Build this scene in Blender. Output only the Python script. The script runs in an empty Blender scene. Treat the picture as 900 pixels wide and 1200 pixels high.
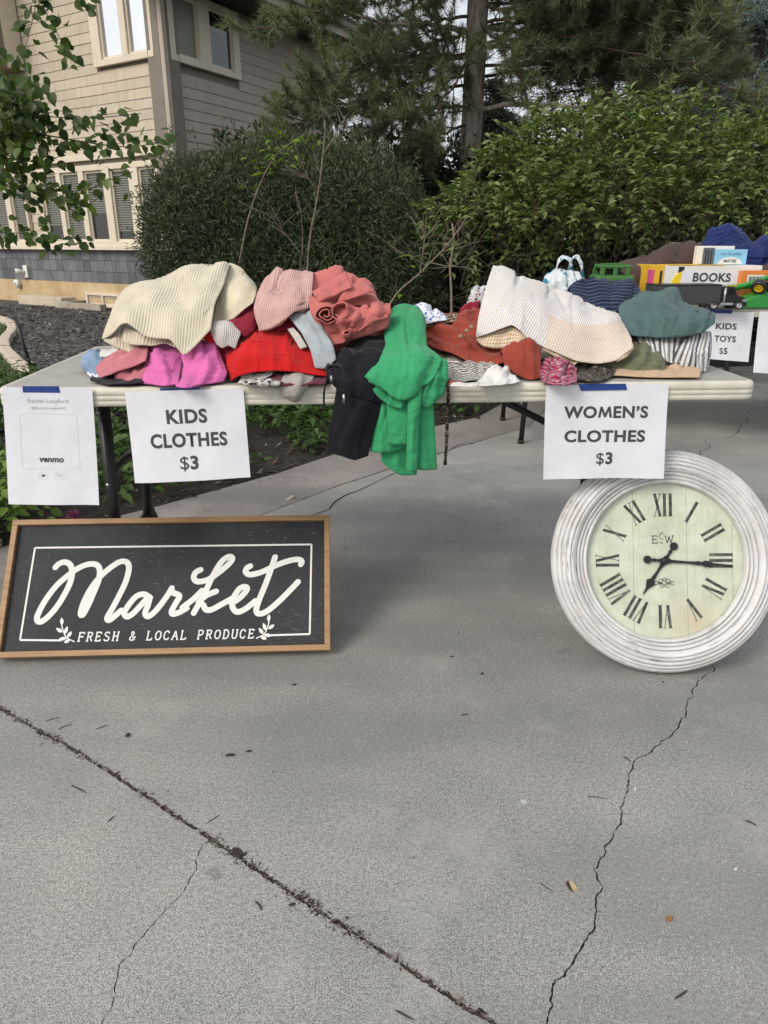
import bpy, bmesh, math, random
import numpy as np
from mathutils import Vector, Matrix

random.seed(7)
RNG = np.random.default_rng(7)
SC = bpy.context.scene
COL = SC.collection
PI = math.pi

# ---------------------------------------------------------------- camera
CAM_H, PITCH, FPX = 1.06, math.radians(20.45), 850.0     # metres, radians, focal length in photo pixels
cam_data = bpy.data.cameras.new('camera')
cam_data.sensor_fit = 'HORIZONTAL'
cam_data.sensor_width = 36.0
cam_data.lens = 36.0 * FPX / 900.0
cam_data.clip_start = 0.05
cam_data.clip_end = 500.0
cam = bpy.data.objects.new('camera', cam_data)
COL.objects.link(cam)
cam.location = (0, 0, CAM_H)
cam.rotation_euler = (math.radians(90) - PITCH, 0, 0)
SC.camera = cam

# ---------------------------------------------------------------- sky, sun, exposure
SUN_EL, SUN_AZ = math.radians(38), math.radians(-132)      # azimuth measured from +Y towards +X
world = bpy.data.worlds.new('World')
SC.world = world
world.use_nodes = True
wn = world.node_tree
wn.nodes.clear()
w_out = wn.nodes.new('ShaderNodeOutputWorld')
w_bg = wn.nodes.new('ShaderNodeBackground')
w_sky = wn.nodes.new('ShaderNodeTexSky')
w_sky.sky_type = 'NISHITA'
w_sky.sun_disc = False
w_sky.sun_elevation = SUN_EL
w_sky.sun_rotation = SUN_AZ
w_sky.air_density = 1.0
w_sky.dust_density = 4.0
w_sky.ozone_density = 0.6
w_mix = wn.nodes.new('ShaderNodeMixRGB')                    # thin high overcast: the blue is washed towards white
w_mix.inputs[0].default_value = 0.62
w_mix.inputs[2].default_value = (8.6, 8.7, 8.9, 1)
wn.links.new(w_sky.outputs[0], w_mix.inputs[1])
wn.links.new(w_mix.outputs[0], w_bg.inputs[0])
w_bg.inputs[1].default_value = 0.095
wn.links.new(w_bg.outputs[0], w_out.inputs[0])

sun_data = bpy.data.lights.new('sun', 'SUN')
sun_data.energy = 1.5
sun_data.angle = math.radians(24)
sun_data.color = (1.0, 0.95, 0.87)
sun = bpy.data.objects.new('sun', sun_data)
COL.objects.link(sun)
sd = Vector((math.sin(SUN_AZ) * math.cos(SUN_EL), math.cos(SUN_AZ) * math.cos(SUN_EL), math.sin(SUN_EL)))
sun.rotation_euler = sd.to_track_quat('Z', 'Y').to_euler()
sun.location = (0, 0, 30)

SC.view_settings.view_transform = 'Standard'
SC.view_settings.look = 'None'
SC.view_settings.exposure = 0.45
SC.view_settings.gamma = 1.0
SC.view_settings.use_curve_mapping = False
SC.render.engine = 'CYCLES'
SC.cycles.use_denoising = True
SC.cycles.max_bounces = 6
SC.cycles.diffuse_bounces = 3
SC.cycles.glossy_bounces = 3
SC.cycles.transmission_bounces = 4

# ---------------------------------------------------------------- measuring helpers
CP, SP = math.cos(PITCH), math.sin(PITCH)
CAMV = Vector((0, 0, CAM_H))

def ray(px, py):
    x, y = (px - 450.0) / FPX, (600.0 - py) / FPX
    return Vector((x, CP + y * SP, -SP + y * CP))

def at(px, py, Y):
    """World point seen at photo pixel (px, py) at distance Y in front of the photographer."""
    d = ray(px, py)
    return CAMV + d * (Y / d.y)

def gnd(px, py, z=0.0):
    d = ray(px, py)
    return CAMV + d * ((z - CAM_H) / d.z)

def onplane(px, py, p0, n):
    d = ray(px, py)
    return CAMV + d * ((p0 - CAMV).dot(n) / d.dot(n))

# ---------------------------------------------------------------- object helpers
def tag(o, label=None, cat=None, group=None, kind=None):
    if label: o['label'] = label
    if cat: o['category'] = cat
    if group: o['group'] = group
    if kind: o['kind'] = kind
    return o

def thing(name, label, cat, loc=(0, 0, 0), group=None, kind=None):
    o = bpy.data.objects.new(name, None)
    o.empty_display_size = 0.05
    COL.objects.link(o)
    o.location = loc
    return tag(o, label, cat, group, kind)

def attach(o, parent):
    """Children are built in world coordinates; keep them there."""
    o.parent = parent
    inv = Matrix.Identity(4)
    p = parent
    chain = []
    while p is not None:
        chain.append(p)
        p = p.parent
    m = Matrix.Identity(4)
    for q in reversed(chain):
        m = m @ q.matrix_parent_inverse @ q.matrix_basis
    o.matrix_parent_inverse = m.inverted()
    return o

def link(name, me, mat=None, parent=None, mw=None):
    o = bpy.data.objects.new(name, me)
    COL.objects.link(o)
    if mat is not None and not me.materials:
        me.materials.append(mat)
    if mw is not None:
        o.matrix_basis = mw
    if parent is not None:
        attach(o, parent)
    return o

def smooth(me, on=True):
    me.polygons.foreach_set('use_smooth', [on] * len(me.polygons))

def mesh(verts, faces, sm=False):
    me = bpy.data.meshes.new('m')
    me.from_pydata([tuple(v) for v in verts], [], faces)
    if sm: smooth(me)
    me.update()
    return me

def mobj(name, verts, faces, mat, parent=None, sm=False):
    return link(name, mesh(verts, faces, sm), mat, parent)

def bm_mesh(bm, sm=False):
    me = bpy.data.meshes.new('m')
    bm.normal_update()
    bm.to_mesh(me)
    bm.free()
    if sm: smooth(me)
    return me

def np_mesh(V, F, sm=False):
    """V (n,3) float, F (m,k) int: quick mesh of m faces with k corners."""
    V = np.asarray(V, dtype=np.float32); F = np.asarray(F, dtype=np.int32)
    me = bpy.data.meshes.new('m')
    n, (m, k) = len(V), F.shape
    me.vertices.add(n); me.vertices.foreach_set('co', V.ravel())
    me.loops.add(m * k); me.loops.foreach_set('vertex_index', F.ravel())
    me.polygons.add(m)
    me.polygons.foreach_set('loop_start', np.arange(0, m * k, k, dtype=np.int32))
    me.polygons.foreach_set('use_smooth', np.full(m, sm))
    me.update(calc_edges=True)
    me.validate()
    return me

def box_bm(bm, x0, x1, y0, y1, z0, z1, mw=None, bev=0.0):
    r = bmesh.ops.create_cube(bm, size=1.0)
    vs = r['verts']
    bmesh.ops.scale(bm, vec=(x1 - x0, y1 - y0, z1 - z0), verts=vs)
    bmesh.ops.translate(bm, vec=((x0 + x1) / 2, (y0 + y1) / 2, (z0 + z1) / 2), verts=vs)
    if bev:
        es = list({e for v in vs for e in v.link_edges})
        rr = bmesh.ops.bevel(bm, geom=es, offset=bev, segments=2, affect='EDGES', profile=0.6)
        vs = list({v for f in rr['faces'] for v in f.verts} | {v for v in vs if v.is_valid})
    if mw is not None:
        bmesh.ops.transform(bm, matrix=mw, verts=[v for v in vs if v.is_valid])
    return vs

def box(name, x0, x1, y0, y1, z0, z1, mat, parent=None, mw=None, bev=0.0):
    bm = bmesh.new()
    box_bm(bm, x0, x1, y0, y1, z0, z1, None, bev)
    if mw is not None:
        bm.transform(mw)
    return link(name, bm_mesh(bm), mat, parent)

def frame_matrix(o, x, y, z):
    m = Matrix.Identity(4)
    for i, a in enumerate((x, y, z)):
        m[0][i], m[1][i], m[2][i] = a[0], a[1], a[2]
    m[0][3], m[1][3], m[2][3] = o[0], o[1], o[2]
    return m

def catmull(pts, n, closed=False, tight=0.0):
    """n points along a Catmull-Rom curve through pts, even in chord length."""
    P = np.asarray([tuple(p) for p in pts], dtype=float)
    if len(P) == 2:
        t = np.linspace(0, 1, n)[:, None]
        return P[0] * (1 - t) + P[1] * t
    if closed:
        Q = np.vstack([P[-1], P, P[0], P[1]])
        segs = len(P)
    else:
        Q = np.vstack([2 * P[0] - P[1], P, 2 * P[-1] - P[-2]])
        segs = len(P) - 1
    fine = []
    for i in range(segs):
        p0, p1, p2, p3 = Q[i:i + 4]
        t = np.linspace(0, 1, 13)[:-1, None]
        cr_ = 0.5 * ((2 * p1) + (-p0 + p2) * t + (2 * p0 - 5 * p1 + 4 * p2 - p3) * t * t + (-p0 + 3 * p1 - 3 * p2 + p3) * t ** 3)
        fine.append(cr_ * (1 - tight) + (p1 * (1 - t) + p2 * t) * tight)
    fine = np.vstack(fine + [Q[segs + 1][None]])
    L = np.concatenate([[0], np.cumsum(np.linalg.norm(np.diff(fine, axis=0), axis=1))])
    s = np.linspace(0, L[-1], n)
    return np.stack([np.interp(s, L, fine[:, k]) for k in range(P.shape[1])], axis=1)

def tube_data(pts, radii, sides=8, cap=True):
    """Vertices and quads of a tube that follows pts with the given radii."""
    P = np.asarray([tuple(p) for p in pts], dtype=float)
    n = len(P)
    R = np.broadcast_to(np.asarray(radii, dtype=float), (n,))
    T = np.gradient(P, axis=0)
    T /= np.linalg.norm(T, axis=1)[:, None] + 1e-12
    ref = np.array([0, 0, 1.0]) if abs(T[0][2]) < 0.9 else np.array([1.0, 0, 0])
    V, F = [], []
    a = np.linspace(0, 2 * PI, sides, endpoint=False)
    u = np.cross(T[0], ref); u /= np.linalg.norm(u)
    for i in range(n):
        u = u - T[i] * np.dot(u, T[i]); u /= np.linalg.norm(u) + 1e-12
        w = np.cross(T[i], u)
        V.append(P[i] + R[i] * (np.cos(a)[:, None] * u + np.sin(a)[:, None] * w))
    V = np.vstack(V)
    for i in range(n - 1):
        for k in range(sides):
            k2 = (k + 1) % sides
            F.append((i * sides + k, i * sides + k2, (i + 1) * sides + k2, (i + 1) * sides + k))
    if cap:
        F.append(tuple(range(sides - 1, -1, -1)))
        F.append(tuple((n - 1) * sides + k for k in range(sides)))
    return V, F

def tube(name, pts, radii, mat, parent=None, sides=8, sm=True):
    V, F = tube_data(pts, radii, sides)
    return mobj(name, V, F, mat, parent, sm)

class Bag:
    """Collects several tubes or plates into the one mesh of one part."""
    def __init__(self): self.V, self.F, self.n = [], [], 0
    def add(self, V, F):
        self.V.extend([tuple(v) for v in V]); self.F.extend([tuple(i + self.n for i in f) for f in F]); self.n += len(V)
    def tube(self, pts, radii, sides=6): self.add(*tube_data(pts, radii, sides))
    def build(self, name, mat, parent=None, sm=True): return mobj(name, self.V, self.F, mat, parent, sm)

# ---------------------------------------------------------------- material helpers
def S(c):
    """photo (sRGB 0-255) to linear"""
    return tuple(((v / 255.0) / 12.92 if v <= 10.3 else (((v / 255.0) + 0.055) / 1.055) ** 2.4) for v in c) + (1.0,)

class NT:
    def __init__(self, name, rough=0.7):
        self.m = bpy.data.materials.new(name)
        self.m.use_nodes = True
        self.t = self.m.node_tree
        self.b = self.t.nodes['Principled BSDF']
        self.b.inputs['Roughness'].default_value = rough
    def n(self, kind, **kw):
        nd = self.t.nodes.new(kind)
        for k, v in kw.items():
            if k.startswith('i_'):
                key = k[2:]
                key = int(key) if key.isdigit() else key
                nd.inputs[key].default_value = v
            else:
                setattr(nd, k, v)
        return nd
    def l(self, a, b): self.t.links.new(a, b)
    def coord(self, which='Object'):
        return self.n('ShaderNodeTexCoord').outputs[which]
    def mapping(self, src, scale=(1, 1, 1), rot=(0, 0, 0), loc=(0, 0, 0)):
        mp = self.n('ShaderNodeMapping')
        mp.inputs['Scale'].default_value = scale; mp.inputs['Rotation'].default_value = rot; mp.inputs['Location'].default_value = loc
        self.l(src, mp.inputs['Vector'])
        return mp.outputs[0]
    def noise(self, src, scale, detail=3.0, rough=0.6, out='Fac'):
        nd = self.n('ShaderNodeTexNoise')
        nd.inputs['Scale'].default_value = scale; nd.inputs['Detail'].default_value = detail; nd.inputs['Roughness'].default_value = rough
        if src is not None: self.l(src, nd.inputs['Vector'])
        return nd.outputs[out]
    def ramp(self, src, stops, interp='LINEAR'):
        r = self.n('ShaderNodeValToRGB')
        r.color_ramp.interpolation = interp
        el = r.color_ramp.elements
        while len(el) < len(stops): el.new(0.5)
        for e, (p, c) in zip(el, stops):
            e.position = p
            e.color = c if len(c) == 4 else tuple(c) + (1,)
        self.l(src, r.inputs[0])
        return r.outputs[0]
    def mix(self, fac, a, b, mode='MIX'):
        m = self.n('ShaderNodeMixRGB', blend_type=mode)
        for s, v in ((0, fac), (1, a), (2, b)):
            if hasattr(v, 'is_linked') or hasattr(v, 'links'): self.l(v, m.inputs[s])
            else: m.inputs[s].default_value = v
        return m.outputs[0]
    def math(self, op, a, b=None, clamp=False):
        m = self.n('ShaderNodeMath', operation=op, use_clamp=clamp)
        for s, v in ((0, a), (1, b)):
            if v is None: continue
            if hasattr(v, 'links'): self.l(v, m.inputs[s])
            else: m.inputs[s].default_value = v
        return m.outputs[0]
    def color(self, v):
        if hasattr(v, 'links'): self.l(v, self.b.inputs['Base Color'])
        else: self.b.inputs['Base Color'].default_value = v
    def bump(self, h, strength=0.3, dist=0.002, prev=None):
        b = self.n('ShaderNodeBump')
        b.inputs['Strength'].default_value = strength; b.inputs['Distance'].default_value = dist
        self.l(h, b.inputs['Height'])
        if prev is not None: self.l(prev, b.inputs['Normal'])
        self.l(b.outputs[0], self.b.inputs['Normal'])
        return b.outputs[0]
    def sep(self, src):
        s = self.n('ShaderNodeSeparateXYZ'); self.l(src, s.inputs[0]); return s.outputs

def plain(name, c, rough=0.6, var=0.12, scale=30.0, bump=0.0, metal=0.0, coord='Object'):
    """A colour with mottled variation and a little relief."""
    m = NT(name, rough)
    co = m.coord(coord)
    n1 = m.noise(co, scale, 4)
    dark = tuple(v * (1 - var) for v in c[:3]) + (1,)
    lite = tuple(min(1, v * (1 + var)) for v in c[:3]) + (1,)
    m.color(m.ramp(n1, [(0.3, dark), (0.7, lite)]))
    m.b.inputs['Metallic'].default_value = metal
    if bump: m.bump(m.noise(co, scale * 4, 3), 0.5, bump)
    return m.m
# ================================================================ GROUND
def m_concrete(name, base, warm, seed):
    m = NT(name, 0.88)
    co = m.mapping(m.coord('Object'), loc=(seed, seed * 0.7, 0))
    big = m.noise(co, 1.3, 3, 0.6)
    mid = m.noise(co, 9.0, 3, 0.65)
    fine = m.noise(co, 420.0, 1, 0.7)
    grit = m.noise(co, 130.0, 1, 0.7)
    c1 = m.ramp(big, [(0.3, tuple(v * 0.72 for v in base[:3])), (0.5, base), (0.70, tuple(v * 1.18 for v in warm[:3]))])
    c2 = m.mix(m.ramp(mid, [(0.35, (0, 0, 0)), (0.7, (0.55, 0.55, 0.55))]), c1, warm)
    sp = m.ramp(fine, [(0.34, (0.36, 0.36, 0.35)), (0.5, (1, 1, 1)), (0.66, (1.55, 1.54, 1.50))])
    c3 = m.mix(0.9, c2, sp, 'MULTIPLY')
    c3 = m.mix(0.55, c3, m.ramp(grit, [(0.34, (0.62, 0.61, 0.60)), (0.52, (1, 1, 1)), (0.7, (1.2, 1.2, 1.18))]), 'MULTIPLY')
    # old drips and spots
    vo = m.n('ShaderNodeTexVoronoi'); vo.inputs['Scale'].default_value = 5.2
    wob = m.mix(0.06, co, m.noise(co, 22.0, 3, 0.6, 'Color'))
    m.l(wob, vo.inputs['Vector'])
    vsize = m.n('ShaderNodeTexVoronoi'); vsize.inputs['Scale'].default_value = 5.2
    m.l(wob, vsize.inputs['Vector'])
    rad = m.math('MULTIPLY', m.sep(vsize.outputs['Color'])[0], 0.10)
    spot = m.math('LESS_THAN', vo.outputs['Distance'], rad)
    spot = m.math('MULTIPLY', spot, m.ramp(grit, [(0.3, (0.1, 0.1, 0.1)), (0.7, (0.8, 0.8, 0.8))]))
    c4 = m.mix(spot, c3, tuple(v * 0.48 for v in base[:3]) + (1,))
    st = m.ramp(m.noise(m.mapping(co, (0.5, 1.6, 1), (0, 0, 0.6)), 1.1, 3, 0.65), [(0.46, (0, 0, 0)), (0.68, (0.85, 0.85, 0.85))])
    c4 = m.mix(st, c4, tuple(v * 0.66 for v in base[:3]) + (1,))
    wp = m.ramp(m.noise(m.mapping(co, (1, 1, 1), (0, 0, 0), (7, 3, 0)), 2.6, 4, 0.7), [(0.55, (0, 0, 0)), (0.72, (0.55, 0.55, 0.55))])
    c4 = m.mix(wp, c4, tuple(min(1, v * 1.32) for v in warm[:3]) + (1,))
    ag = m.n('ShaderNodeTexVoronoi'); ag.inputs['Scale'].default_value = 210.0; m.l(co, ag.inputs['Vector'])
    agc = m.sep(ag.outputs['Color'])
    agf = m.math('MULTIPLY', m.math('LESS_THAN', ag.outputs['Distance'], 0.42), m.math('GREATER_THAN', agc[0], 0.72))
    c4 = m.mix(m.math('MULTIPLY', agf, 0.5), c4, m.ramp(agc[1], [(0.0, (0.09, 0.085, 0.08)), (0.5, (0.22, 0.20, 0.18)), (1.0, (0.50, 0.49, 0.46))]))
    m.color(c4)
    b1 = m.bump(fine, 0.35, 0.0016)
    m.bump(grit, 0.35, 0.0022, b1)
    return m.m

M_DRIVE = m_concrete('driveway_concrete', (0.272, 0.270, 0.254, 1), (0.304, 0.296, 0.273, 1), 3.1)
M_WALKC = m_concrete('walk_concrete', (0.225, 0.205, 0.192, 1), (0.26, 0.235, 0.215, 1), 8.4)

def m_soil():
    m = NT('dark_soil', 0.95)
    co = m.coord('Object')
    n = m.noise(co, 26.0, 6, 0.7)
    m.color(m.ramp(n, [(0.3, (0.012, 0.010, 0.008)), (0.55, (0.035, 0.027, 0.021)), (0.75, (0.085, 0.064, 0.048))]))
    m.bump(m.noise(co, 60, 5, 0.7), 0.9, 0.02)
    return m.m
M_SOIL = m_soil()

# one sheet to the horizon, under everything
def ground_sheet():
    m = NT('ground_earth', 0.95)
    co = m.coord('Object')
    m.color(m.ramp(m.noise(co, 3.0, 6, 0.7), [(0.3, (0.030, 0.028, 0.018)), (0.7, (0.075, 0.066, 0.045))]))
    m.bump(m.noise(co, 20, 5), 0.7, 0.03)
    me = mesh([(-300, -300, -0.075), (300, -300, -0.075), (300, 300, -0.075), (-300, 300, -0.075)], [(0, 1, 2, 3)])
    tag(link('ground', me, m.m), kind='structure')
ground_sheet()

# ---- polygons of the driveway, split along its joints and cracks
def jag(pts, depth, amp):
    """fractal midpoint displacement of a ground polyline"""
    P = [Vector((p[0], p[1])) for p in pts]
    for k in range(depth):
        Q = []
        for a, b in zip(P, P[1:]):
            d = b - a
            n = Vector((-d.y, d.x))
            Q += [a, (a + b) / 2 + n * random.gauss(0, amp)]
        P = Q + [P[-1]]
    return P

def seg_x(a, b, c, d):
    r, s = b - a, d - c
    den = r.x * s.y - r.y * s.x
    if abs(den) < 1e-12: return None
    t = ((c - a).x * s.y - (c - a).y * s.x) / den
    u = ((c - a).x * r.y - (c - a).y * r.x) / den
    return (t, u) if 0 <= t <= 1 and 0 <= u <= 1 else None

def offset_line(L, w):
    out = []
    for i, p in enumerate(L):
        a, b = L[max(0, i - 1)], L[min(len(L) - 1, i + 1)]
        d = (b - a).normalized()
        out.append(p + Vector((-d.y, d.x)) * w[i])
    return out

def split_poly(poly, line, gap, var=0.6):
    """Cut a ground polygon in two along a polyline that crosses it; the cut has a width."""
    n = len(line)
    wl = [gap * 0.5 * (1 + random.uniform(-var, var)) for _ in range(n)]
    wr = [-gap * 0.5 * (1 + random.uniform(-var, var)) for _ in range(n)]
    res = []
    for side, w in ((0, wl), (1, wr)):
        L = offset_line(line, w)
        hits = []
        for i in range(len(L) - 1):
            for j in range(len(poly)):
                h = seg_x(L[i], L[i + 1], poly[j], poly[(j + 1) % len(poly)])
                if h: hits.append((i + h[0], j + h[1]))
        hits.sort()
        if len(hits) < 2: return None
        (t0, u0), (t1, u1) = hits[0], hits[-1]
        def pl(t): i = min(int(t), len(L) - 2); return L[i].lerp(L[i + 1], t - i)
        mid = [pl(t0)] + [L[k] for k in range(int(t0) + 1, int(t1) + 1)] + [pl(t1)]
        m = len(poly)
        def walk(ua, ub):
            out, k = [], int(ua) + 1
            end = int(ub)
            if int(ua) == end and ub > ua: return []
            while True:
                out.append(poly[k % m])
                if k % m == end % m: break
                k += 1
            return out
        res.append(mid + walk(u1, u0) if side == 0 else list(reversed(mid)) + walk(u0, u1))
    return res

def area(p): return 0.5 * sum(a.x * b.y - b.x * a.y for a, b in zip(p, p[1:] + p[:1]))
def inside(p, q):
    c = False
    for a, b in zip(p, p[1:] + p[:1]):
        if (a.y > q.y) != (b.y > q.y) and q.x < (b.x - a.x) * (q.y - a.y) / (b.y - a.y) + a.x: c = not c
    return c

def g2(px, py): v = gnd(px, py); return Vector((v.x, v.y))
def ext(L, a, b):
    L = list(L)
    return [L[0] + (L[0] - L[1]).normalized() * a] + L + [L[-1] + (L[-1] - L[-2]).normalized() * b]

# joints (the straight ones) and cracks (the ragged ones), measured on the ground
J1 = ext([g2(0, 830), g2(130, 905), g2(290, 1012), g2(440, 1110), g2(580, 1200)], 6, 16)
J1d = jag([g2(0, 830), g2(580, 1200)], 1, 0)
dJ = (J1[-1] - J1[0]).normalized()
J1f = [J1[0]] + jag(J1[1:-1], 5, 0.010) + [J1[-1]]
J3a = g2(524, 534)
J3 = [J3a - dJ * 0.0, J3a + dJ * 26]
EDGE = [g2(300, 606), g2(400, 568), g2(524, 528), g2(620, 500)]         # between the walk and the driveway
EDGE = ext(EDGE, 16, 6)
BED = [g2(-60, 658), g2(110, 612), g2(190, 592), g2(266, 571), g2(327, 554), g2(390, 533), g2(470, 508), g2(560, 489)]   # edge of the planting bed
BEDL = ext(BED, 9, 0) + [Vector((1.4, 6.1)), Vector((6, 7.4)), Vector((16, 10))]

side_n = Vector((-dJ.y, dJ.x))
big = [Vector((-12, -4)), Vector((16, -4)), Vector((16, 9.4))]
paved = [p for p in reversed(BEDL)]
# clip the bed line to the big box by hand: start at right, go along the bed edge to the left
outer = [Vector((-9, -4.5)), Vector((16, -4.5))] + paved
walk_drive = split_poly(outer, EDGE[:-1] + [Vector((2.2, 7.6)), Vector((4.4, 12))], 0.006, 0.4)
def centroid(p): s = Vector((0, 0)); [s.__iadd__(q) for q in p]; return s / len(p)
pieces = []
for p in walk_drive:
    if inside(p, g2(450, 700)): drive = p
    else: pieces.append((p, M_WALKC, 0.0))
lo_hi = split_poly(drive, J1f, 0.0075, 0.45)
near = [p for p in lo_hi if inside(p, g2(150, 1150))][0]
far = [p for p in lo_hi if p is not near][0]
far2 = split_poly(far, [J3a - dJ * 0.7] + J3, 0.007, 0.3)
mid = [p for p in far2 if inside(p, g2(450, 700))][0]
back = [p for p in far2 if p is not mid][0]
C2 = jag([g2(262, 970), g2(237, 990), g2(222, 1030), g2(180, 1082), g2(140, 1130), g2(118, 1205)], 4, 0.075)
C2 = ext(C2, 0.25, 9)
C1 = jag([g2(850, 740), g2(838, 785), g2(806, 820), g2(776, 868), g2(742, 895), g2(733, 930), g2(728, 965), g2(708, 1003), g2(707, 1040), g2(698, 1085), g2(664, 1138), g2(645, 1170), g2(641, 1200)], 4, 0.085)
C1u = jag([g2(872, 604), g2(862, 660), g2(850, 740)], 4, 0.1)
C1 = ext(C1u[:-1] + C1, 1.5, 9)
C3 = jag([g2(800, 600), g2(812, 545), g2(830, 520), g2(868, 500), g2(888, 478), g2(900, 462)], 4, 0.12)
C3 = ext(C3, 1.6, 30)
C4 = jag([g2(320, 622), g2(344, 612), g2(460, 556), g2(520, 531), g2(548, 518)], 3, 0.05)
def put(poly, line, gap, mat, dz=0.0):
    r = split_poly(poly, line, gap, 0.75)
    for q in (r or [poly]): pieces.append((q, mat, dz))
put(near, C2, 0.0017, M_DRIVE)
put(mid, C1, 0.0030, M_DRIVE)
put(back, C3, 0.005, M_DRIVE)

driveway = thing('driveway', 'grey concrete driveway with cracks and joints under the tables', 'driveway', (0, 2, 0), kind='structure')
for poly, mat, dz in pieces:
    if area(poly) < 0: poly = list(reversed(poly))
    bm = bmesh.new()
    vs = [bm.verts.new((p.x, p.y, dz)) for p in poly]
    f = bm.faces.new(vs)
    r = bmesh.ops.extrude_face_region(bm, geom=[f])
    down = [g for g in r['geom'] if isinstance(g, bmesh.types.BMVert)]
    bmesh.ops.translate(bm, vec=(0, 0, -0.06), verts=down)
    bmesh.ops.recalc_face_normals(bm, faces=bm.faces[:])
    bmesh.ops.triangulate(bm, faces=bm.faces[:])
    link('slab', bm_mesh(bm), mat, driveway)

# hair crack beside the joint in the walk
def crack_fill():
    m = plain('crack_dirt', (0.028, 0.024, 0.021, 1), 0.95, 0.4, 60)
    V, F = [], []
    for i, p in enumerate(C4):
        a, b = C4[max(0, i - 1)], C4[min(len(C4) - 1, i + 1)]
        d = (b - a).normalized(); n = Vector((-d.y, d.x)) * random.uniform(0.001, 0.0035)
        V += [(p.x + n.x, p.y + n.y, 0.003), (p.x - n.x, p.y - n.y, 0.003)]
        if i: F.append((2 * i - 2, 2 * i - 1, 2 * i + 1, 2 * i))
    return V, F, m
V_, F_, M_CRACK = crack_fill()
mobj('tar_seam', V_, F_, M_CRACK, driveway)

# crumbled bark and grit packed in the joints
def flakes(name, spots, size, mats_c, parent, zmax=0.006, flat=0.6):
    n = len(spots)
    base = np.array([[-1, -.4, 0], [0.2, -.6, .12], [1, 0, 0], [.1, .5, .1], [0, 0, -.3]])
    tri = np.array([[0, 1, 3], [1, 2, 3], [0, 4, 1], [1, 4, 2], [2, 4, 3], [3, 4, 0]])
    ang = RNG.uniform(0, 2 * PI, n); tilt = RNG.normal(0, flat, n)
    ln = size * RNG.lognormal(0, 0.5, n); wd = ln * RNG.uniform(0.25, 0.7, n)
    c, s = np.cos(ang), np.sin(ang)
    V = np.zeros((n, 5, 3))
    bx, by, bz = base[:, 0][None] * ln[:, None], base[:, 1][None] * wd[:, None], base[:, 2][None] * wd[:, None]
    bz = bz + bx * np.sin(tilt)[:, None] * 0.5
    V[..., 0] = bx * c[:, None] - by * s[:, None] + spots[:, 0][:, None]
    V[..., 1] = bx * s[:, None] + by * c[:, None] + spots[:, 1][:, None]
    V[..., 2] = bz + spots[:, 2][:, None]
    F = (tri[None] + (np.arange(n) * 5)[:, None, None]).reshape(-1, 3)
    m = NT(name, 0.9)
    g = m.n('ShaderNodeNewGeometry')
    m.color(m.ramp(g.outputs['Random Per Island'], mats_c))
    o = link(name, np_mesh(V.reshape(-1, 3), F), m.m, parent)
    return o

def along(P, n, spread, zlo, zhi):
    P = np.array([(p.x, p.y) for p in P])
    L = np.concatenate([[0], np.cumsum(np.linalg.norm(np.diff(P, axis=0), axis=1))])
    s = RNG.uniform(0, L[-1], n)
    x = np.interp(s, L, P[:, 0]); y = np.interp(s, L, P[:, 1])
    dens = 0.6 + 0.5 * np.sin(s * 17 + 1) * np.sin(s * 41 + 2) + 0.35 * np.sin(s * 7)
    off = RNG.normal(0, 1, n) * spread * np.clip(dens, 0.25, 1.3)
    keep = RNG.uniform(0, 1, n) < np.clip(dens, 0.35, 1)
    x, y = x + off * side_n.x, y + off * side_n.y
    z = RNG.uniform(zlo, zhi, n) * np.clip(dens, 0.3, 1)
    return np.stack([x, y, z], 1)[keep]
BARKC = [(0.0, (0.012, 0.008, 0.007, 1)), (0.4, (0.045, 0.025, 0.019, 1)), (0.70, (0.10, 0.062, 0.048, 1)), (0.88, (0.30, 0.27, 0.24, 1))]
jl = [g2(-60, 795), g2(0, 830), g2(130, 905), g2(290, 1012), g2(440, 1110), g2(580, 1200), g2(700, 1278)]
d1 = along(jl, 12000, 0.0078, -0.008, 0.002)
o = flakes('joint_debris', d1, 0.0028, BARKC, driveway, flat=0.7); o['kind'] = 'stuff'
d2 = along([g2(180, 645), g2(300, 606), g2(400, 568), g2(524, 528), g2(620, 500)], 2500, 0.004, -0.008, 0.003)
o = flakes('seam_debris', d2, 0.004, BARKC, driveway, flat=0.6); o['kind'] = 'stuff'
d3 = along([p for p in C1[6:]][:400], 1400, 0.0022, -0.006, -0.001)
o = flakes('crack_debris', d3, 0.0016, BARKC, driveway, flat=0.6); o['kind'] = 'stuff'
# ================================================================ FRONT FOLDING TABLE
TZ = 0.737
def table_pt(px, py):                              # point on the table-top level
    return gnd(px, py, TZ)
T_L, T_R = table_pt(-8, 455.5), table_pt(891, 447)
T_X = (T_R - T_L).normalized()
T_LEN = (T_R - T_L).length
T_Y = Vector((-T_X.y, T_X.x, 0))
T_DEP = 0.76
T_M = frame_matrix(Vector((T_L.x, T_L.y, 0)), T_X, T_Y, Vector((0, 0, 1)))

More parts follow.
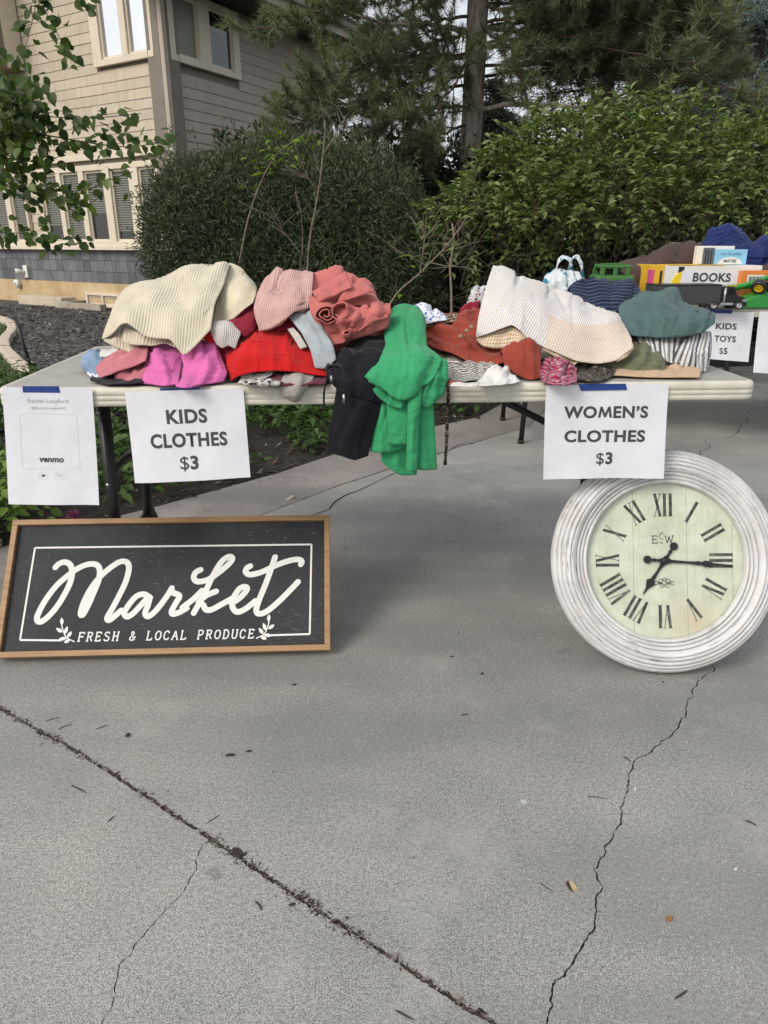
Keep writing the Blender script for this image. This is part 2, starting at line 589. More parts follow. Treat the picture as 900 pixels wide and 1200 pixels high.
def m_plastic_table(name, lo, hi):
    m = NT(name, 0.55)
    co = m.coord('Object')
    n = m.noise(co, 18, 5, 0.65)
    c = m.ramp(n, [(0.3, lo), (0.7, hi)])
    scr = m.ramp(m.noise(m.mapping(co, (6, 60, 60)), 1.0, 4, 0.7), [(0.60, (0, 0, 0)), (0.72, (0.5, 0.5, 0.5))])
    c = m.mix(scr, c, (0.30, 0.28, 0.23, 1))
    m.color(c)
    m.bump(m.noise(co, 900, 2), 0.25, 0.0008)
    return m.m
M_TABLE = m_plastic_table('table_rim_plastic', (0.50, 0.47, 0.39, 1), (0.66, 0.63, 0.54, 1))
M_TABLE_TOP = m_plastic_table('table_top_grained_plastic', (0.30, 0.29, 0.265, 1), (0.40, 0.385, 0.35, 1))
M_BLACK_METAL = plain('black_tube_steel', (0.012, 0.012, 0.013, 1), 0.38, 0.3, 40)
M_STEEL = plain('bright_steel', (0.45, 0.45, 0.45, 1), 0.3, 0.1, 40, metal=1.0)

def rounded_rect(w, d, r, n=7, inset=0.0):
    pts = []
    for cx, cy, a0 in ((w - r, r, -90), (w - r, d - r, 0), (r, d - r, 90), (r, r, 180)):
        for k in range(n + 1):
            a = math.radians(a0 + 90 * k / n)
            pts.append((cx + (r - inset) * math.cos(a), cy + (r - inset) * math.sin(a)))
    return pts

def table_top(L, D, z, mw, mat, parent, th=0.046):
    # profile of the moulded rim, from the top face round and down: (inset, z)
    prof = [(0.014, 0.0), (0.005, -0.0015), (0.001, -0.006), (0.0, -0.012), (0.0, -0.0185), (0.0015, -0.0195), (0.0015, -0.021), (0.0, -0.022),
            (0.0, -0.031), (0.0015, -0.032), (0.0015, -0.0335), (0.0, -0.0345), (0.0005, -th + 0.003), (0.004, -th), (0.030, -th), (0.032, -th + 0.02)]
    V, F = [], []
    n = None
    for ins, dz in prof:
        ring = rounded_rect(L, D, 0.036, 8, ins)
        n = len(ring)
        V += [mw @ Vector((x, y, z + dz)) for x, y in ring]
    for i in range(len(prof) - 1):
        for k in range(n):
            F.append((i * n + k, i * n + (k + 1) % n, (i + 1) * n + (k + 1) % n, (i + 1) * n + k))
    F = [tuple(reversed(f)) for f in F]
    F.append(tuple(range(n)))
    F.append(tuple(reversed(range((len(prof) - 1) * n, len(prof) * n))))
    o = mobj('tabletop', V, F, M_TABLE, parent, True)
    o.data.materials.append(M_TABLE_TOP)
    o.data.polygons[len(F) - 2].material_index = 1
    return o

def folding_table(label, mw, L, D, group=None, ends=((0.10, 0.66), (0.10, 0.66)), left_in=0.26, lr=0.0145, right_in=0.26):
    base = mw @ Vector((L / 2, D / 2, 0))
    t = thing('folding_table', label, 'table', base, group)
    table_top(L, D, TZ, mw, M_TABLE, t)
    W = lambda x, y, z: mw @ Vector((x, y, z))
    zt = TZ - 0.03
    for (ex, sgn), (ya, yb) in zip(((left_in, 1), (L - right_in, -1)), ends):
        for y in (ya, yb):
            tube('leg', [W(ex, y, zt), W(ex - sgn * 0.012, y, 0.35), W(ex - sgn * 0.025, y, 0.012)], lr, M_BLACK_METAL, t, 12)
            f = tube('foot_cap', [W(ex - sgn * 0.0255, y, 0.022), W(ex - sgn * 0.026, y, 0.0)], lr + 0.003, plain_black_rubber, t, 12)
            for zz in (0.41, 0.62):
                b = tube('bolt', [W(ex - sgn * 0.012, y - lr - 0.008, zz), W(ex - sgn * 0.012, y - 0.012, zz)], 0.006, M_STEEL, t, 8)
        tube('crossbar', [W(ex - sgn * 0.008, ya, 0.44), W(ex - sgn * 0.008, yb, 0.44)], 0.0105, M_BLACK_METAL, t, 10)
        tube('crossbar', [W(ex - sgn * 0.019, ya, 0.19), W(ex - sgn * 0.019, yb, 0.19)], 0.0105, M_BLACK_METAL, t, 10)
        for y in ((ya + yb) / 2,):
            tube('brace', [W(ex - sgn * 0.006, y, 0.44), W(ex + sgn * 0.52, y, zt - 0.005)], 0.0105, M_BLACK_METAL, t, 10)
        if left_in < 0.2 and sgn > 0:
            tube('strut', [W(ex - 0.015, yb, 0.215), W(ex + 0.055, yb, 0.0)], 0.0125, M_BLACK_METAL, t, 10)
            tube('strut', [W(ex - 0.015, yb, 0.175), W(ex - 0.075, yb - 0.05, 0.0)], 0.0125, M_BLACK_METAL, t, 10)
        tube('hinge_bar', [W(ex, 0.08, zt), W(ex, D - 0.08, zt)], 0.012, M_BLACK_METAL, t, 10)
    return t
plain_black_rubber = plain('black_rubber', (0.015, 0.015, 0.015, 1), 0.8, 0.2, 40)
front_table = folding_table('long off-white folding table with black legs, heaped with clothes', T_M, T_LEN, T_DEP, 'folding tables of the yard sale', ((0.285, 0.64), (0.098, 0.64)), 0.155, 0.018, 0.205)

# second table behind on the right
T2_L = gnd(600, 362, TZ); T2_R = gnd(1180, 360.5, TZ)
T2_X = (T2_R - T2_L).normalized(); T2_Y = Vector((-T2_X.y, T2_X.x, 0))
T2_M = frame_matrix(Vector((T2_L.x, T2_L.y, 0)) - T2_X * 0.12, T2_X, T2_Y, Vector((0, 0, 1)))
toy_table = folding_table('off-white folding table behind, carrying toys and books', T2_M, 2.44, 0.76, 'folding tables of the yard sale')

# ================================================================ PAPER SIGNS
def m_paper():
    m = NT('white_paper', 0.75)
    co = m.coord('Object')
    m.color(m.ramp(m.noise(co, 14, 3), [(0.3, (0.68, 0.69, 0.74, 1)), (0.7, (0.75, 0.76, 0.81, 1))]))
    m.bump(m.noise(co, 26, 3), 0.25, 0.006)
    m.b.inputs['Subsurface Weight'].default_value = 0.0
    return m.m
M_PAPER = m_paper()
M_INK = plain('grey_ink', (0.055, 0.055, 0.058, 1), 0.7, 0.1, 60)
M_INKL = plain('pale_grey_ink', (0.42, 0.42, 0.45, 1), 0.7, 0.05, 60)
M_TAPE = plain('blue_painters_tape', (0.012, 0.045, 0.22, 1), 0.6, 0.2, 80, 0.0006)

def text_mesh(s, bold=0.0, space=1.0, shear=0.0, align='CENTER'):
    cu = bpy.data.curves.new('t', 'FONT')
    cu.body = s
    cu.size = 1.0
    cu.align_x = align
    cu.offset = bold
    cu.space_character = space
    cu.shear = shear
    cu.resolution_u = 4
    o = bpy.data.objects.new('t', cu)
    COL.objects.link(o)
    dg = bpy.context.evaluated_depsgraph_get()
    me = bpy.data.meshes.new_from_object(o.evaluated_get(dg))
    bpy.data.objects.remove(o)
    bpy.data.curves.remove(cu)
    return me

def women_mesh(bold, space):
    """the word with a splayed M drawn by hand between its other letters"""
    me = bpy.data.meshes.new('m')
    V, F = [], []
    x = 0.0
    for part in ('WO', 'M', 'EN\u2019S'):
        if part == 'M':
            pts = [(0, 0), (.145, 0), (.205, .42), (.36, .02), (.46, .02), (.615, .42), (.675, 0), (.82, 0), (.705, .69), (.575, .69), (.41, .26), (.245, .69), (.115, .69)]
            vs, fs = [(p[0], p[1], 0) for p in pts], [tuple(range(len(pts)))]
        else:
            t_ = text_mesh(part, bold, space, align='LEFT')
            m0 = min(v.co.x for v in t_.vertices)
            vs, fs = [(v.co.x - m0, v.co.y, 0) for v in t_.vertices], [tuple(p.vertices) for p in t_.polygons]
        n0 = len(V)
        V += [(q[0] + x, q[1], 0) for q in vs]; F += [tuple(i + n0 for i in f) for f in fs]
        x = max(q[0] for q in V) + 0.075
    me.from_pydata(V, [], F)
    bm = bmesh.new(); bm.from_mesh(me); bmesh.ops.triangulate(bm, faces=bm.faces[:]); bm.to_mesh(me); bm.free()
    return me

class Sheet:
    """A flexible sheet through four corner points with a curl; (u, v) run right and up in metres."""
    def __init__(self, tl, tr, br, bl, bow=0.0, wave=0.0, ph=0.0, flare=0.0):
        self.c = [Vector(p) for p in (tl, tr, br, bl)]
        self.w = ((tr - tl).length + (br - bl).length) / 2
        self.h = ((tl - bl).length + (tr - br).length) / 2
        self.n = (tr - tl).cross(tl - bl).normalized()          # towards the viewer
        if self.n.y > 0: self.n = -self.n
        self.bow, self.wave, self.ph, self.flare = bow, wave, ph, flare
    def p(self, s, t, lift=0.0):                                # s 0..1 right, t 0..1 up
        tl, tr, br, bl = self.c
        q = (bl * (1 - s) + br * s) * (1 - t) + (tl * (1 - s) + tr * s) * t
        k = self.bow * (4 * s * (1 - s)) * (1 - t * 0.75) + self.wave * math.sin(s * 5.1 + self.ph + t * 1.7) * (1 - t) \
            + self.flare * (1 - t) ** 2 + self.wave * 0.5 * math.sin(s * 11 + 2 * self.ph - t * 4) * (1 - t)
        return q + self.n * (k + lift)
    def build(self, name, mat, parent=None, nu=22, nv=18, th=0.0004):
        V = [self.p(i / nu, j / nv, 0) for j in range(nv + 1) for i in range(nu + 1)]
        F = [(j * (nu + 1) + i, j * (nu + 1) + i + 1, (j + 1) * (nu + 1) + i + 1, (j + 1) * (nu + 1) + i) for j in range(nv) for i in range(nu)]
        o = mobj(name, V, F, mat, parent, True)
        return o
    def text(self, s, cx, cy, size, mat, parent, name='lettering', bold=0.0, space=1.0, shear=0.0, sx=1.0, lift=0.0006):
        me = women_mesh(bold, space) if s.startswith('WOMEN') else text_mesh(s, bold, space, shear)
        xs = [v.co.x for v in me.vertices]
        if not xs: return None
        mx = (min(xs) + max(xs)) / 2
        for v in me.vertices:
            u = cx + (v.co.x - mx) * size * sx
            w = cy + v.co.y * size
            v.co = self.p(u / self.w, w / self.h, lift)
        return link(name, me, mat, parent)
    def poly(self, pts, name, mat, parent, lift=0.0006):
        return mobj(name, [self.p(u / self.w, v / self.h, lift) for u, v in pts], [tuple(range(len(pts)))], mat, parent)
    def ring(self, pts, th, name, mat, parent, lift=0.0006):
        """closed outline of thickness th through pts (u, v)"""
        n = len(pts); V, F = [], []
        c = np.mean(pts, axis=0)
        for u, v in pts:
            d = np.array((u, v)) - c; L = np.linalg.norm(d)
            q = c + d * (1 - th / L)
            V += [self.p(u / self.w, v / self.h, lift), self.p(q[0] / self.w, q[1] / self.h, lift)]
        for i in range(n):
            j = (i + 1) % n
            F.append((2 * i, 2 * j, 2 * j + 1, 2 * i + 1))
        return mobj(name, V, F, mat, parent)

def paper_sign(label, cat, corners, lift_y, tape, bow, wave, ph, flare=0.012, group=None, Ytop=None):
    """corners in photo pixels TL TR BR BL on the vertical plane just before a table edge"""
    tl, tr, br, bl = corners
    def q(c):
        p = T_L - T_Y * lift_y
        return onplane(c[0], c[1], p, T_Y)
    sh = Sheet(q(tl), q(tr), q(br), q(bl), bow, wave, ph, flare)
    t = thing('paper_sign', label, cat, sh.p(0.5, 0.0), group)
    sh.build('paper', M_PAPER, t)
    if tape:
        a, b, c, d = [onplane(x, y, T_L - T_Y * (lift_y + 0.0012), T_Y) for x, y in tape]
        ts = Sheet(a, b, c, d)
        o = ts.build('tape', M_TAPE, t, 8, 3, 0.0003)
    return sh, t

GP = 'paper signs taped to the tables'
sh, t = paper_sign("white paper sign reading KIDS CLOTHES $3 taped to the front table", 'sign',
                   [(146, 459), (285, 455), (294, 558), (160, 564)], 0.006, [(187, 455), (233, 454.5), (236, 461), (190, 463)], 0.006, 0.003, 0.4, group=GP)
W, H = sh.w, sh.h
def row(sh, s, y, capfrac, t, width, bold=0.03, space=1.08):
    """one printed line, fitted to a width (share of the sheet)"""
    size = capfrac * sh.h / 0.70
    me = women_mesh(bold, space) if s.startswith('WOMEN') else text_mesh(s, bold, space); xs = [v.co.x for v in me.vertices]
    sx = width * sh.w / ((max(xs) - min(xs)) * size)
    bpy.data.meshes.remove(me)
    sh.text(s, sh.w * 0.5, sh.h * y, size, M_INK, t, 'lettering', bold, space, 0, sx)
row(sh, 'KIDS', 0.645, 0.145, t, 0.345, 0.034)
row(sh, 'CLOTHES', 0.385, 0.145, t, 0.655, 0.034)
sh.text('$', W * 0.445, H * 0.135, 0.145 * H / 0.72, M_INK, t, 'lettering', 0.004, 1.0, 0, 1.05)
sh.text('3', W * 0.530, H * 0.135, 0.145 * H / 0.72, M_INK, t, 'lettering', 0.036, 1.0, 0, 1.0)

sh, t = paper_sign("white paper sign reading WOMEN'S CLOTHES $3 hanging in front of the round clock", 'sign',
                   [(640, 451.5), (784, 450), (775, 559), (635, 560)], 0.006, [(678, 450), (733, 449.5), (735, 457), (681, 458)], -0.003, 0.003, 2.0, group=GP)
W, H = sh.w, sh.h
row(sh, 'WOMEN\u2019S', 0.655, 0.118, t, 0.69, 0.034)
row(sh, 'CLOTHES', 0.40, 0.118, t, 0.665, 0.034)
sh.text('$', W * 0.47, H * 0.16, 0.125 * H / 0.72, M_INK, t, 'lettering', 0.004, 1.0, 0, 1.05)
sh.text('3', W * 0.545, H * 0.16, 0.125 * H / 0.72, M_INK, t, 'lettering', 0.036, 1.0, 0, 1.0)

sh, t = paper_sign('white paper payment sheet with a name and faint panel, leftmost on the front table', 'sign',
                   [(2, 453.5), (108, 455), (118, 590), (13, 588.5)], 0.006, [(26, 452.5), (69, 452.5), (71, 460.5), (27, 460)], 0.004, 0.002, 1.0, group=GP)
W, H = sh.w, sh.h
sh.text('Rachel Langford', W * 0.50, H * 0.875, 0.0140, M_INKL, t, 'lettering', 0.004, 1.05)
sh.text('@Rachel-Langford12', W * 0.50, H * 0.822, 0.0090, M_INKL, t, 'lettering', 0.0, 1.05)
sh.text('venmo', W * 0.50, H * 0.375, 0.0205, M_INK, t, 'lettering', 0.035, 1.02, 0.12)
def rr(cx, cy, w, h, r, n=5):
    return [(cx - w / 2 + x, cy - h / 2 + y) for x, y in rounded_rect(w, h, r, n)]
M_LINE = plain('faint_print_line', (0.66, 0.67, 0.71, 1), 0.7, 0.03, 50)
sh.ring(rr(W * 0.49, H * 0.55, W * 0.64, H * 0.47, 0.008), 0.0011, 'printed_panel', M_LINE, t)
M_DASH = M_INKL
for cx in (0.40, 0.58):
    sh.ring([(W * cx + 0.0105 * math.cos(a), H * 0.255 + 0.0105 * math.sin(a)) for a in np.linspace(0, 2 * PI, 24, endpoint=False)], 0.0009, 'printed_button', M_LINE, t)
sh.poly([(W * 0.40 + 0.0042 * math.cos(a), H * 0.255 + 0.0030 * math.sin(a)) for a in np.linspace(0, 2 * PI, 12, endpoint=False)], 'printed_icon', M_INK, t)
sh.ring([(W * 0.58 - 0.004, H * 0.25), (W * 0.58 + 0.004, H * 0.25), (W * 0.58 + 0.003, H * 0.26), (W * 0.58, H * 0.272), (W * 0.58 - 0.003, H * 0.26)], 0.0014, 'printed_icon', M_INKL, t)
# ================================================================ MARKET SIGN BOARD
SB_L, SB_R = gnd(-4, 778), gnd(387.5, 768.5)
S_X = (SB_R - SB_L).normalized()
S_B = Vector((-S_X.y, S_X.x, 0))
LEAN = math.radians(39.5)
S_UP = (Vector((0, 0, 1)) * math.cos(LEAN) + S_B * math.sin(LEAN)).normalized()
S_N = S_X.cross(S_UP)
if S_N.y > 0: S_N = -S_N
S_W, S_H = (SB_R - SB_L).length, 0.386
S_O = SB_L + S_N * 0.0 + Vector((0, 0, 0.016))
S_M = frame_matrix(S_O, S_X, S_UP, S_N)

def m_wood(name, c1, c2, along=(1.5, 26, 26)):
    m = NT(name, 0.55)
    co = m.mapping(m.coord('Object'), along)
    n = m.noise(co, 3.0, 6, 0.65)
    c = m.ramp(n, [(0.28, c2), (0.5, c1), (0.75, tuple(v * 1.25 for v in c1[:3]) + (1,))])
    m.color(c)
    m.bump(n, 0.25, 0.001)
    return m.m
M_FRAME = m_wood('oak_frame', (0.33, 0.195, 0.092, 1), (0.17, 0.092, 0.040, 1))
def m_chalk():
    m = NT('chalkboard_black', 0.75)
    co = m.coord('Object')
    n = m.noise(co, 7, 6, 0.75)
    c = m.ramp(n, [(0.3, (0.015, 0.016, 0.018, 1)), (0.7, (0.030, 0.032, 0.035, 1))])
    sc = m.noise(m.mapping(co, (14, 60, 60), (0, 0.0, 1.0)), 3.0, 5, 0.75)
    s2 = m.noise(m.mapping(co, (90, 14, 40), (0.3, 0, 0.3)), 2.4, 5, 0.75)
    patch = m.ramp(m.noise(co, 5.5, 4, 0.6), [(0.40, (0.1, 0.1, 0.1)), (0.62, (1, 1, 1))])
    f = m.math('ADD', m.ramp(sc, [(0.58, (0, 0, 0)), (0.72, (0.45, 0.45, 0.45))]), m.ramp(s2, [(0.60, (0, 0, 0)), (0.72, (0.4, 0.4, 0.4))]))
    f = m.math('MULTIPLY', f, patch, True)
    dust = m.ramp(m.noise(co, 260, 2, 0.7), [(0.62, (0, 0, 0)), (0.76, (0.16, 0.16, 0.16))])
    f = m.math('ADD', f, m.math('MULTIPLY', dust, patch), True)
    m.color(m.mix(f, c, (0.33, 0.33, 0.33, 1)))
    return m.m
M_CHALK = m_chalk()
M_WHITE_PAINT = plain('white_sign_paint', (0.72, 0.72, 0.69, 1), 0.7, 0.06, 60)
sign = thing('market_sign', 'black framed board with white Market script leaning on the table leg', 'sign', SB_L.lerp(SB_R, 0.5))
FW, FD = 0.0155, 0.020
box('panel', FW * 0.6, S_W - FW * 0.6, FW * 0.6, S_H - FW * 0.6, -0.008, 0.004, M_CHALK, sign, S_M)
box('frame_rail', 0, S_W, 0, FW, -0.012, FD - 0.004, M_FRAME, sign, S_M, 0.0015)
box('frame_rail', 0, S_W, S_H - FW, S_H, -0.012, FD - 0.004, M_FRAME, sign, S_M, 0.0015)
box('frame_stile', 0.0002, FW, FW, S_H - FW, -0.0119, FD - 0.0043, M_FRAME, sign, S_M, 0.0015)
box('frame_stile', S_W - FW, S_W - 0.0002, FW, S_H - FW, -0.0119, FD - 0.0043, M_FRAME, sign, S_M, 0.0015)
S_M3 = S_M.to_3x3()

def on_sign(px, py):
    w = onplane(px, py, S_O + S_N * 0.0045, S_N)
    l = S_M.inverted() @ w
    return (l.x, l.y)

def ribbon(pts, width, z0, z1, mw, taper=None, n=None, round_ends=True):
    """flat stroke that follows pts in a plane; it climbs a little so that it never lies in its own plane"""
    n = n or max(8, int(len(pts) * 9))
    P = catmull([(p[0], p[1], 0) for p in pts], n)[:, :2] if len(pts) > 2 else np.linspace(pts[0], pts[1], 8)
    n = len(P)
    T = np.gradient(P, axis=0); T /= np.linalg.norm(T, axis=1)[:, None] + 1e-12
    N = np.stack([-T[:, 1], T[:, 0]], 1)
    w = np.full(n, width / 2.0)
    if taper is not None: w = w * np.interp(np.linspace(0, 1, n), np.linspace(0, 1, len(taper)), taper)
    V, F = [], []
    z = np.linspace(z0, z1, n)
    for i in range(n):
        for s in (1, -1):
            q = P[i] + N[i] * w[i] * s
            V.append(mw @ Vector((q[0], q[1], z[i])))
        if i: F.append((2 * i - 2, 2 * i - 1, 2 * i + 1, 2 * i))
    if round_ends:
        for i, sg in ((0, -1), (n - 1, 1)):
            base = len(V)
            a0 = math.atan2(N[i][1], N[i][0])
            for k in range(9):
                a = a0 - sg * PI * k / 8
                q = P[i] + w[i] * np.array([math.cos(a), math.sin(a)])
                V.append(mw @ Vector((q[0], q[1], z[i] + 0.00002)))
            F.append(tuple(range(base, base + 9)))
    return V, F

Z1 = lambda x, y: (20 + x / 4.5, 640 + y / 4.5)
Z2 = lambda x, y: (200 + x / 4.5, 630 + y / 4.5)
strokes = [
    [Z1(*p) for p in [(202, 112), (220, 94), (250, 84), (278, 96), (290, 130), (284, 180), (258, 240), (215, 312), (168, 368), (128, 398), (106, 390), (112, 356), (150, 285), (205, 212), (262, 160), (320, 118), (375, 96), (418, 98), (436, 126), (430, 180), (402, 250), (372, 318), (345, 364), (336, 352), (352, 296), (392, 220), (440, 160), (495, 112), (545, 82), (580, 86), (590, 118), (574, 185), (540, 258), (502, 330), (476, 376), (484, 391), (512, 372), (548, 340)]],
    [Z1(*p) for p in [(702, 272), (668, 254), (628, 266), (588, 312), (566, 352), (582, 372), (615, 352), (660, 304), (698, 266), (690, 312), (676, 352), (690, 371), (722, 350), (762, 304), (800, 250), (816, 222)]],
    [Z1(*p) for p in [(816, 222), (820, 244), (856, 262), (838, 300), (816, 342), (824, 358), (862, 346), (900, 322)]] + [Z2(*p) for p in [(60, 372), (120, 325), (165, 280)]],
    [Z2(*p) for p in [(158, 170), (132, 184), (122, 212), (142, 232), (196, 222), (262, 178), (312, 134), (326, 108), (306, 101), (268, 128), (226, 196), (186, 280), (150, 348), (122, 398)]],
    [Z2(*p) for p in [(148, 340), (188, 306), (240, 284)]],
    [Z2(*p) for p in [(150, 344), (172, 356), (186, 380), (216, 380), (262, 356), (330, 318)]],
    [Z2(*p) for p in [(322, 348), (368, 316), (402, 276), (396, 260), (364, 270), (332, 318), (326, 364), (350, 392), (392, 378), (448, 334)]],
    [Z2(*p) for p in [(551, 103), (532, 160), (503, 240), (468, 326), (452, 380), (464, 402), (506, 390), (572, 336), (632, 276), (672, 234)]],
    [Z2(*p) for p in [(420, 151), (402, 162), (396, 182), (420, 196), (480, 182), (556, 147), (628, 122), (676, 116), (692, 128), (686, 142)]],
]
wid = (Vector(on_sign(103, 700)) - Vector(on_sign(109.9, 700))).length
bag = Bag()
for k, s in enumerate(strokes):
    bag.add(*ribbon([on_sign(*p) for p in s], wid, 0.0046 + 0.00016 * k, 0.0047 + 0.00016 * k + 0.00025, S_M))
bag.build('script_lettering', M_WHITE_PAINT, sign, False)
# thin border line, open at the bottom between the sprigs
bag = Bag()
lw = (Vector(on_sign(60, 642)) - Vector(on_sign(60, 644.0))).length
TLc, TRc, BRc, BLc = on_sign(41, 642), on_sign(365, 638), on_sign(363, 743), on_sign(23.5, 750)
for a, b in ((TLc, TRc), (TRc, BRc), (BRc, on_sign(316, 744.5)), (BLc, on_sign(72, 750.5)), (TLc, BLc)):
    bag.add(*ribbon([a, b], lw, 0.0046, 0.0046, S_M, round_ends=False))
bag.build('border_line', M_WHITE_PAINT, sign, False)
# sprigs
def sprig(px, py, sx):
    bag = Bag()
    P = lambda x, y: on_sign(px + sx * x, py + y)
    bag.add(*ribbon([P(-4, -14), P(-2, -6), P(2, 2), P(11, 7)], lw * 0.6, 0.0046, 0.0046, S_M))
    for (x, y, dx, dy) in ((-3, -13, -1, -8), (-3, -4, -7, -5), (0, -2, 3, -9), (2, 3, -9, 1), (3, 2, 5, -7), (6, 5, -7, 3)):
        pts = [P(x, y), P(x + dx * 0.5, y + dy * 0.5), P(x + dx, y + dy)]
        bag.add(*ribbon(pts, lw * 2.0, 0.0048, 0.0049, S_M, taper=[0.15, 0.8, 1, 0.7, 0.1], round_ends=False))
    bag.build('sprig', M_WHITE_PAINT, sign, False)
sprig(76, 745, 1); sprig(311.5, 741, -1)
# small slab-serif capitals
GLYPH = {
 'F': [[(0.1, 0), (0.1, 1)], [(0.1, 1), (0.72, 1)], [(0.1, .52), (0.55, .52)], [(-.05, 0), (0.3, 0)], [(-.04, 1), (0.1, 1)], [(0.72, 1), (0.72, .82)], [(0.55, .62), (0.55, .42)]],
 'R': [[(0.1, 0), (0.1, 1)], [(-.04, 1), (.1, 1), (.45, 1), (.62, .9), (.64, .74), (.56, .58), (.4, .52), (.1, .52)], [(.38, .52), (.62, .12), (.78, 0)], [(-.05, 0), (.27, 0)]],
 'E': [[(.1, 0), (.1, 1)], [(-.04, 1), (.68, 1)], [(.1, .52), (.5, .52)], [(-.05, 0), (.7, 0)], [(.68, 1), (.68, .82)], [(.7, 0), (.7, .2)], [(.5, .62), (.5, .42)]],
 'S': [[(.64, .80), (.56, .95), (.36, 1.0), (.14, .93), (.08, .76), (.18, .6), (.42, .5), (.62, .4), (.68, .22), (.58, .05), (.34, 0), (.12, .06), (.04, .22)]],
 'H': [[(.1, 0), (.1, 1)], [(.68, 0), (.68, 1)], [(.1, .52), (.68, .52)], [(-.04, 0), (.24, 0)], [(.54, 0), (.82, 0)], [(-.04, 1), (.24, 1)], [(.54, 1), (.82, 1)]],
 '&': [[(.75, .45), (.6, .15), (.4, 0), (.2, .02), (.06, .16), (.1, .36), (.3, .52), (.48, .7), (.46, .92), (.32, 1), (.2, .9), (.22, .72), (.42, .4), (.72, 0)]],
 'L': [[(.12, 0), (.12, 1)], [(-.02, 1), (.28, 1)], [(-.03, 0), (.68, 0)], [(.68, 0), (.68, .24)]],
 'O': [[(.38, 1), (.16, .9), (.04, .66), (.04, .36), (.16, .1), (.38, 0), (.6, .1), (.72, .36), (.72, .66), (.6, .9), (.38, 1)]],
 'C': [[(.68, .74), (.58, .94), (.38, 1), (.16, .9), (.04, .66), (.04, .36), (.16, .1), (.38, 0), (.58, .06), (.7, .24)]],
 'A': [[(.02, 0), (.36, 1)], [(.36, 1), (.74, 0)], [(.15, .36), (.6, .36)], [(-.1, 0), (.16, 0)], [(.6, 0), (.86, 0)]],
 'P': [[(.1, 0), (.1, 1)], [(-.04, 1), (.1, 1), (.45, 1), (.64, .9), (.66, .72), (.58, .54), (.4, .46), (.1, .46)], [(-.05, 0), (.28, 0)]],
 'D': [[(.1, 0), (.1, 1)], [(-.04, 1), (.1, 1), (.4, 1), (.62, .86), (.72, .58), (.7, .34), (.58, .1), (.38, 0), (-.05, 0)]],
 'U': [[(.1, 1), (.1, .3), (.2, .06), (.4, 0), (.6, .06), (.7, .3), (.7, 1)], [(-.04, 1), (.24, 1)], [(.56, 1), (.84, 1)]],
}
bag = Bag()
b0, b1 = Vector(on_sign(91, 751.5)), Vector(on_sign(299, 747.5))
up_ = (Vector(on_sign(100, 741)) - Vector(on_sign(100, 751)))
words = 'FRESH & LOCAL PRODUCE'
step = (b1 - b0) / (len(words) - 0.15)
k_ = 0
for i, ch in enumerate(words):
    bag = Bag()
    for s in GLYPH.get(ch, []):
        pts = []
        for (x, y) in s:
            q = b0 + step * (i + (x) * 0.86) + up_ * y + step.normalized() * (up_.length * 0.22 * y)
            pts.append((q.x, q.y))
        k_ += 1
        bag.add(*ribbon(pts, lw * 0.72, 0.0046 + 0.00003 * (k_ % 7), 0.0046 + 0.00003 * (k_ % 7), S_M, n=max(6, len(pts) * 4), round_ends=False))
    if bag.n: bag.build('capital_letter', M_WHITE_PAINT, sign, False)

# ================================================================ ROUND CLOCK
CK_R = 0.292
CK_LEAN = math.radians(22)
ck_bottom = gnd(776, 789.5)
ck_yaw = math.radians(-3)
ck_x = Vector((math.cos(ck_yaw), math.sin(ck_yaw), 0))
ck_back = Vector((-ck_x.y, ck_x.x, 0))
ck_up = Vector((0, 0, math.cos(CK_LEAN))) + ck_back * math.sin(CK_LEAN)
ck_n = ck_x.cross(ck_up).normalized()
if ck_n.y > 0: ck_n = -ck_n
ck_o = ck_bottom + ck_up * CK_R + Vector((0, 0, 0.004))
rollm = Matrix.Rotation(math.radians(1.5), 4, 'Z')
CK_M = frame_matrix(ck_o, ck_x, ck_up, ck_n) @ rollm
clock = thing('wall_clock', 'large round clock with distressed white frame leaning against the table leg', 'clock', ck_bottom)

R_ = CK_R
# stepped and rounded frame profile from the inside rim outwards (radius share, height)
SEQ = [(0.695, 0.006), (0.697, 0.019), (0.703, 0.0235), (0.713, 0.025), (0.723, 0.0235), (0.728, 0.0185), (0.731, 0.0185), (0.735, 0.022),
       (0.744, 0.0255), (0.753, 0.0255), (0.758, 0.021), (0.761, 0.021), (0.765, 0.0255), (0.778, 0.0300), (0.788, 0.0300), (0.792, 0.0255), (0.795, 0.0255), (0.800, 0.031),
       (0.818, 0.0375), (0.838, 0.0415), (0.846, 0.0405), (0.849, 0.0365), (0.852, 0.0365), (0.857, 0.0405), (0.872, 0.0400), (0.884, 0.0365), (0.887, 0.0325), (0.890, 0.0325), (0.895, 0.0350),
       (0.910, 0.0355), (0.922, 0.0325), (0.925, 0.0280), (0.928, 0.0280), (0.934, 0.0300), (0.950, 0.0285), (0.958, 0.0250), (0.961, 0.0215), (0.964, 0.0215), (0.970, 0.0230), (0.985, 0.0185), (0.996, 0.012), (1.0, 0.004), (1.0, -0.012), (0.95, -0.018), (0.70, -0.018)]
GROOVES = [(2 * i + 1) / (2 * (len(SEQ) - 1) + 1) for i in range(1, len(SEQ) - 6) if SEQ[i][1] == SEQ[i + 1][1] and SEQ[i - 1][1] > SEQ[i][1] and SEQ[i + 2][1] > SEQ[i][1]]
def moulding():
    out = []
    for a, b in zip(SEQ, SEQ[1:]):
        for t in (0, 0.5):
            out.append((R_ * (a[0] + (b[0] - a[0]) * t), a[1] + (b[1] - a[1]) * t))
    out.append((R_ * SEQ[-1][0], SEQ[-1][1]))
    return out

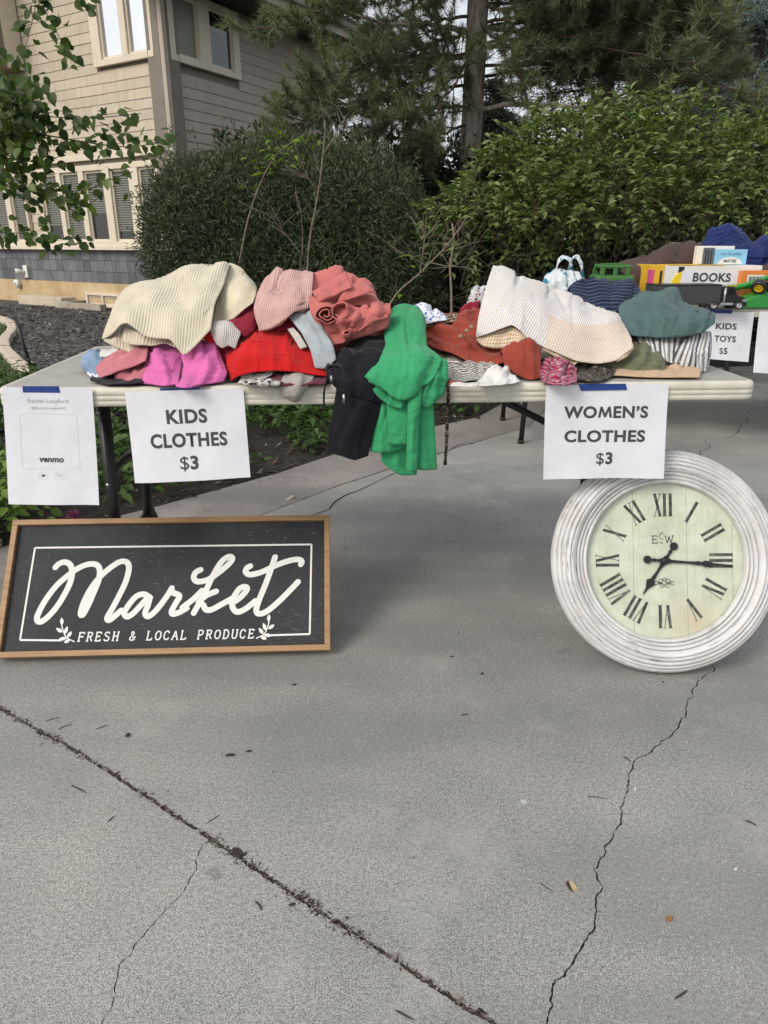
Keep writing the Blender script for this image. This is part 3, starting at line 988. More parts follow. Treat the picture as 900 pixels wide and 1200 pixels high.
def m_distress():
    m = NT('distressed_white_paint', 0.6)
    co = m.coord('Object')
    # clock-local polar coordinates: scratches run round the frame
    mp = m.n('ShaderNodeVectorTransform') if False else None
    s = m.sep(m.coord('UV'))
    cmb = m.n('ShaderNodeCombineXYZ')
    m.l(m.math('MULTIPLY', s[0], 7.0), cmb.inputs[0]); m.l(m.math('MULTIPLY', s[1], 15.0), cmb.inputs[1])
    n1 = m.noise(cmb.outputs[0], 3.0, 6, 0.72)
    n2 = m.noise(co, 9.0, 4, 0.6)
    base = m.ramp(n2, [(0.3, (0.52, 0.51, 0.50, 1)), (0.6, (0.68, 0.68, 0.68, 1))])
    worn = m.ramp(n1, [(0.57, (0, 0, 0)), (0.61, (0.85, 0.85, 0.85))])
    worn = m.math('MULTIPLY', worn, m.ramp(m.noise(co, 6.0, 3), [(0.38, (0.1, 0.1, 0.1)), (0.55, (1, 1, 1))]))
    c = m.mix(worn, base, (0.075, 0.062, 0.052, 1))
    gl = None
    for gv in GROOVES:
        d_ = m.ramp(m.math('ABSOLUTE', m.math('SUBTRACT', s[1], gv)), [(0.004, (1, 1, 1)), (0.015, (0, 0, 0))])
        gl = d_ if gl is None else m.math('MAXIMUM', gl, d_)
    gl = m.math('MULTIPLY', gl, m.ramp(n1, [(0.36, (0.10, 0.10, 0.10)), (0.52, (0.85, 0.85, 0.85))]))
    c = m.mix(gl, c, (0.12, 0.105, 0.09, 1))
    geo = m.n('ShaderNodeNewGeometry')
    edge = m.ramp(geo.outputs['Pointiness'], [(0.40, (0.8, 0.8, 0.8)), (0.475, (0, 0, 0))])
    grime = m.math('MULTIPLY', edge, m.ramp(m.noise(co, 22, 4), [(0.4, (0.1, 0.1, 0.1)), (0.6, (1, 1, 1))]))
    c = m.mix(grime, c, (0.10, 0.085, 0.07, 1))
    m.color(c)
    m.bump(n1, 0.2, 0.001)
    return m.m
M_DIST = m_distress()

def lathe(name, prof, mw, mat, parent, n=128):
    V, F, UV = [], [], []
    k = len(prof)
    for i in range(n):
        a = 2 * PI * i / n
        for r, z in prof:
            V.append(mw @ Vector((r * math.cos(a), r * math.sin(a), z)))
    for i in range(n):
        j = (i + 1) % n
        for q in range(k - 1):
            F.append((i * k + q, j * k + q, j * k + q + 1, i * k + q + 1))
            UV.append([(i / n, q / k), ((i + 1) / n, q / k), ((i + 1) / n, (q + 1) / k), (i / n, (q + 1) / k)])
    me = mesh(V, F, True)
    uv = me.uv_layers.new(name='UVMap')
    flat = [c for f in UV for p in f for c in p]
    uv.data.foreach_set('uv', flat)
    return link(name, me, mat, parent)

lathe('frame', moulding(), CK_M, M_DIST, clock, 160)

def m_face():
    m = NT('aged_cream_face', 0.6)
    co = m.mapping(m.coord('UV'), (1, 1, 1))
    n = m.noise(co, 5, 6, 0.7)
    c = m.ramp(n, [(0.3, (0.42, 0.45, 0.35, 1)), (0.55, (0.55, 0.58, 0.465, 1)), (0.75, (0.64, 0.66, 0.56, 1))])
    gr = m.noise(m.mapping(co, (34, 3, 1)), 1.5, 5, 0.7)
    c = m.mix(m.ramp(gr, [(0.50, (0, 0, 0)), (0.72, (0.5, 0.5, 0.5))]), c, (0.40, 0.39, 0.25, 1))
    s = m.sep(m.coord('UV'))
    # age stain at the lower rim
    dx = m.math('SUBTRACT', s[0], 0.68); dy = m.math('SUBTRACT', s[1], 0.10)
    dd = m.math('SQRT', m.math('ADD', m.math('MULTIPLY', dx, dx), m.math('MULTIPLY', dy, dy)))
    stn = m.math('MULTIPLY', m.ramp(dd, [(0.0, (0.5, 0.5, 0.5)), (0.24, (0, 0, 0))]), m.ramp(n, [(0.35, (0.2, 0.2, 0.2)), (0.6, (1, 1, 1))]))
    c = m.mix(stn, c, (0.44, 0.29, 0.12, 1))
    sp = m.ramp(m.noise(co, 60, 4, 0.7), [(0.63, (0, 0, 0)), (0.72, (0.6, 0.6, 0.6))])
    c = m.mix(sp, c, (0.30, 0.28, 0.19, 1))
    m.color(c)
    return m.m
M_FACE = m_face()
RF = R_ * 0.70
# the dial is made of four boards
edges = [-1.0, -0.50, 0.02, 0.47, 1.0]
edges = [-1.0, -0.385, 0.29, 0.86, 1.0]
for a, b in zip(edges, edges[1:]):
    a2, b2 = a * RF + 0.0004, b * RF - 0.0004
    xs = np.linspace(a2, b2, 14)
    top = [(x, math.sqrt(max(RF * RF - x * x, 0))) for x in xs]
    pts = [(x, -y) for x, y in top] + [(x, y) for x, y in reversed(top)]
    pts = [p for i, p in enumerate(pts) if i == 0 or (abs(p[0] - pts[i - 1][0]) + abs(p[1] - pts[i - 1][1])) > 1e-6]
    if abs(pts[0][0] - pts[-1][0]) + abs(pts[0][1] - pts[-1][1]) < 1e-6: pts = pts[:-1]
    n = len(pts)
    V = [CK_M @ Vector((x, y, 0.004)) for x, y in pts] + [CK_M @ Vector((x, y, -0.006)) for x, y in pts]
    F = [tuple(range(n)), tuple(reversed(range(n, 2 * n)))] + [(i, i + n, (i + 1) % n + n, (i + 1) % n) for i in range(n)]
    me = mesh(V, F)
    uv = me.uv_layers.new(name='UVMap')
    for p in me.polygons:
        for li in p.loop_indices:
            vi = me.loops[li].vertex_index % n
            uv.data[li].uv = (pts[vi][0] / (2 * RF) + 0.5, pts[vi][1] / (2 * RF) + 0.5)
    link('dial_board', me, M_FACE, clock)

def m_worn_ink():
    m = NT('worn_numeral_ink', 0.7)
    co = m.coord('Object')
    n = m.noise(co, 60, 5, 0.75)
    m.color(m.ramp(n, [(0.42, (0.022, 0.024, 0.024, 1)), (0.60, (0.10, 0.105, 0.09, 1)), (0.70, (0.42, 0.43, 0.33, 1))]))
    return m.m
M_NUM = m_worn_ink()
ROMAN = ['XII', 'I', 'II', 'III', 'IV', 'V', 'VI', 'VII', 'VIII', 'IX', 'X', 'XI']
NH = 0.060
def numeral(s, ang):
    """thick and thin strokes of one roman numeral, feet to the centre"""
    wI, wV, wX = 0.0150, 0.024, 0.022
    ws = {'I': wI, 'V': wV, 'X': wX}
    tot = sum(ws[c] for c in s)
    x = -tot / 2
    bag = Bag()
    mw = CK_M @ Matrix.Rotation(-ang, 4, 'Z') @ Matrix.Translation((0, RF * 0.715 - NH / 2, 0))
    z = [0.0046]
    def st(a, b, w):
        z[0] += 0.00003
        bag.add(*ribbon([a, b], w, z[0], z[0], mw, round_ends=False))
    for c in s:
        w = ws[c]; m_ = x + w / 2
        if c == 'I':
            st((m_, 0), (m_, NH), 0.0078); st((m_ - 0.006, 0.0006), (m_ + 0.006, 0.0006), 0.0012); st((m_ - 0.006, NH - 0.0006), (m_ + 0.006, NH - 0.0006), 0.0012)
        elif c == 'V':
            st((m_ - 0.007, NH), (m_ + 0.0005, 0), 0.0075); st((m_ + 0.008, NH), (m_ + 0.001, 0), 0.0017)
            st((m_ - 0.0115, NH - 0.0006), (m_ - 0.002, NH - 0.0006), 0.0012); st((m_ + 0.004, NH - 0.0006), (m_ + 0.0115, NH - 0.0006), 0.0012)
        else:
            st((m_ - 0.007, NH), (m_ + 0.007, 0), 0.0072); st((m_ + 0.007, NH), (m_ - 0.007, 0), 0.0016)
            for sx in (-0.007, 0.007):
                st((m_ + sx - 0.0045, NH - 0.0006), (m_ + sx + 0.0045, NH - 0.0006), 0.0012); st((m_ + sx - 0.0045, 0.0006), (m_ + sx + 0.0045, 0.0006), 0.0012)
        x += w
    bag.build('numeral', M_NUM, clock, False)
for h, s in enumerate(ROMAN):
    numeral(s, 2 * PI * h / 12)
M_HAND = plain('black_clock_hand', (0.01, 0.01, 0.011, 1), 0.45, 0.2, 60)
def plate(name, pts, z, mw, mat, parent, th=0.0012):
    n = len(pts)
    V = [mw @ Vector((x, y, z)) for x, y in pts] + [mw @ Vector((x, y, z - th)) for x, y in pts]
    F = [tuple(range(n)), tuple(reversed(range(n, 2 * n)))] + [(i, i + n, (i + 1) % n + n, (i + 1) % n) for i in range(n)]
    return mobj(name, V, F, mat, parent)
def hand(name, ang, length, tail, z, spade):
    half = [(-tail - 0.0, 0.0)]
    r = 0.0105
    half = [(-tail - r * math.cos(a), r * math.sin(a)) for a in np.linspace(0, PI * 0.86, 9)]
    half += [(-tail * 0.72, 0.0028), (-tail * 0.62, 0.0052), (-tail * 0.5, 0.003), (-0.016, 0.0035), (0.0, 0.010), (0.018, 0.0040), (length * 0.32, 0.0030), (length * 0.46, 0.0042),
             (length * 0.50, 0.0060), (length * 0.53, 0.0036)]
    if spade: half += [(length * 0.56, 0.006), (length * 0.64, 0.0125), (length * 0.70, 0.0095), (length * 0.82, 0.0035), (length, 0.0010)]
    else: half += [(length * 0.56, 0.0050), (length * 0.60, 0.0085), (length * 0.66, 0.0070), (length * 0.72, 0.0034), (length, 0.0016)]
    pts = half + [(x, -y) for x, y in reversed(half) if abs(y) > 1e-9]
    mw = CK_M @ Matrix.Rotation(ang, 4, 'Z')
    plate(name, list(reversed(pts)), z, mw, M_HAND, clock)
hand('minute_hand', math.radians(-4.5), 0.172, 0.045, 0.0125, False)
hand('hour_hand', math.radians(-123), 0.104, 0.045, 0.0095, True)
lathe('hub', [(0.0001, 0.0165), (0.005, 0.0165), (0.0075, 0.015), (0.0085, 0.012), (0.0085, 0.0045)], CK_M, M_HAND, clock, 20)
def dial_text(s, x, y, size, bold=0.0):
    me = text_mesh(s, bold)
    for v in me.vertices: v.co = CK_M @ Vector((x + v.co.x * size, y + v.co.y * size, 0.0047))
    link('dial_lettering', me, M_NUM, clock)
# letters E C W with slab serifs, and the little co.
def dial_glyph(strokes_, x, y, sx, sy, w):
    bag = Bag(); z = 0.0046
    for s in strokes_:
        z += 0.00003
        bag.add(*ribbon([(x + a * sx, y + b * sy) for a, b in s], w, z, z, CK_M, n=max(5, 5 * len(s)), round_ends=False))
    bag.build('dial_lettering', M_NUM, clock, False)
dial_glyph(GLYPH['E'], -0.030, 0.046, 0.020, 0.019, 0.0021)
dial_glyph(GLYPH['C'], -0.0105, 0.056, 0.013, 0.017, 0.0016)
dial_glyph([[(.05, 1), (.28, 0)], [(.28, 0), (.5, .85)], [(.5, .85), (.72, 0)], [(.72, 0), (.95, 1)], [(-.06, 1), (.18, 1)], [(.82, 1), (1.06, 1)], [(.4, .85), (.6, .85)]], 0.003, 0.046, 0.022, 0.019, 0.0021)
dial_text('co.', -0.006, 0.0455, 0.0085, 0.01)
# small engraved ornament under the hands
bag = Bag(); z = 0.0046
for k, (a, b, r) in enumerate([(0, 0, .008), (-.009, .004, .006), (.009, .004, .006), (-.006, -.007, .005), (.006, -.007, .005), (0, .008, .005)]):
    z += 0.00004
    bag.add(*ribbon([(a + r * math.cos(t), -0.058 + b + r * math.sin(t)) for t in np.linspace(0, 5.6, 9)], 0.0016, z, z, CK_M, round_ends=False))
for sx in (-1, 1):
    for dy in (-0.003, 0.003):
        z += 0.00004
        bag.add(*ribbon([(sx * .008, -0.058), (sx * .018, -0.058 + dy), (sx * .027, -0.060 + dy * 1.6)], 0.0018, z, z, CK_M, taper=[1, 1.6, .2], round_ends=False))
bag.build('dial_ornament', M_NUM, clock, False)
# ================================================================ CLOTHES
def front_y(px):
    return T_L.y + (T_R.y - T_L.y) * min(1, max(0, px / 900.0))

def cpt(c):
    """control point: photo pixel and depth behind the table's front edge; None lies on the table, ('h', x) x metres above it"""
    px, py, d = c
    if d is None: return gnd(px, py, TZ + 0.007)
    if isinstance(d, tuple): return gnd(px, py, TZ + d[1])
    return at(px, py, front_y(px) + d)

def wave_noise(U, V, lam, aniso, rng, n=10):
    """smooth random field; folds run mostly across the direction with the shorter wave"""
    f = np.zeros_like(U)
    for k in range(n):
        a = rng.uniform(0, 2 * PI)
        kk = 2 * PI / lam * rng.uniform(0.6, 1.5)
        kx, ky = kk * math.cos(a) * aniso[0], kk * math.sin(a) * aniso[1]
        f += np.sin(kx * U + ky * V + rng.uniform(0, 6.28))
    return f / math.sqrt(n)

def normals(X):
    du = np.gradient(X, axis=1); dv = np.gradient(X, axis=0)
    n = np.cross(du, dv)
    return n / (np.linalg.norm(n, axis=2)[..., None] + 1e-9)

TYn = np.array(T_Y); TLn = np.array([T_L.x, T_L.y, 0])
def keep_off(X, eps):
    ly = (X - TLn) @ TYn
    low = X[..., 2] < TZ + eps
    on = low & (ly > 0.02) & (ly < T_DEP)
    X[..., 2] = np.where(on, TZ + eps, X[..., 2])
    edge = low & (ly > -eps) & (ly <= 0.02) & (X[..., 2] > TZ - 0.06)
    mv = np.where(edge, -eps - ly, 0)
    X += mv[..., None] * TYn
    return X

def buckle(P, su, sv, lam, aniso, amp, iters, k, kb, rng, UV, table=True, eps=0.004):
    """Cloth with a little more length than its shape asks for: the spare length folds up into wrinkles."""
    U, V = UV
    X = P + normals(P) * (amp * wave_noise(U, V, lam, aniso, rng))[..., None]
    Lu = np.linalg.norm(P[:, 1:] - P[:, :-1], axis=2) * su
    Lv = np.linalg.norm(P[1:] - P[:-1], axis=2) * sv
    def relax(A, B, L):
        d = B - A
        l = np.linalg.norm(d, axis=2) + 1e-9
        return d * (0.48 * (1 - L / l))[..., None]
    for it in range(iters):
        for s in (0, 1):
            A, B = X[:, s:-1:2], X[:, s + 1::2]
            c = relax(A, B, Lu[:, s::2]); A += c; B -= c
            A, B = X[s:-1:2], X[s + 1::2]
            c = relax(A, B, Lv[s::2]); A += c; B -= c
        X[:, 1:-1] += kb * (0.5 * (X[:, :-2] + X[:, 2:]) - X[:, 1:-1])
        X[1:-1] += kb * (0.5 * (X[:-2] + X[2:]) - X[1:-1])
        X += k * (P - X)
        if table and it % 8 == 7: keep_off(X, eps)
    if table: keep_off(X, eps)
    return X

def creases(U, V, lam, rng):
    """long pinched folds that run mostly one way, sharp on the back and soft in the valley"""
    f = np.zeros_like(U)
    a0 = rng.uniform(-0.5, 0.5) if rng.uniform() < 0.6 else rng.uniform(0.6, 2.4)
    for k in range(9):
        a = a0 + rng.normal(0, 0.38); w = lam * rng.uniform(0.5, 1.5)
        x = U * math.cos(a) + V * math.sin(a); y = -U * math.sin(a) + V * math.cos(a)
        q = x / w + 0.22 * np.sin(y / w * 0.9 + rng.uniform(0, 6)) + 0.10 * np.sin(y / w * 2.3 + rng.uniform(0, 6)) + rng.uniform(0, 6)
        c = q - np.round(q)
        r = np.where(c > 0, np.clip(1 - c * 3.2, 0, 1), np.clip(1 + c * 7.5, 0, 1)) ** 1.4      # one flank steep, the other long
        m = np.clip(np.sin(x / (w * 2.7) + rng.uniform(0, 6)) * 0.8 + np.sin(y / (lam * 2.2) + rng.uniform(0, 6)) * 0.7 - 0.25, 0, 1)
        f += r * m * rng.choice([1.0, 0.8, -0.6])
    return f * 0.8

def long_folds(U, V, rng, count, hi):
    """tension folds: curved ridges, steep on one side, that run from the top of a cloth towards its hem"""
    ulen, vlen = U.max(), V.max()
    f = np.zeros_like(U)
    for k in range(count):
        s0, s1 = rng.uniform(0.05, 0.95), 0
        s1 = np.clip(s0 + rng.normal(0, 0.22), -0.05, 1.05); sm = (s0 + s1) / 2 + rng.normal(0, 0.06)
        t0, t1 = (rng.uniform(0.55, 1.0), rng.uniform(0.0, 0.4)) if rng.uniform() < 0.75 else (rng.uniform(0.3, 0.7), rng.uniform(0.3, 0.7))
        if abs(t0 - t1) < 0.25: s1 = np.clip(s0 + rng.choice([-1, 1]) * rng.uniform(0.25, 0.5), 0, 1)
        w = rng.uniform(0.010, 0.026); h = rng.uniform(0.45, 1.0) * hi * rng.choice([1, 1, 1, -0.7])
        T = np.linspace(0, 1, 13)
        x = ((1 - T) ** 2 * s0 + 2 * T * (1 - T) * sm + T ** 2 * s1) * ulen
        y = ((1 - T) ** 2 * t0 + 2 * T * (1 - T) * ((t0 + t1) / 2 + rng.normal(0, 0.05)) + T ** 2 * t1) * vlen
        best = np.full(U.shape, 9.0); val = np.zeros_like(U)
        for i in range(12):
            dx, dy = x[i + 1] - x[i], y[i + 1] - y[i]; L2_ = dx * dx + dy * dy + 1e-12
            q = np.clip(((U - x[i]) * dx + (V - y[i]) * dy) / L2_, 0, 1)
            ex, ey = U - x[i] - q * dx, V - y[i] - q * dy
            d = np.hypot(ex, ey); side = np.sign(dx * ey - dy * ex)
            ww = np.where(side > 0, w, w * 0.40)
            taper = np.sin(PI * np.clip((i + q) / 12, 0, 1)) ** 0.6
            p = np.clip(1 - d / ww, 0, 1) ** 1.3 * taper
            m = d < best
            val = np.where(m, p, val); best = np.where(m, d, best)
        f += val * h
    return f

GSEED = [11]
def drape(name, rows, mat, parent=None, th=0.004, su=1.05, sv=1.03, lam=0.09, aniso=(1.0, 0.5), amp=0.006, iters=70, k=0.02, kb=0.10,
          back=None, cell=0.0055, table=True, label=None, cat=None, group=None, cr=0.0045, flip=False, nf=None, fh=0.009):
    """A cloth laid through rows of control points, with wrinkles and thickness."""
    GSEED[0] += 1
    rng = np.random.default_rng(GSEED[0])
    R = [np.array([tuple(cpt(c)) for c in r]) for r in rows]
    if back is not None:
        last = R[-1]
        b1 = last + np.array([0, back * 0.45, 0]); b1[:, 2] = np.maximum(last[:, 2] - 0.25 * (last[:, 2] - TZ) - 0.005, TZ + 0.01)
        b2 = last + np.array([0, back, 0]); b2[:, 2] = TZ + 0.01
        R += [b1, b2]
    ulen = max(np.linalg.norm(np.diff(r, axis=0), axis=1).sum() for r in R)
    nu = int(min(120, max(10, ulen / cell)))
    G = np.stack([catmull(r, nu, tight=0.55) for r in R])                     # rows, nu, 3
    vlen = np.linalg.norm(np.diff(G, axis=0), axis=2).mean(1).sum()
    nv = int(min(110, max(8, vlen / cell)))
    G = np.stack([catmull(G[:, i], nv, tight=0.6) for i in range(nu)], axis=1)  # nv, nu, 3
    U, V = np.meshgrid(np.linspace(0, ulen, nu), np.linspace(0, vlen, nv))
    X = buckle(G, 1 + (su - 1) * 1.7, 1 + (sv - 1) * 1.9, lam, aniso, amp * 1.5, iters, k * 0.35, kb * 0.28, rng, (U, V), table, th * 0.6 + 0.001)
    # sewn edges are stiffer than the cloth between them
    eu = np.minimum(U, ulen - U); ev = np.minimum(V, vlen - V)
    ew = np.clip(np.minimum(eu, ev) / min(0.030, 0.3 * min(ulen, vlen)), 0, 1); ew = ew * ew * (3 - 2 * ew)
    X = G + (X - G) * (0.30 + 0.70 * ew)[..., None]
    nf_ = int(np.clip(ulen * vlen * 220, 2, 11)) if nf is None else nf
    if nf_:
        nr = normals(X)
        if (nr * (np.array([0, 0, CAM_H]) - X)).sum() < 0: nr = -nr
        X = X + nr * (long_folds(U, V, rng, nf_, min(fh, 0.10 * min(ulen, vlen))) * (0.25 + 0.75 * ew))[..., None]
    if cr:
        X = X + normals(X) * (creases(U, V, lam, rng) * cr * (0.12 + 0.88 * ew))[..., None]
        if table: keep_off(X, th * 0.6 + 0.001)
    if flip: V = V.max() - V
    idx = np.arange(nu * nv).reshape(nv, nu)
    F = np.stack([idx[:-1, :-1], idx[:-1, 1:], idx[1:, 1:], idx[1:, :-1]], axis=2).reshape(-1, 4)
    me = np_mesh(X.reshape(-1, 3), F, True)
    uv = me.uv_layers.new(name='UVMap')
    li = np.zeros(len(me.loops), dtype=np.int32); me.loops.foreach_get('vertex_index', li)
    uvs = np.stack([U.ravel()[li], V.ravel()[li]], axis=1).astype(np.float32)
    uv.data.foreach_set('uv', uvs.ravel())
    o = link(name, me, mat, parent)
    md = o.modifiers.new('thickness', 'SOLIDIFY'); md.thickness = min(th, 0.0045) * 0.55; md.offset = 0
    if label: tag(o, label, cat, group)
    return o, X

def grid_pts(X, s, t):
    nv, nu = X.shape[:2]
    return Vector(X[int(t * (nv - 1)), int(s * (nu - 1))])

# ---------------------------------------------------------------- fabrics
def fabric(name, c, kind='jersey', freq=170.0, pat=None, c2=None, c3=None, rough=0.92, var=0.10, sheen=0.12, relief=1.0, seam=None):
    """c is the cloth's own colour (linear); kind gives the weave, pat a printed or woven pattern"""
    m = NT(name, rough)
    uv = m.coord('UV')
    s = m.sep(uv)
    n = m.noise(uv, 14.0, 3, 0.6)
    col = m.ramp(n, [(0.3, tuple(v * (1 - var) for v in c[:3])), (0.7, tuple(min(1, v * (1 + var)) for v in c[:3]))])
    def sinw(x, f, ph=0.0): return m.math('SINE', m.math('ADD', m.math('MULTIPLY', x, f), ph))
    if pat == 'stripe':            # thin stripes along v
        w = sinw(s[0], freq)
        f = m.ramp(w, [(0.10, (0, 0, 0)), (0.25, (1, 1, 1))]) if False else m.math('GREATER_THAN', w, 0.45)
        w2 = m.math('GREATER_THAN', sinw(s[0], freq * 0.5), 0.0)
        cc = m.mix(w2, c2, c3 or c2)
        col = m.mix(f, col, cc)
    elif pat == 'chevron':         # stripes that change direction across a seam
        a = m.math('SUBTRACT', s[0], 0.27)
        z = m.math('ADD', m.math('MULTIPLY', m.math('ABSOLUTE', a), 0.9), m.math('MULTIPLY', s[1], 0.28))
        f = m.math('GREATER_THAN', sinw(z, freq), 0.35)
        col = m.mix(f, col, m.mix(m.math('GREATER_THAN', sinw(z, freq * 0.5, 0.8), 0.0), c2, c3 or c2))
        lowr = m.math('MULTIPLY', m.math('GREATER_THAN', s[0], 0.20), m.math('LESS_THAN', m.math('ADD', s[1], m.math('MULTIPLY', s[0], -0.16)), 0.07))
        g = m.math('GREATER_THAN', sinw(m.math('SUBTRACT', s[1], m.math('MULTIPLY', s[0], 0.25)), freq), 0.3)
        g = m.math('MULTIPLY', m.math('MULTIPLY', g, lowr), 0.8)
        col = m.mix(g, col, (0.60, 0.40, 0.20, 1))
    elif pat == 'gingham':
        f1 = m.math('GREATER_THAN', sinw(s[0], freq), 0.0); f2 = m.math('GREATER_THAN', sinw(s[1], freq), 0.0)
        f = m.math('MULTIPLY', m.math('ADD', f1, f2), 0.5)
        col = m.mix(f, col, c2)
    elif pat == 'plaid':
        f1 = m.math('GREATER_THAN', sinw(s[0], freq), 0.2); f2 = m.math('GREATER_THAN', sinw(s[1], freq * 1.1), 0.3)
        col = m.mix(m.math('MULTIPLY', f1, 0.55), col, c2); col = m.mix(m.math('MULTIPLY', f2, 0.45), col, c3)
        nn = m.noise(uv, 120.0, 3); col = m.mix(m.ramp(nn, [(0.55, (0, 0, 0)), (0.62, (0.6, 0.6, 0.6))]), col, (0.55, 0.5, 0.5, 1))
    elif pat == 'print':           # scattered small motifs
        v = m.n('ShaderNodeTexVoronoi'); v.inputs['Scale'].default_value = freq; m.l(uv, v.inputs['Vector'])
        f = m.math('LESS_THAN', v.outputs['Distance'], 0.34)
        col = m.mix(f, col, c2)
        if c3:
            nn = m.noise(uv, freq * 1.4, 3, 0.7)
            col = m.mix(m.ramp(nn, [(0.55, (0, 0, 0)), (0.60, (1, 1, 1))]), col, c3)
    elif pat == 'bands':           # wide and narrow bands
        w = m.math('ADD', sinw(s[0], freq), m.math('MULTIPLY', sinw(s[0], freq * 2.7, 1.0), 0.6))
        col = m.mix(m.math('GREATER_THAN', w, 0.25), col, c2)
        col = m.mix(m.math('GREATER_THAN', w, 1.0), col, c3 or c2)
    elif pat == 'wavy':
        ss = m.math('ADD', s[1], m.math('MULTIPLY', sinw(s[0], 40.0), 0.004))
        col = m.mix(m.math('GREATER_THAN', sinw(ss, freq), 0.90), col, c2)
    elif pat == 'rows':            # bands of woven ornament
        w = sinw(s[1], freq)
        v = m.n('ShaderNodeTexVoronoi'); v.inputs['Scale'].default_value = 150; m.l(uv, v.inputs['Vector'])
        col = m.mix(m.math('GREATER_THAN', w, 0.1), col, c2)
        col = m.mix(m.math('MULTIPLY', m.math('LESS_THAN', v.outputs['Distance'], 0.36), m.math('LESS_THAN', w, 0.55)), col, c3)
    h = None
    if kind == 'rib': h = sinw(s[0], freq)
    elif kind == 'knit':
        h = m.math('MULTIPLY', sinw(s[0], freq), sinw(s[1], freq * 0.8))
    elif kind == 'ribknit':
        h = m.math('ADD', sinw(s[0], freq), m.math('MULTIPLY', m.math('MULTIPLY', sinw(s[0], freq * 3), sinw(s[1], freq * 2.2)), 0.5))
    elif kind == 'waffle':
        h = m.math('MAXIMUM', sinw(s[0], freq), sinw(s[1], freq))
    if h is not None:
        dist = 0.0026 if freq < 700 else 0.0012
        dk = m.ramp(m.math('MULTIPLY', m.math('ADD', h, 1.0), 0.5), [(0.0, (0.80, 0.79, 0.77)), (0.5, (1, 1, 1))]) if kind in ('rib', 'ribknit', 'knit') else None
        if dk is not None: col = m.mix(0.55, col, dk, 'MULTIPLY')      # furrows of the knit get a darker colour
        b1 = m.bump(h, 0.75 * relief, dist)
        m.bump(m.noise(uv, 900.0, 1), 0.3, 0.0006, b1)
    else:
        # pressed-in creases: sharp-backed ridges at two sizes
        wu = m.mix(0.05, uv, m.noise(uv, 7.0, 2, 0.5, 'Color'))
        r1 = m.math('ABSOLUTE', m.math('SUBTRACT', m.noise(m.mapping(wu, (1.0, 0.28, 1), (0, 0, 0.5)), 15.0, 1, 0.5), 0.5))
        r2 = m.math('ABSOLUTE', m.math('SUBTRACT', m.noise(m.mapping(wu, (0.28, 1.0, 1), (0, 0, 0.3), (3, 1, 0)), 30.0, 1, 0.5), 0.5))
        hh = m.math('ADD', m.math('MULTIPLY', m.math('POWER', r1, 0.6), 1.0), m.math('MULTIPLY', m.math('POWER', r2, 0.6), 0.45))
        b0 = m.bump(m.math('MULTIPLY', hh, -1.0), 0.6 * relief, 0.018)
        b1 = m.bump(m.noise(uv, 55.0, 2, 0.6), 0.35 * relief, 0.0035, b0)
        m.bump(m.noise(uv, 1300.0, 1), 0.30, 0.0005, b1)
    if seam:
        # sewn hem: a groove and a line of stitches at the given distance from the edge
        g1 = m.math('LESS_THAN', m.math('ABSOLUTE', m.math('SUBTRACT', s[1], seam)), 0.0011)
        g2_ = m.math('LESS_THAN', m.math('ABSOLUTE', m.math('SUBTRACT', s[1], seam * 0.80)), 0.0006)
        gg = m.math('MULTIPLY', m.math('ADD', g1, m.math('MULTIPLY', g2_, m.math('GREATER_THAN', sinw(s[0], 1500.0), -0.3))), -1.0)
        prev = [l for l in m.t.links if l.to_socket == m.b.inputs['Normal']][0].from_socket
        m.bump(gg, 0.9, 0.002, prev)
        col = m.mix(m.math('MULTIPLY', g1, 0.25), col, tuple(v * 0.6 for v in c[:3]) + (1,))
    m.color(col)
    m.b.inputs['Sheen Weight'].default_value = sheen
    m.b.inputs['Sheen Roughness'].default_value = 0.5
    m.b.inputs['Specular IOR Level'].default_value = 0.2
    return m.m

CREAM = (0.74, 0.68, 0.525, 1)
F_CREAM = fabric('cream_rib_knit', CREAM, 'ribknit', 760.0, relief=1.2)
F_CREAM2 = fabric('cream_cable_knit', (0.72, 0.655, 0.48, 1), 'knit', 900.0, relief=1.2)
F_MAG = fabric('orchid_pink_fleece', (0.60, 0.135, 0.37, 1), seam=0.045)
F_ROSE = fabric('dusty_rose_gauze', (0.60, 0.20, 0.24, 1), 'knit', 1500.0)
F_DENIM = fabric('washed_blue_denim', (0.20, 0.29, 0.42, 1), 'jersey', var=0.3)
F_BLACK = fabric('black_jersey', (0.010, 0.010, 0.013, 1), sheen=0.12)
F_NAVYBLK = fabric('blue_black_sweat_fabric', (0.0075, 0.0082, 0.0125, 1), seam=0.026, sheen=0.10)
F_CRIM = fabric('crimson_sweat_fabric', (0.235, 0.012, 0.030, 1))
F_MAROON = fabric('maroon_jersey', (0.115, 0.020, 0.035, 1))
F_RED = fabric('bright_red_sweat_fabric', (0.50, 0.010, 0.010, 1), seam=0.036)
F_OATRIB = fabric('oatmeal_rib_knit', (0.60, 0.57, 0.53, 1), 'rib', 1250.0)
F_PALEPINK = fabric('pale_pink_waffle_knit', (0.60, 0.375, 0.345, 1), 'rib', 1250.0, relief=0.9)
F_CORAL = fabric('coral_pink_jersey', (0.475, 0.140, 0.128, 1), seam=0.026)
F_ICE = fabric('icy_grey_boucle', (0.42, 0.48, 0.52, 1), 'knit', 1300.0, var=0.25)
F_WHITE = fabric('soft_white_cotton', (0.66, 0.65, 0.62, 1))
F_SOCK = fabric('grey_sock_knit', (0.44, 0.40, 0.36, 1), 'rib', 1800.0)
F_BWPRINT = fabric('black_white_print', (0.55, 0.53, 0.50, 1), pat='print', freq=70.0, c2=(0.03, 0.03, 0.03, 1), c3=(0.10, 0.02, 0.03, 1))
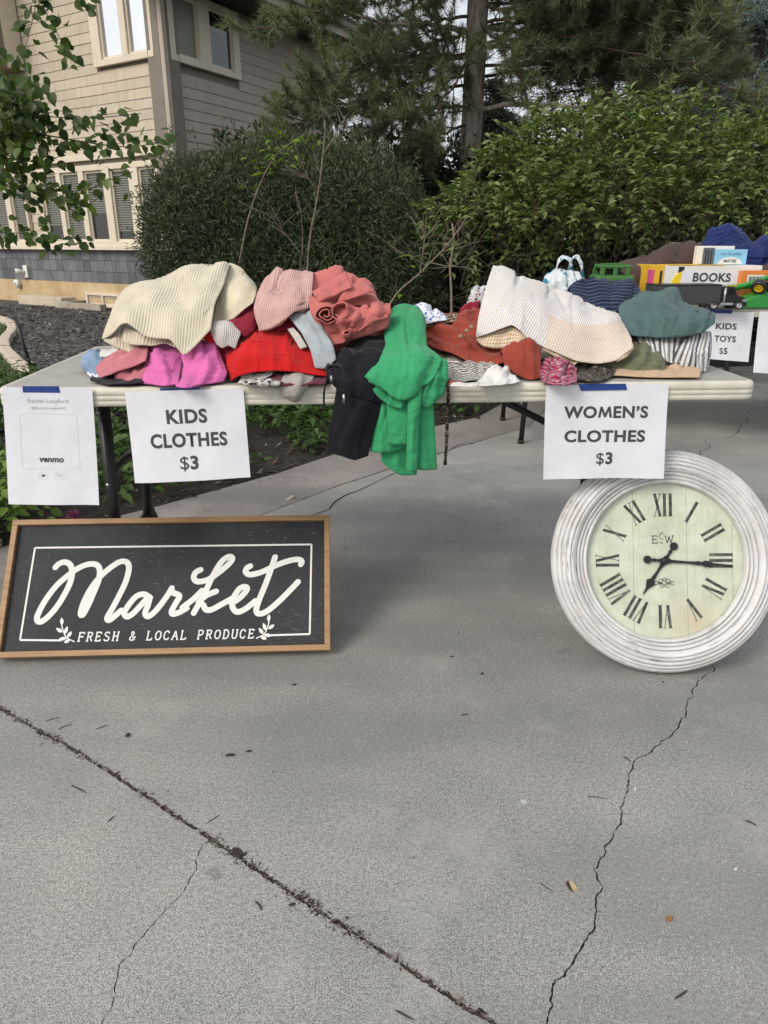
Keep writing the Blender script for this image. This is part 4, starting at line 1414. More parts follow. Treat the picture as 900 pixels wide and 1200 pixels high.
F_GREEN = fabric('emerald_green_knit', (0.038, 0.30, 0.125, 1), seam=0.026)
F_BLUEPRINT = fabric('blue_white_print', (0.68, 0.70, 0.76, 1), pat='print', freq=95.0, c2=(0.10, 0.16, 0.42, 1))
F_BROWNROWS = fabric('brown_woven_ornament', (0.060, 0.032, 0.025, 1), pat='rows', freq=640.0, c2=(0.22, 0.17, 0.13, 1), c3=(0.55, 0.40, 0.26, 1))
F_GEO = fabric('black_white_geometric', (0.62, 0.60, 0.55, 1), pat='rows', freq=950.0, c2=(0.05, 0.045, 0.045, 1), c3=(0.30, 0.27, 0.24, 1))
F_RUST = fabric('rust_crepe', (0.275, 0.050, 0.032, 1), seam=0.026)
F_SILVER = fabric('silver_floral', (0.50, 0.53, 0.55, 1), pat='print', freq=85.0, c2=(0.06, 0.07, 0.09, 1), c3=(0.35, 0.08, 0.08, 1))
F_STRIPE = fabric('white_shirt_tan_pinstripe', (0.66, 0.66, 0.66, 1), pat='chevron', freq=1050.0, c2=(0.52, 0.38, 0.25, 1), c3=(0.40, 0.38, 0.40, 1), relief=0.6)
F_GING = fabric('tan_gingham_lining', (0.70, 0.66, 0.58, 1), pat='gingham', freq=900.0, c2=(0.46, 0.27, 0.10, 1))
F_PLAID = fabric('raspberry_plaid', (0.30, 0.015, 0.05, 1), pat='plaid', freq=320.0, c2=(0.02, 0.01, 0.05, 1), c3=(0.50, 0.25, 0.33, 1))
F_CAMO = fabric('dark_camouflage', (0.045, 0.035, 0.025, 1), pat='print', freq=40.0, c2=(0.012, 0.012, 0.010, 1), c3=(0.20, 0.17, 0.11, 1))
F_OLIVE = fabric('olive_cotton', (0.135, 0.145, 0.085, 1), seam=0.026)
F_TAN = fabric('tan_knit', (0.50, 0.35, 0.23, 1))
F_BANDS = fabric('grey_white_striped_knit', (0.62, 0.61, 0.58, 1), pat='bands', freq=420.0, c2=(0.055, 0.058, 0.065, 1), c3=(0.20, 0.23, 0.30, 1))
F_TEAL = fabric('grey_teal_satin', (0.062, 0.115, 0.115, 1), rough=0.55, sheen=0.1)
F_NAVYW = fabric('navy_wavy_stripe', (0.012, 0.020, 0.050, 1), pat='wavy', freq=520.0, c2=(0.10, 0.13, 0.20, 1))
F_LEO = fabric('leopard_ribbon', (0.012, 0.010, 0.010, 1), pat='print', freq=190.0, c2=(0.26, 0.17, 0.11, 1))

GK, GW = "kids' clothes heaped on the left of the table", "women's clothes heaped on the right of the table"

def garment(name, label, cat, group, loc):
    p = cpt(loc)
    return thing(name, label, cat, (p.x, p.y, TZ), group)

# ---------------------------------------------------------------- the kids' heap
drape('black_leggings', [[(106, 446, None), (125, 450, None), (148, 450.5, None), (168, 449.5, None)], [(106, 443, 0.06), (126, 444, 0.05), (148, 444, 0.05), (168, 442, 0.055)],
      [(110, 438, 0.14), (130, 437, 0.14), (150, 437, 0.14), (170, 436, 0.14)]], F_BLACK, label='black folded garment lying flat under the dusty rose one', cat='clothing', group=GK)
drape('denim_shorts', [[(99, 436, None), (108, 440.5, None), (121, 441, None)], [(95, 429, 0.17), (106, 424, 0.155), (122, 426, 0.15)], [(96, 418, 0.24), (108, 412.5, 0.24), (125, 413, 0.22)]],
      F_DENIM, th=0.005, back=0.12, lam=0.05, amp=0.004, label='small washed blue denim garment at the far left of the pile', cat='clothing', group=GK)
drape('printed_shirt', [[(103, 439, None), (110, 443, None), (119, 443.5, None)], [(103, 436, ('h', 0.012)), (110, 438, ('h', 0.014)), (120, 438, ('h', 0.016))]], F_BLUEPRINT, label='sliver of blue printed fabric under the denim', cat='clothing', group=GK)
t = garment('rose_top', 'dusty rose textured top with a diagonal fold left of the orchid pink sweatshirt', 'top', GK, (140, 440, 0.06))
drape('lower_layer', [[(136, 445, None), (148, 447.5, None), (160, 448, None), (173, 447, None)], [(134, 438, 0.055), (148, 439, 0.05), (160, 436, 0.05), (174, 432, 0.055)], [(142, 432, 0.10), (150, 430, 0.10), (160, 427, 0.10), (175, 424, 0.10)]], F_ROSE, t, lam=0.05, amp=0.004)
drape('folded_flap', [[(117, 443, 0.045), (134, 437, 0.042), (152, 430.5, 0.042), (171, 423, 0.048)], [(112.5, 432, 0.085), (130, 425, 0.075), (150, 417, 0.075), (173, 411, 0.085)],
      [(123, 420, 0.15), (136, 414, 0.15), (152, 410, 0.16), (174, 404, 0.17)]], F_ROSE, t, lam=0.06, amp=0.004, back=0.15)
t = garment('orchid_sweatshirt', 'orchid pink sweatshirt spilling out under the cream sweater', 'sweatshirt', GK, (215, 450, 0.03))
drape('cuff_end', [[(166.5, 449, None), (180, 450.5, None), (195, 452, None), (209, 450.5, None)], [(168, 434, 0.055), (181, 431, 0.045), (196, 433, 0.04), (211, 437, 0.045)],
      [(171, 421, 0.10), (184, 415, 0.08), (198, 420, 0.075), (214, 426, 0.08)], [(176, 403, 0.17), (190, 401, 0.155), (205, 406, 0.14), (221, 411, 0.13)]], F_MAG, t, su=1.04, sv=1.05, lam=0.07, amp=0.005)
drape('sleeve', [[(206, 452.5, None), (218, 454.5, None), (238, 450.5, None), (262, 447, None)], [(211, 443, 0.035), (226, 438, 0.028), (244, 433, 0.03), (266, 438, 0.04)],
      [(216, 428, 0.07), (228, 420, 0.06), (243, 418, 0.06), (262, 426, 0.07)], [(210, 408, 0.125), (225, 401, 0.12), (240, 398, 0.12), (254, 402, 0.13)]], F_MAG, t, su=1.05, sv=1.07, lam=0.07, amp=0.006, back=0.12)
# cream sweater
t = garment('cream_sweater', 'big cream rib-knit sweater draped over the left of the pile', 'sweater', GK, (180, 400, 0.15))
drape('body', [
    [(120, 397, .175), (127, 393.5, .145), (135, 388, .125), (142, 381, .11), (149, 378.5, .10), (158, 384, .088), (170, 393, .078), (186, 396, .072), (199, 397.5, .066), (206, 406, .058), (215.5, 416, .050), (230, 403, .058), (246, 386, .078)],
    [(125, 380, .21), (134, 372, .18), (146, 364, .16), (160, 361, .145), (176, 362, .135), (192, 366, .125), (208, 372, .115), (222, 374, .108), (238, 366, .115), (252, 355, .135)],
    [(134, 356, .27), (146, 345, .24), (162, 341, .22), (182, 340, .205), (204, 341, .195), (226, 340, .185), (246, 336, .19), (262, 333, .21)],
    [(148, 338, .36), (163, 330, .34), (184, 326.5, .32), (200, 320, .32), (222, 311.5, .32), (244, 308, .32), (262, 307, .33), (270, 312, .33)]],
    F_CREAM, t, cr=0.0015, nf=2, fh=0.006, th=0.007, su=1.03, sv=1.03, lam=0.16, aniso=(1, 0.9), amp=0.006, kb=0.16, back=0.22)
drape('inner_fold', [[(122, 400, .165), (134, 406, .145), (146, 411, .132), (158, 416, .122)], [(122, 397, .18), (134, 394, .16), (146, 388, .145), (158, 398, .135)]], F_CREAM, t, cr=0.0015, nf=2, fh=0.006, th=0.006, lam=0.05, amp=0.004)
drape('inner_fold', [[(143, 401, .120), (158, 404, .105), (176, 405, .098), (194, 402, .09), (207, 408, .082)], [(146, 382, .135), (162, 389, .12), (180, 396, .11), (196, 397, .10), (208, 402, .095)]], F_CREAM, t, cr=0.0015, nf=2, fh=0.006, th=0.006, lam=0.05, amp=0.003)
drape('inner_fold', [[(150, 412, .135), (158, 414.5, .13), (160, 408, .13)], [(146, 404, .14), (156, 402, .135), (162, 402, .13)]], F_CREAM, t, cr=0.0015, nf=2, fh=0.006, th=0.006, lam=0.05, amp=0.003)
drape('cream_cardigan', [[(246, 388, .150), (257, 384, .142), (268, 378, .14), (282, 366, .145), (296, 354, .165)], [(250, 368, .18), (264, 362, .165), (278, 354, .165), (300, 345, .19)], [(256, 345, .235), (270, 338, .22), (286, 334, .22), (301, 338, .235)], [(258, 312, .36), (270, 309, .35), (284, 316, .34), (299, 334, .32)]],
      F_CREAM2, cr=0.0015, nf=2, fh=0.006, th=0.007, su=1.03, sv=1.03, lam=0.10, amp=0.006, back=0.2, label='cream cable-knit cardigan behind the sweater at its right shoulder', cat='cardigan', group=GK)
drape('crimson_shirt', [[(196, 336, .43), (212, 330, .43), (232, 326, .43)], [(199, 326, .45), (212, 317, .45), (226, 313, .45)]], F_CRIM, back=0.12, label='sliver of crimson cloth peeking over the top of the cream sweater', cat='clothing', group=GK)
# things between
drape('white_hair_band', [[(117, 418, .17), (124, 418.5, .165), (133, 415, .16), (139, 411, .155)], [(119, 410, .20), (127, 409, .19), (137, 406, .185), (142, 404, .18)]], F_WHITE, lam=0.03, amp=0.004, back=0.06, label='small white ribbed cuff under the left of the cream sweater', cat='clothing', group=GK)
t = garment('crimson_hoodie', 'dark crimson hoodie between the cream cardigan and pale pink knit', 'hoodie', GK, (275, 400, 0.12))
drape('hood', [[(264.5, 377.5, .125), (272, 384, .110), (281, 391, .10), (288, 394, .098)], [(276, 372, .15), (284, 375, .135), (292, 381, .125), (298, 386, .12)], [(294, 354, .20), (298, 356, .19), (302, 362, .18), (306, 372, .17)]], F_CRIM, t, lam=0.04, amp=0.005, su=1.05, back=0.12)
drape('sleeve', [[(246, 404, .115), (254, 418, .105), (262, 431, .095), (266, 436, .09)], [(241, 396, .13), (254, 404, .12), (264, 418, .105), (270, 428, .10)], [(237, 387, .155), (248, 379, .15), (260, 384, .14), (274, 398, .125)]], F_CRIM, t, lam=0.035, amp=0.008, su=1.10, back=0.10)
drape('shoulder', [[(312, 386, .135), (326, 387, .13), (342, 386, .13), (352, 384, .135)], [(318, 370, .17), (332, 368, .165), (348, 368, .165)]], F_CRIM, t, lam=0.04, amp=0.004, back=0.08)
drape('red_sleeve', [[(238, 396, .105), (246, 402, .095), (253, 400, .09)], [(236, 388, .125), (244, 382, .12), (252, 384, .115)], [(240, 381, .15), (248, 378, .145), (256, 380, .14)]], F_RED, lam=0.03, amp=0.005, su=1.08, label='rolled bright red cuff beside the oatmeal cuff', cat='clothing', group=GK)
drape('oatmeal_cuff', [[(254.5, 404.5, .082), (261, 408, .077), (268, 405, .076), (276, 409, .076)], [(250, 396, .09), (260, 395, .08), (270, 396, .08), (279, 399, .082)], [(245.5, 386, .105), (257, 385, .09), (269, 386, .09), (282, 391, .095)], [(248, 379, .13), (258, 376.5, .12), (268, 377, .12), (279, 386, .12)]], F_OATRIB, cr=0.0015, nf=2, fh=0.006, th=0.006, lam=0.03, amp=0.002, back=0.06, label='oatmeal ribbed knit cuff lying beside the red sweatshirt', cat='clothing', group=GK)
drape('red_sweatshirt', [
    [(270, 446.5, .040), (278, 441, .030), (296, 436, .024), (322, 434, .018), (348, 435.5, .018), (368, 439, .022), (385, 441, .03)],
    [(267, 432, .062), (284, 422, .048), (308, 418.5, .040), (338, 420.5, .038), (364, 426, .042), (386, 430, .05)],
    [(266, 415, .10), (284, 403, .088), (310, 399, .082), (340, 402, .08), (366, 411, .082), (384, 418, .085)],
    [(277, 399, .17), (292, 389, .17), (312, 384, .165), (338, 386, .16), (362, 396, .155), (380, 404, .15)]],
    F_RED, cr=0.006, th=0.004, su=1.035, sv=1.06, lam=0.16, aniso=(0.5, 1.2), amp=0.005, back=0.25, label='bright red sweatshirt spread open in the middle of the pile', cat='sweatshirt', group=GK)
drape('grey_tee', [[(282, 446, .038), (296, 447, .034), (310, 443, .034), (319, 438, .036)], [(284, 437, .06), (298, 438, .055), (310, 437, .05), (320, 434, .05)]], F_WHITE, lam=0.03, amp=0.005, su=1.06, back=0.10, label='soft white tee poking out under the red sweatshirt', cat='tee', group=GK)
drape('maroon_shirt', [[(307, 448, None), (325, 451, None), (352, 451.5, None), (382, 449.5, None)], [(309, 442, .045), (328, 442, .04), (354, 442, .04), (384, 441, .045)]], F_MAROON, lam=0.04, amp=0.005, su=1.05, back=0.12, label='maroon shirt under the red sweatshirt by the sock', cat='shirt', group=GK)
drape('printed_dress', [[(279, 450.5, None), (292, 452.5, None), (312, 452.8, None), (328, 451.5, None)], [(280, 447, ('h', .016)), (294, 448, ('h', .018)), (312, 447.5, ('h', .018)), (328, 447, ('h', .016))]], F_BWPRINT, lam=0.04, amp=0.003, back=0.1, label='black and white printed cloth lying on the table edge under the red sweatshirt', cat='clothing', group=GK)
# sock hanging over the edge
drape('sock', [[(334, 438, .040), (350, 436, .032), (369, 440, .035)], [(330, 446, .004), (347, 443, -.014), (366, 446, -.004)], [(328.5, 454, -.014), (344, 453, -.034), (361, 452, -.020)], [(331, 463, -.014), (344, 464, -.034), (356, 460, -.018)], [(340, 469.5, -.012), (346, 471, -.016), (352, 467, -.012)]],
      F_SOCK, th=0.004, su=1.05, sv=1.06, lam=0.05, amp=0.004, cr=0.003, cell=0.004, label='grey sock hanging over the front edge of the table', cat='sock', group=GK)
drape('pale_pink_knit', [
    [(301, 379, .118), (305, 387, .106), (316, 384.5, .10), (327, 379, .098), (337, 372.5, .10), (346, 365, .108), (364, 361, .125)],
    [(298, 362, .15), (310, 365, .128), (326, 361, .118), (345, 355, .118), (366, 350, .13)],
    [(302, 345, .19), (316, 342, .165), (335, 339, .158), (366, 338, .16)],
    [(314, 324, .26), (326, 318.5, .255), (345, 318, .25), (368, 321, .245)]],
    F_PALEPINK, th=0.006, su=1.03, sv=1.06, lam=0.08, amp=0.009, back=0.18, label='pale pink ribbed knit top beside the coral jersey', cat='knit top', group=GK)
drape('pink_hem', [[(304, 388, .112), (316, 386.5, .105), (328, 381, .104), (336, 374, .107)], [(303, 381, .125), (316, 379, .118), (328, 375, .115), (334, 370, .116)]], F_PALEPINK, th=0.005, lam=0.05, amp=0.002, label='narrow pink hem just under the pale pink knit', cat='clothing', group=GK)
drape('white_sleeve', [[(352, 409, .068), (360, 406.5, .068)], [(344, 396, .085), (352, 393, .085)], [(337, 386, .11), (344, 384, .11)]], F_OATRIB, cr=0.0015, nf=2, fh=0.006, th=0.005, lam=0.05, amp=0.001, cell=0.004, label='short white ribbed strip lying on the red sweatshirt', cat='clothing', group=GK)
drape('icy_knit', [[(369, 430.5, .035), (379, 432, .03), (387, 428, .03), (394, 421, .035)], [(364, 410, .058), (373, 408, .05), (382, 405, .05), (390, 404, .052)], [(354, 391, .082), (363, 388, .075), (372, 387, .072), (382, 390, .072)], [(336, 369, .135), (348, 366.5, .13), (357, 365, .128), (368, 365, .125)]],
      F_ICE, cr=0.0015, nf=2, fh=0.006, th=0.006, su=1.02, sv=1.02, lam=0.1, amp=0.003, back=0.10, label='icy grey knit lying diagonally on the red sweatshirt', cat='knit top', group=GK)
# coral jersey
t = garment('coral_jersey', 'bundled coral pink jersey top with rolled twists', 'top', GK, (405, 395, 0.13))
drape('body', [[(361, 347, .150), (372, 357, .135), (392, 362, .125), (418, 358, .122), (443, 360, .125)], [(361, 333, .195), (378, 340, .175), (402, 341, .165), (424, 342, .165), (443, 352, .165)],
      [(362, 323, .27), (380, 319.5, .265), (400, 314, .26), (408, 318, .255), (426, 329, .245), (440, 343, .23)]], F_CORAL, t, su=1.08, sv=1.06, lam=0.10, aniso=(0.9, 0.9), amp=0.012, back=0.18)
drape('sleeve', [[(404, 399, .085), (422, 395, .078), (440, 389, .075), (454, 383, .082)], [(405, 385, .075), (424, 374, .064), (442, 366, .064), (458, 366, .075)], [(414, 372, .10), (428, 360, .095), (442, 354, .095), (457, 356, .10)]], F_CORAL, t, su=1.10, sv=1.12, lam=0.04, amp=0.008, back=0.08)
drape('twist', [[(392, 396, .085), (402, 398, .078), (412, 394, .076), (424, 386, .078)], [(390, 380, .075), (402, 378, .062), (414, 374, .062), (426, 372, .07)], [(394, 362, .095), (404, 358, .085), (416, 358, .085), (430, 362, .092)]], F_CORAL, t, su=1.16, sv=1.14, lam=0.03, amp=0.010, k=0.012, cell=0.004)
drape('hem_flap', [[(366, 397.5, .08), (378, 402, .072), (392, 404, .068), (406, 401, .072)], [(370, 388, .095), (382, 388, .088), (394, 390, .085), (406, 392, .085)], [(374, 378, .12), (386, 378, .115), (396, 380, .11), (406, 384, .11)]], F_CORAL, t, su=1.03, sv=1.03, lam=0.05, amp=0.003)
drape('drape', [[(374, 384, .088), (388, 390, .082), (398, 388, .08)], [(364, 366, .105), (378, 372, .09), (392, 374, .085)], [(362, 346, .14), (378, 352, .12), (394, 358, .11)]], F_CORAL, t, su=1.06, sv=1.05, lam=0.06, amp=0.006)

drape('fold', [[(374, 354, .112), (390, 347, .108), (412, 336, .112)], [(366, 342, .142), (385, 331, .142), (405, 319, .165)]], F_CORAL, t, su=1.06, sv=1.05, lam=0.05, amp=0.005)
drape('fold', [[(396, 356, .104), (416, 348, .10), (439, 342, .108)], [(402, 340, .128), (418, 331, .135), (431, 332, .15)]], F_CORAL, t, su=1.06, sv=1.05, lam=0.05, amp=0.005)
drape('fold', [[(420, 388, .060), (436, 378, .058), (455, 372, .066)], [(416, 378, .074), (432, 367, .072), (450, 360, .082)]], F_CORAL, t, su=1.06, sv=1.05, lam=0.05, amp=0.005)

def roll(c, r0, r1, turns, length, mat, parent, name='roll', tilt=(0.15, -0.98, 0.1)):
    """a rolled-up edge: a spiral of cloth whose open end faces tilt"""
    p = cpt(c)
    ax = Vector(tilt).normalized()
    e1 = ax.cross(Vector((0, 0, 1))).normalized(); e2 = ax.cross(e1).normalized()
    n, m_ = int(28 * turns), 7
    V, UV = [], []
    for j in range(m_):
        for i in range(n):
            tt = i / (n - 1)
            a = 2 * PI * turns * tt + 0.6
            r = (r0 + (r1 - r0) * tt) * (1 + 0.10 * math.sin(3 * a + 1.3) + 0.05 * math.sin(5 * a))
            q = p + e1 * (r * math.cos(a)) + e2 * (r * 0.88 * math.sin(a)) + ax * (length * (0.5 - j / (m_ - 1)) + 0.006 * tt * math.sin(2 * a))
            V.append(q); UV.append((tt * 0.2, j * 0.01))
    F = [(j * n + i, j * n + i + 1, (j + 1) * n + i + 1, (j + 1) * n + i) for j in range(m_ - 1) for i in range(n - 1)]
    me = mesh(V, F, True)
    uv = me.uv_layers.new(name='UVMap')
    for pl in me.polygons:
        for li in pl.loop_indices: uv.data[li].uv = UV[me.loops[li].vertex_index]
    o = link(name, me, mat, parent)
    md = o.modifiers.new('thickness', 'SOLIDIFY'); md.thickness = 0.0035; md.offset = 0
    return o
roll((381, 368, .080), .006, .026, 2.3, .05, F_CORAL, t)
roll((406, 390, .060), .004, .011, 1.6, .035, F_CORAL, t)
roll((402, 366, .078), .016, .028, 1.2, .04, F_CORAL, t, tilt=(-0.3, -0.9, 0.25))
# black sweatpants over the edge
t = garment('black_sweatpants', 'black drawstring sweatpants hanging over the table front', 'pants', GK, (415, 440, 0.03))
drape('seat', [[(395, 413, .14), (412, 400, .13), (432, 394, .125), (456, 392, .12)], [(386, 424, .085), (402, 414, .07), (426, 406, .065), (456, 403, .07)], [(383, 434, .03), (398, 430, .012), (424, 424, .005), (458, 420, .01)], [(386, 446, -.012), (402, 447, -.026), (428, 444, -.03), (458, 440, -.026)], [(393, 454, -.022), (410, 462, -.034), (430, 468, -.038), (452, 472, -.032)]], F_NAVYBLK, t, flip=True, su=1.06, sv=1.06, lam=0.07, amp=0.007)
drape('leg', [[(395, 452, -.020), (412, 456, -.028), (432, 462, -.028), (450, 462, -.022)], [(391, 480, -.022), (410, 482, -.032), (428, 486, -.034), (444, 486, -.022)], [(386, 508, -.022), (404, 510, -.034), (420, 512, -.036), (436, 510, -.024)], [(382, 530, -.022), (400, 534, -.034), (416, 539, -.038), (431, 534, -.026)]], F_NAVYBLK, t, flip=True, su=1.07, sv=1.02, lam=0.09, aniso=(1.2, 0.3), amp=0.007)
drape('leg', [[(428, 460, -.010), (440, 462, -.012), (452, 462, -.010)], [(424, 495, -.010), (434, 498, -.014), (444, 498, -.010)], [(422, 520, -.010), (432, 524, -.014), (441, 522, -.010)]], F_NAVYBLK, t, flip=True, su=1.05, sv=1.02, lam=0.08, aniso=(1.2, 0.3), amp=0.004)
tube('drawstring', catmull([cpt(c) for c in [(386, 424, .055), (382, 432, -.018), (384, 440, -.035), (380.5, 455, -.028), (379.5, 470, -.024), (381.5, 480, -.022)]], 30), 0.0026, F_BLACK, t, 7)
tube('drawstring', catmull([cpt(c) for c in [(388, 428, .040), (398, 428, -.02), (404, 440, -.050), (404, 455, -.052), (403, 470, -.050)]], 30), 0.0026, F_BLACK, t, 7)
tube('cord_tip', [cpt(c) for c in [(403, 462, -.053), (403, 472.5, -.052)]], 0.0031, M_STEEL, t, 8)
tube('cord_lock', [cpt(c) for c in [(388, 440, -.030), (388.5, 447, -.034)]], 0.0035, M_STEEL, t, 8)
# green joggers
t = garment('green_joggers', 'emerald green knit pants tumbling over the table front', 'pants', GK, (475, 440, 0.03))
drape('thigh', [[(452, 372, .20), (462, 360, .205), (476, 356, .205), (490, 359, .205), (498, 374, .20)], [(450, 388, .115), (462, 378, .105), (478, 375, .10), (498, 386, .11)], [(452, 404, .055), (466, 400, .042), (482, 401, .04), (500, 406, .052)], [(442, 424, .005), (460, 420, -.018), (488, 418, -.02), (518, 420, -.01)],
      [(434, 434, -.026), (452, 440, -.048), (478, 442, -.056), (512, 436, -.040)], [(428, 441, -.038), (446, 455, -.055), (468, 470, -.064), (486, 464, -.060), (506, 446, -.050)]], F_GREEN, t, flip=True, su=1.05, sv=1.02, lam=0.10, aniso=(1.1, 0.4), amp=0.006, cr=0.0035, nf=5, fh=0.006, back=0.16)
drape('knee_fold', [[(504, 424, -.02), (514, 421, -.012), (523, 421, -.008)], [(502, 444, -.044), (514, 442, -.040), (525, 444, -.022)], [(496, 462, -.048), (508, 464, -.046), (520, 460, -.028)], [(490, 476, -.044), (502, 478, -.042), (512, 470, -.030)]], F_GREEN, t, flip=True, su=1.10, sv=1.08, lam=0.04, amp=0.007)
drape('cuff_lip', [[(429, 442, -.028), (440, 462, -.040), (455, 474, -.050), (470, 479, -.056)], [(436, 437, -.012), (450, 452, -.024), (462, 462, -.034), (474, 468, -.042)]], F_GREEN, t, flip=True, su=1.02, sv=1.02, lam=0.05, amp=0.003)
drape('left_panel', [[(446, 462, -.018), (456, 468, -.026), (466, 470, -.026), (478, 470, -.024)], [(440, 496, -.018), (450, 498, -.032), (462, 498, -.026), (478, 496, -.026)], [(433.5, 529, -.018), (446, 531, -.034), (460, 529, -.028), (478, 524, -.028)]], F_GREEN, t, flip=True, su=1.08, sv=1.01, lam=0.05, aniso=(1.2, 0.2), amp=0.006)
drape('centre_panel', [[(452, 458, -.028), (466, 462, -.032), (480, 462, -.034)], [(455, 496, -.042), (466, 498, -.048), (478, 500, -.046)], [(453.5, 520, -.042), (465, 521.5, -.048), (478, 521, -.046)]], F_GREEN, t, flip=True, su=1.02, sv=1.01, lam=0.08, amp=0.002)
drape('front_strip', [[(476, 457, -.040), (486, 456, -.043), (497, 452, -.038)], [(478, 474, -.054), (485, 474, -.060), (493, 470, -.054)], [(477, 512, -.056), (484, 512, -.064), (490, 512, -.056)], [(476.5, 551, -.056), (482, 553, -.062), (488, 552, -.056)]], F_GREEN, t, flip=True, su=1.03, sv=1.01, lam=0.06, amp=0.003, cell=0.004)
drape('right_panel', [[(486, 466, -.030), (496, 466, -.036), (507, 458, -.026)], [(487, 505, -.034), (498, 505, -.042), (509, 503, -.030)], [(487, 550, -.036), (499, 551, -.044), (512, 550, -.032)]], F_GREEN, t, flip=True, su=1.05, sv=1.01, lam=0.06, aniso=(1.2, 0.2), amp=0.005)
drape('rear_cuff', [[(447, 520, -.010), (466, 516, -.014), (490, 516, -.012)], [(447, 540, -.010), (466, 545, -.018), (490, 545, -.014)], [(456, 549, -.012), (470, 557, -.020), (488, 556, -.014)]], F_GREEN, t, flip=True, su=1.03, sv=1.01, lam=0.06, amp=0.004)

# ---------------------------------------------------------------- the women's heap
P_ = catmull([cpt(c) for c in [(521, 446, .03), (524.5, 452, -.012), (525.5, 465, -.014), (524, 490, -.014), (523.5, 515, -.014), (521.5, 545, -.014)]], 40)
V_, F_ = [], []
for i, p in enumerate(P_):
    w = 0.0040 + 0.0006 * math.sin(i * 1.7)
    tw = 0.35 * math.sin(i * 0.23)
    for sx in (-1, 1):
        for sy in (-0.0008, 0.0008):
            V_.append((p[0] + sx * w * math.cos(tw), p[1] + sx * w * math.sin(tw) * 0.6 + sy, p[2]))
    if i:
        a, b = 4 * (i - 1), 4 * i
        F_ += [(a, a + 2, b + 2, b), (a + 1, b + 1, b + 3, a + 3), (a, b, b + 1, a + 1), (a + 2, a + 3, b + 3, b + 2)]
me = mesh(V_, F_, True)
uv = me.uv_layers.new(name='UVMap')
for pl in me.polygons:
    for li in pl.loop_indices:
        vi = me.loops[li].vertex_index
        uv.data[li].uv = ((vi % 4) // 2 * 0.0096, vi // 4 * 0.005)
tag(link('ribbon_belt', me, F_LEO), 'thin leopard print tie dangling from the table edge beside the green pants', 'belt', GW)
drape('blue_print_scarf', [[(478, 378, .23), (496, 380, .225), (512, 377, .225), (524, 374, .23)], [(481, 366, .26), (494, 363, .255), (510, 366, .255), (522, 370, .255)], [(484, 357, .30), (493, 355, .30), (507, 359, .30), (518, 368, .29)]], F_BLUEPRINT, lam=0.04, amp=0.006, su=1.05, back=0.12, label='blue and white printed cloth behind the green pants', cat='clothing', group=GW)
drape('patterned_sweater', [[(494, 420, .135), (512, 426, .115), (534, 432, .10), (562, 434, .09)], [(493, 411, .17), (511, 416, .145), (535, 423, .128), (561, 427, .115)], [(494, 403, .215), (512, 406, .205), (536, 413, .185), (562, 420, .165)]], F_BROWNROWS, th=0.005, su=1.04, sv=1.05, lam=0.05, amp=0.006, back=0.16, label='brown sweater with woven ornament bands under the rust skirt', cat='sweater', group=GW)
drape('brown_shawl', [[(490, 386, .235), (510, 382, .235), (535, 376, .235)], [(494, 377, .26), (512, 372, .26), (536, 366, .26)]], F_BROWNROWS, lam=0.04, amp=0.005, back=0.12, label='dark patterned shawl edge above the rust skirt', cat='shawl', group=GW)
drape('geometric_scarf', [[(520, 445.5, None), (536, 447, None), (554, 446, None), (576, 442, None)], [(518, 434, .075), (536, 434, .065), (556, 434, .062), (578, 430, .068)], [(506, 420, .13), (530, 424, .11), (556, 424, .10), (580, 424, .10)]], F_GEO, th=0.004, su=1.06, sv=1.05, lam=0.04, amp=0.006, back=0.1, label='black and white geometric scarf at the left end of the women’s heap', cat='scarf', group=GW)
drape('terracotta_strap', [[(526, 450.5, None), (534, 451, None), (540, 450, None)], [(527, 447, ('h', .012)), (534, 447, ('h', .012)), (541, 447, ('h', .012))]], F_RUST, lam=0.03, amp=0.002, label='tiny scrap of terracotta cloth on the table edge by the leopard tie', cat='clothing', group=GW)
drape('white_camisole', [[(556, 451, None), (574, 452, None), (592, 450.5, None), (610, 447, None)], [(562, 444, .032), (576, 440, .03), (592, 441, .03), (606, 443, .036)], [(574, 431, .065), (582, 428.5, .065), (590, 431, .065), (600, 438, .06)]], F_WHITE, th=0.003, su=1.05, sv=1.04, lam=0.05, amp=0.004, back=0.07, label='white cloth corner lying on the table below the rust skirt', cat='clothing', group=GW)
drape('white_lace', [[(528, 452, None), (545, 453, None), (560, 452.5, None)], [(530, 448.5, ('h', .008)), (545, 449, ('h', .009)), (562, 448, ('h', .008))]], F_WHITE, th=0.002, lam=0.03, amp=0.002, label='flat strip of white lining on the table edge left of the white cloth', cat='clothing', group=GW)
t = garment('rust_skirt', 'rust coloured button-front skirt left of the striped shirt', 'skirt', GW, (570, 430, 0.12))
drape('panel', [[(499, 404, .165), (524, 412, .135), (548, 423, .105), (572, 430, .088), (596, 424, .088)], [(494, 398, .205), (518, 400, .18), (544, 404, .155), (570, 410, .14), (594, 408, .13)], [(497, 388, .24), (520, 380, .235), (545, 374, .235), (566, 372, .24), (582, 378, .22)], [(508, 378, .31), (530, 367, .32), (550, 361, .325), (568, 356, .33)]], F_RUST, t, su=1.07, sv=1.10, lam=0.07, aniso=(0.8, 1.0), amp=0.010, back=0.15)
drape('placket', [[(560, 410, .098), (552, 402, .112)], [(548, 398, .118), (541, 391, .132)], [(540, 388, .14), (534, 384, .15)]], F_RUST, t, su=1.02, sv=1.02, lam=0.06, amp=0.002, cell=0.004)
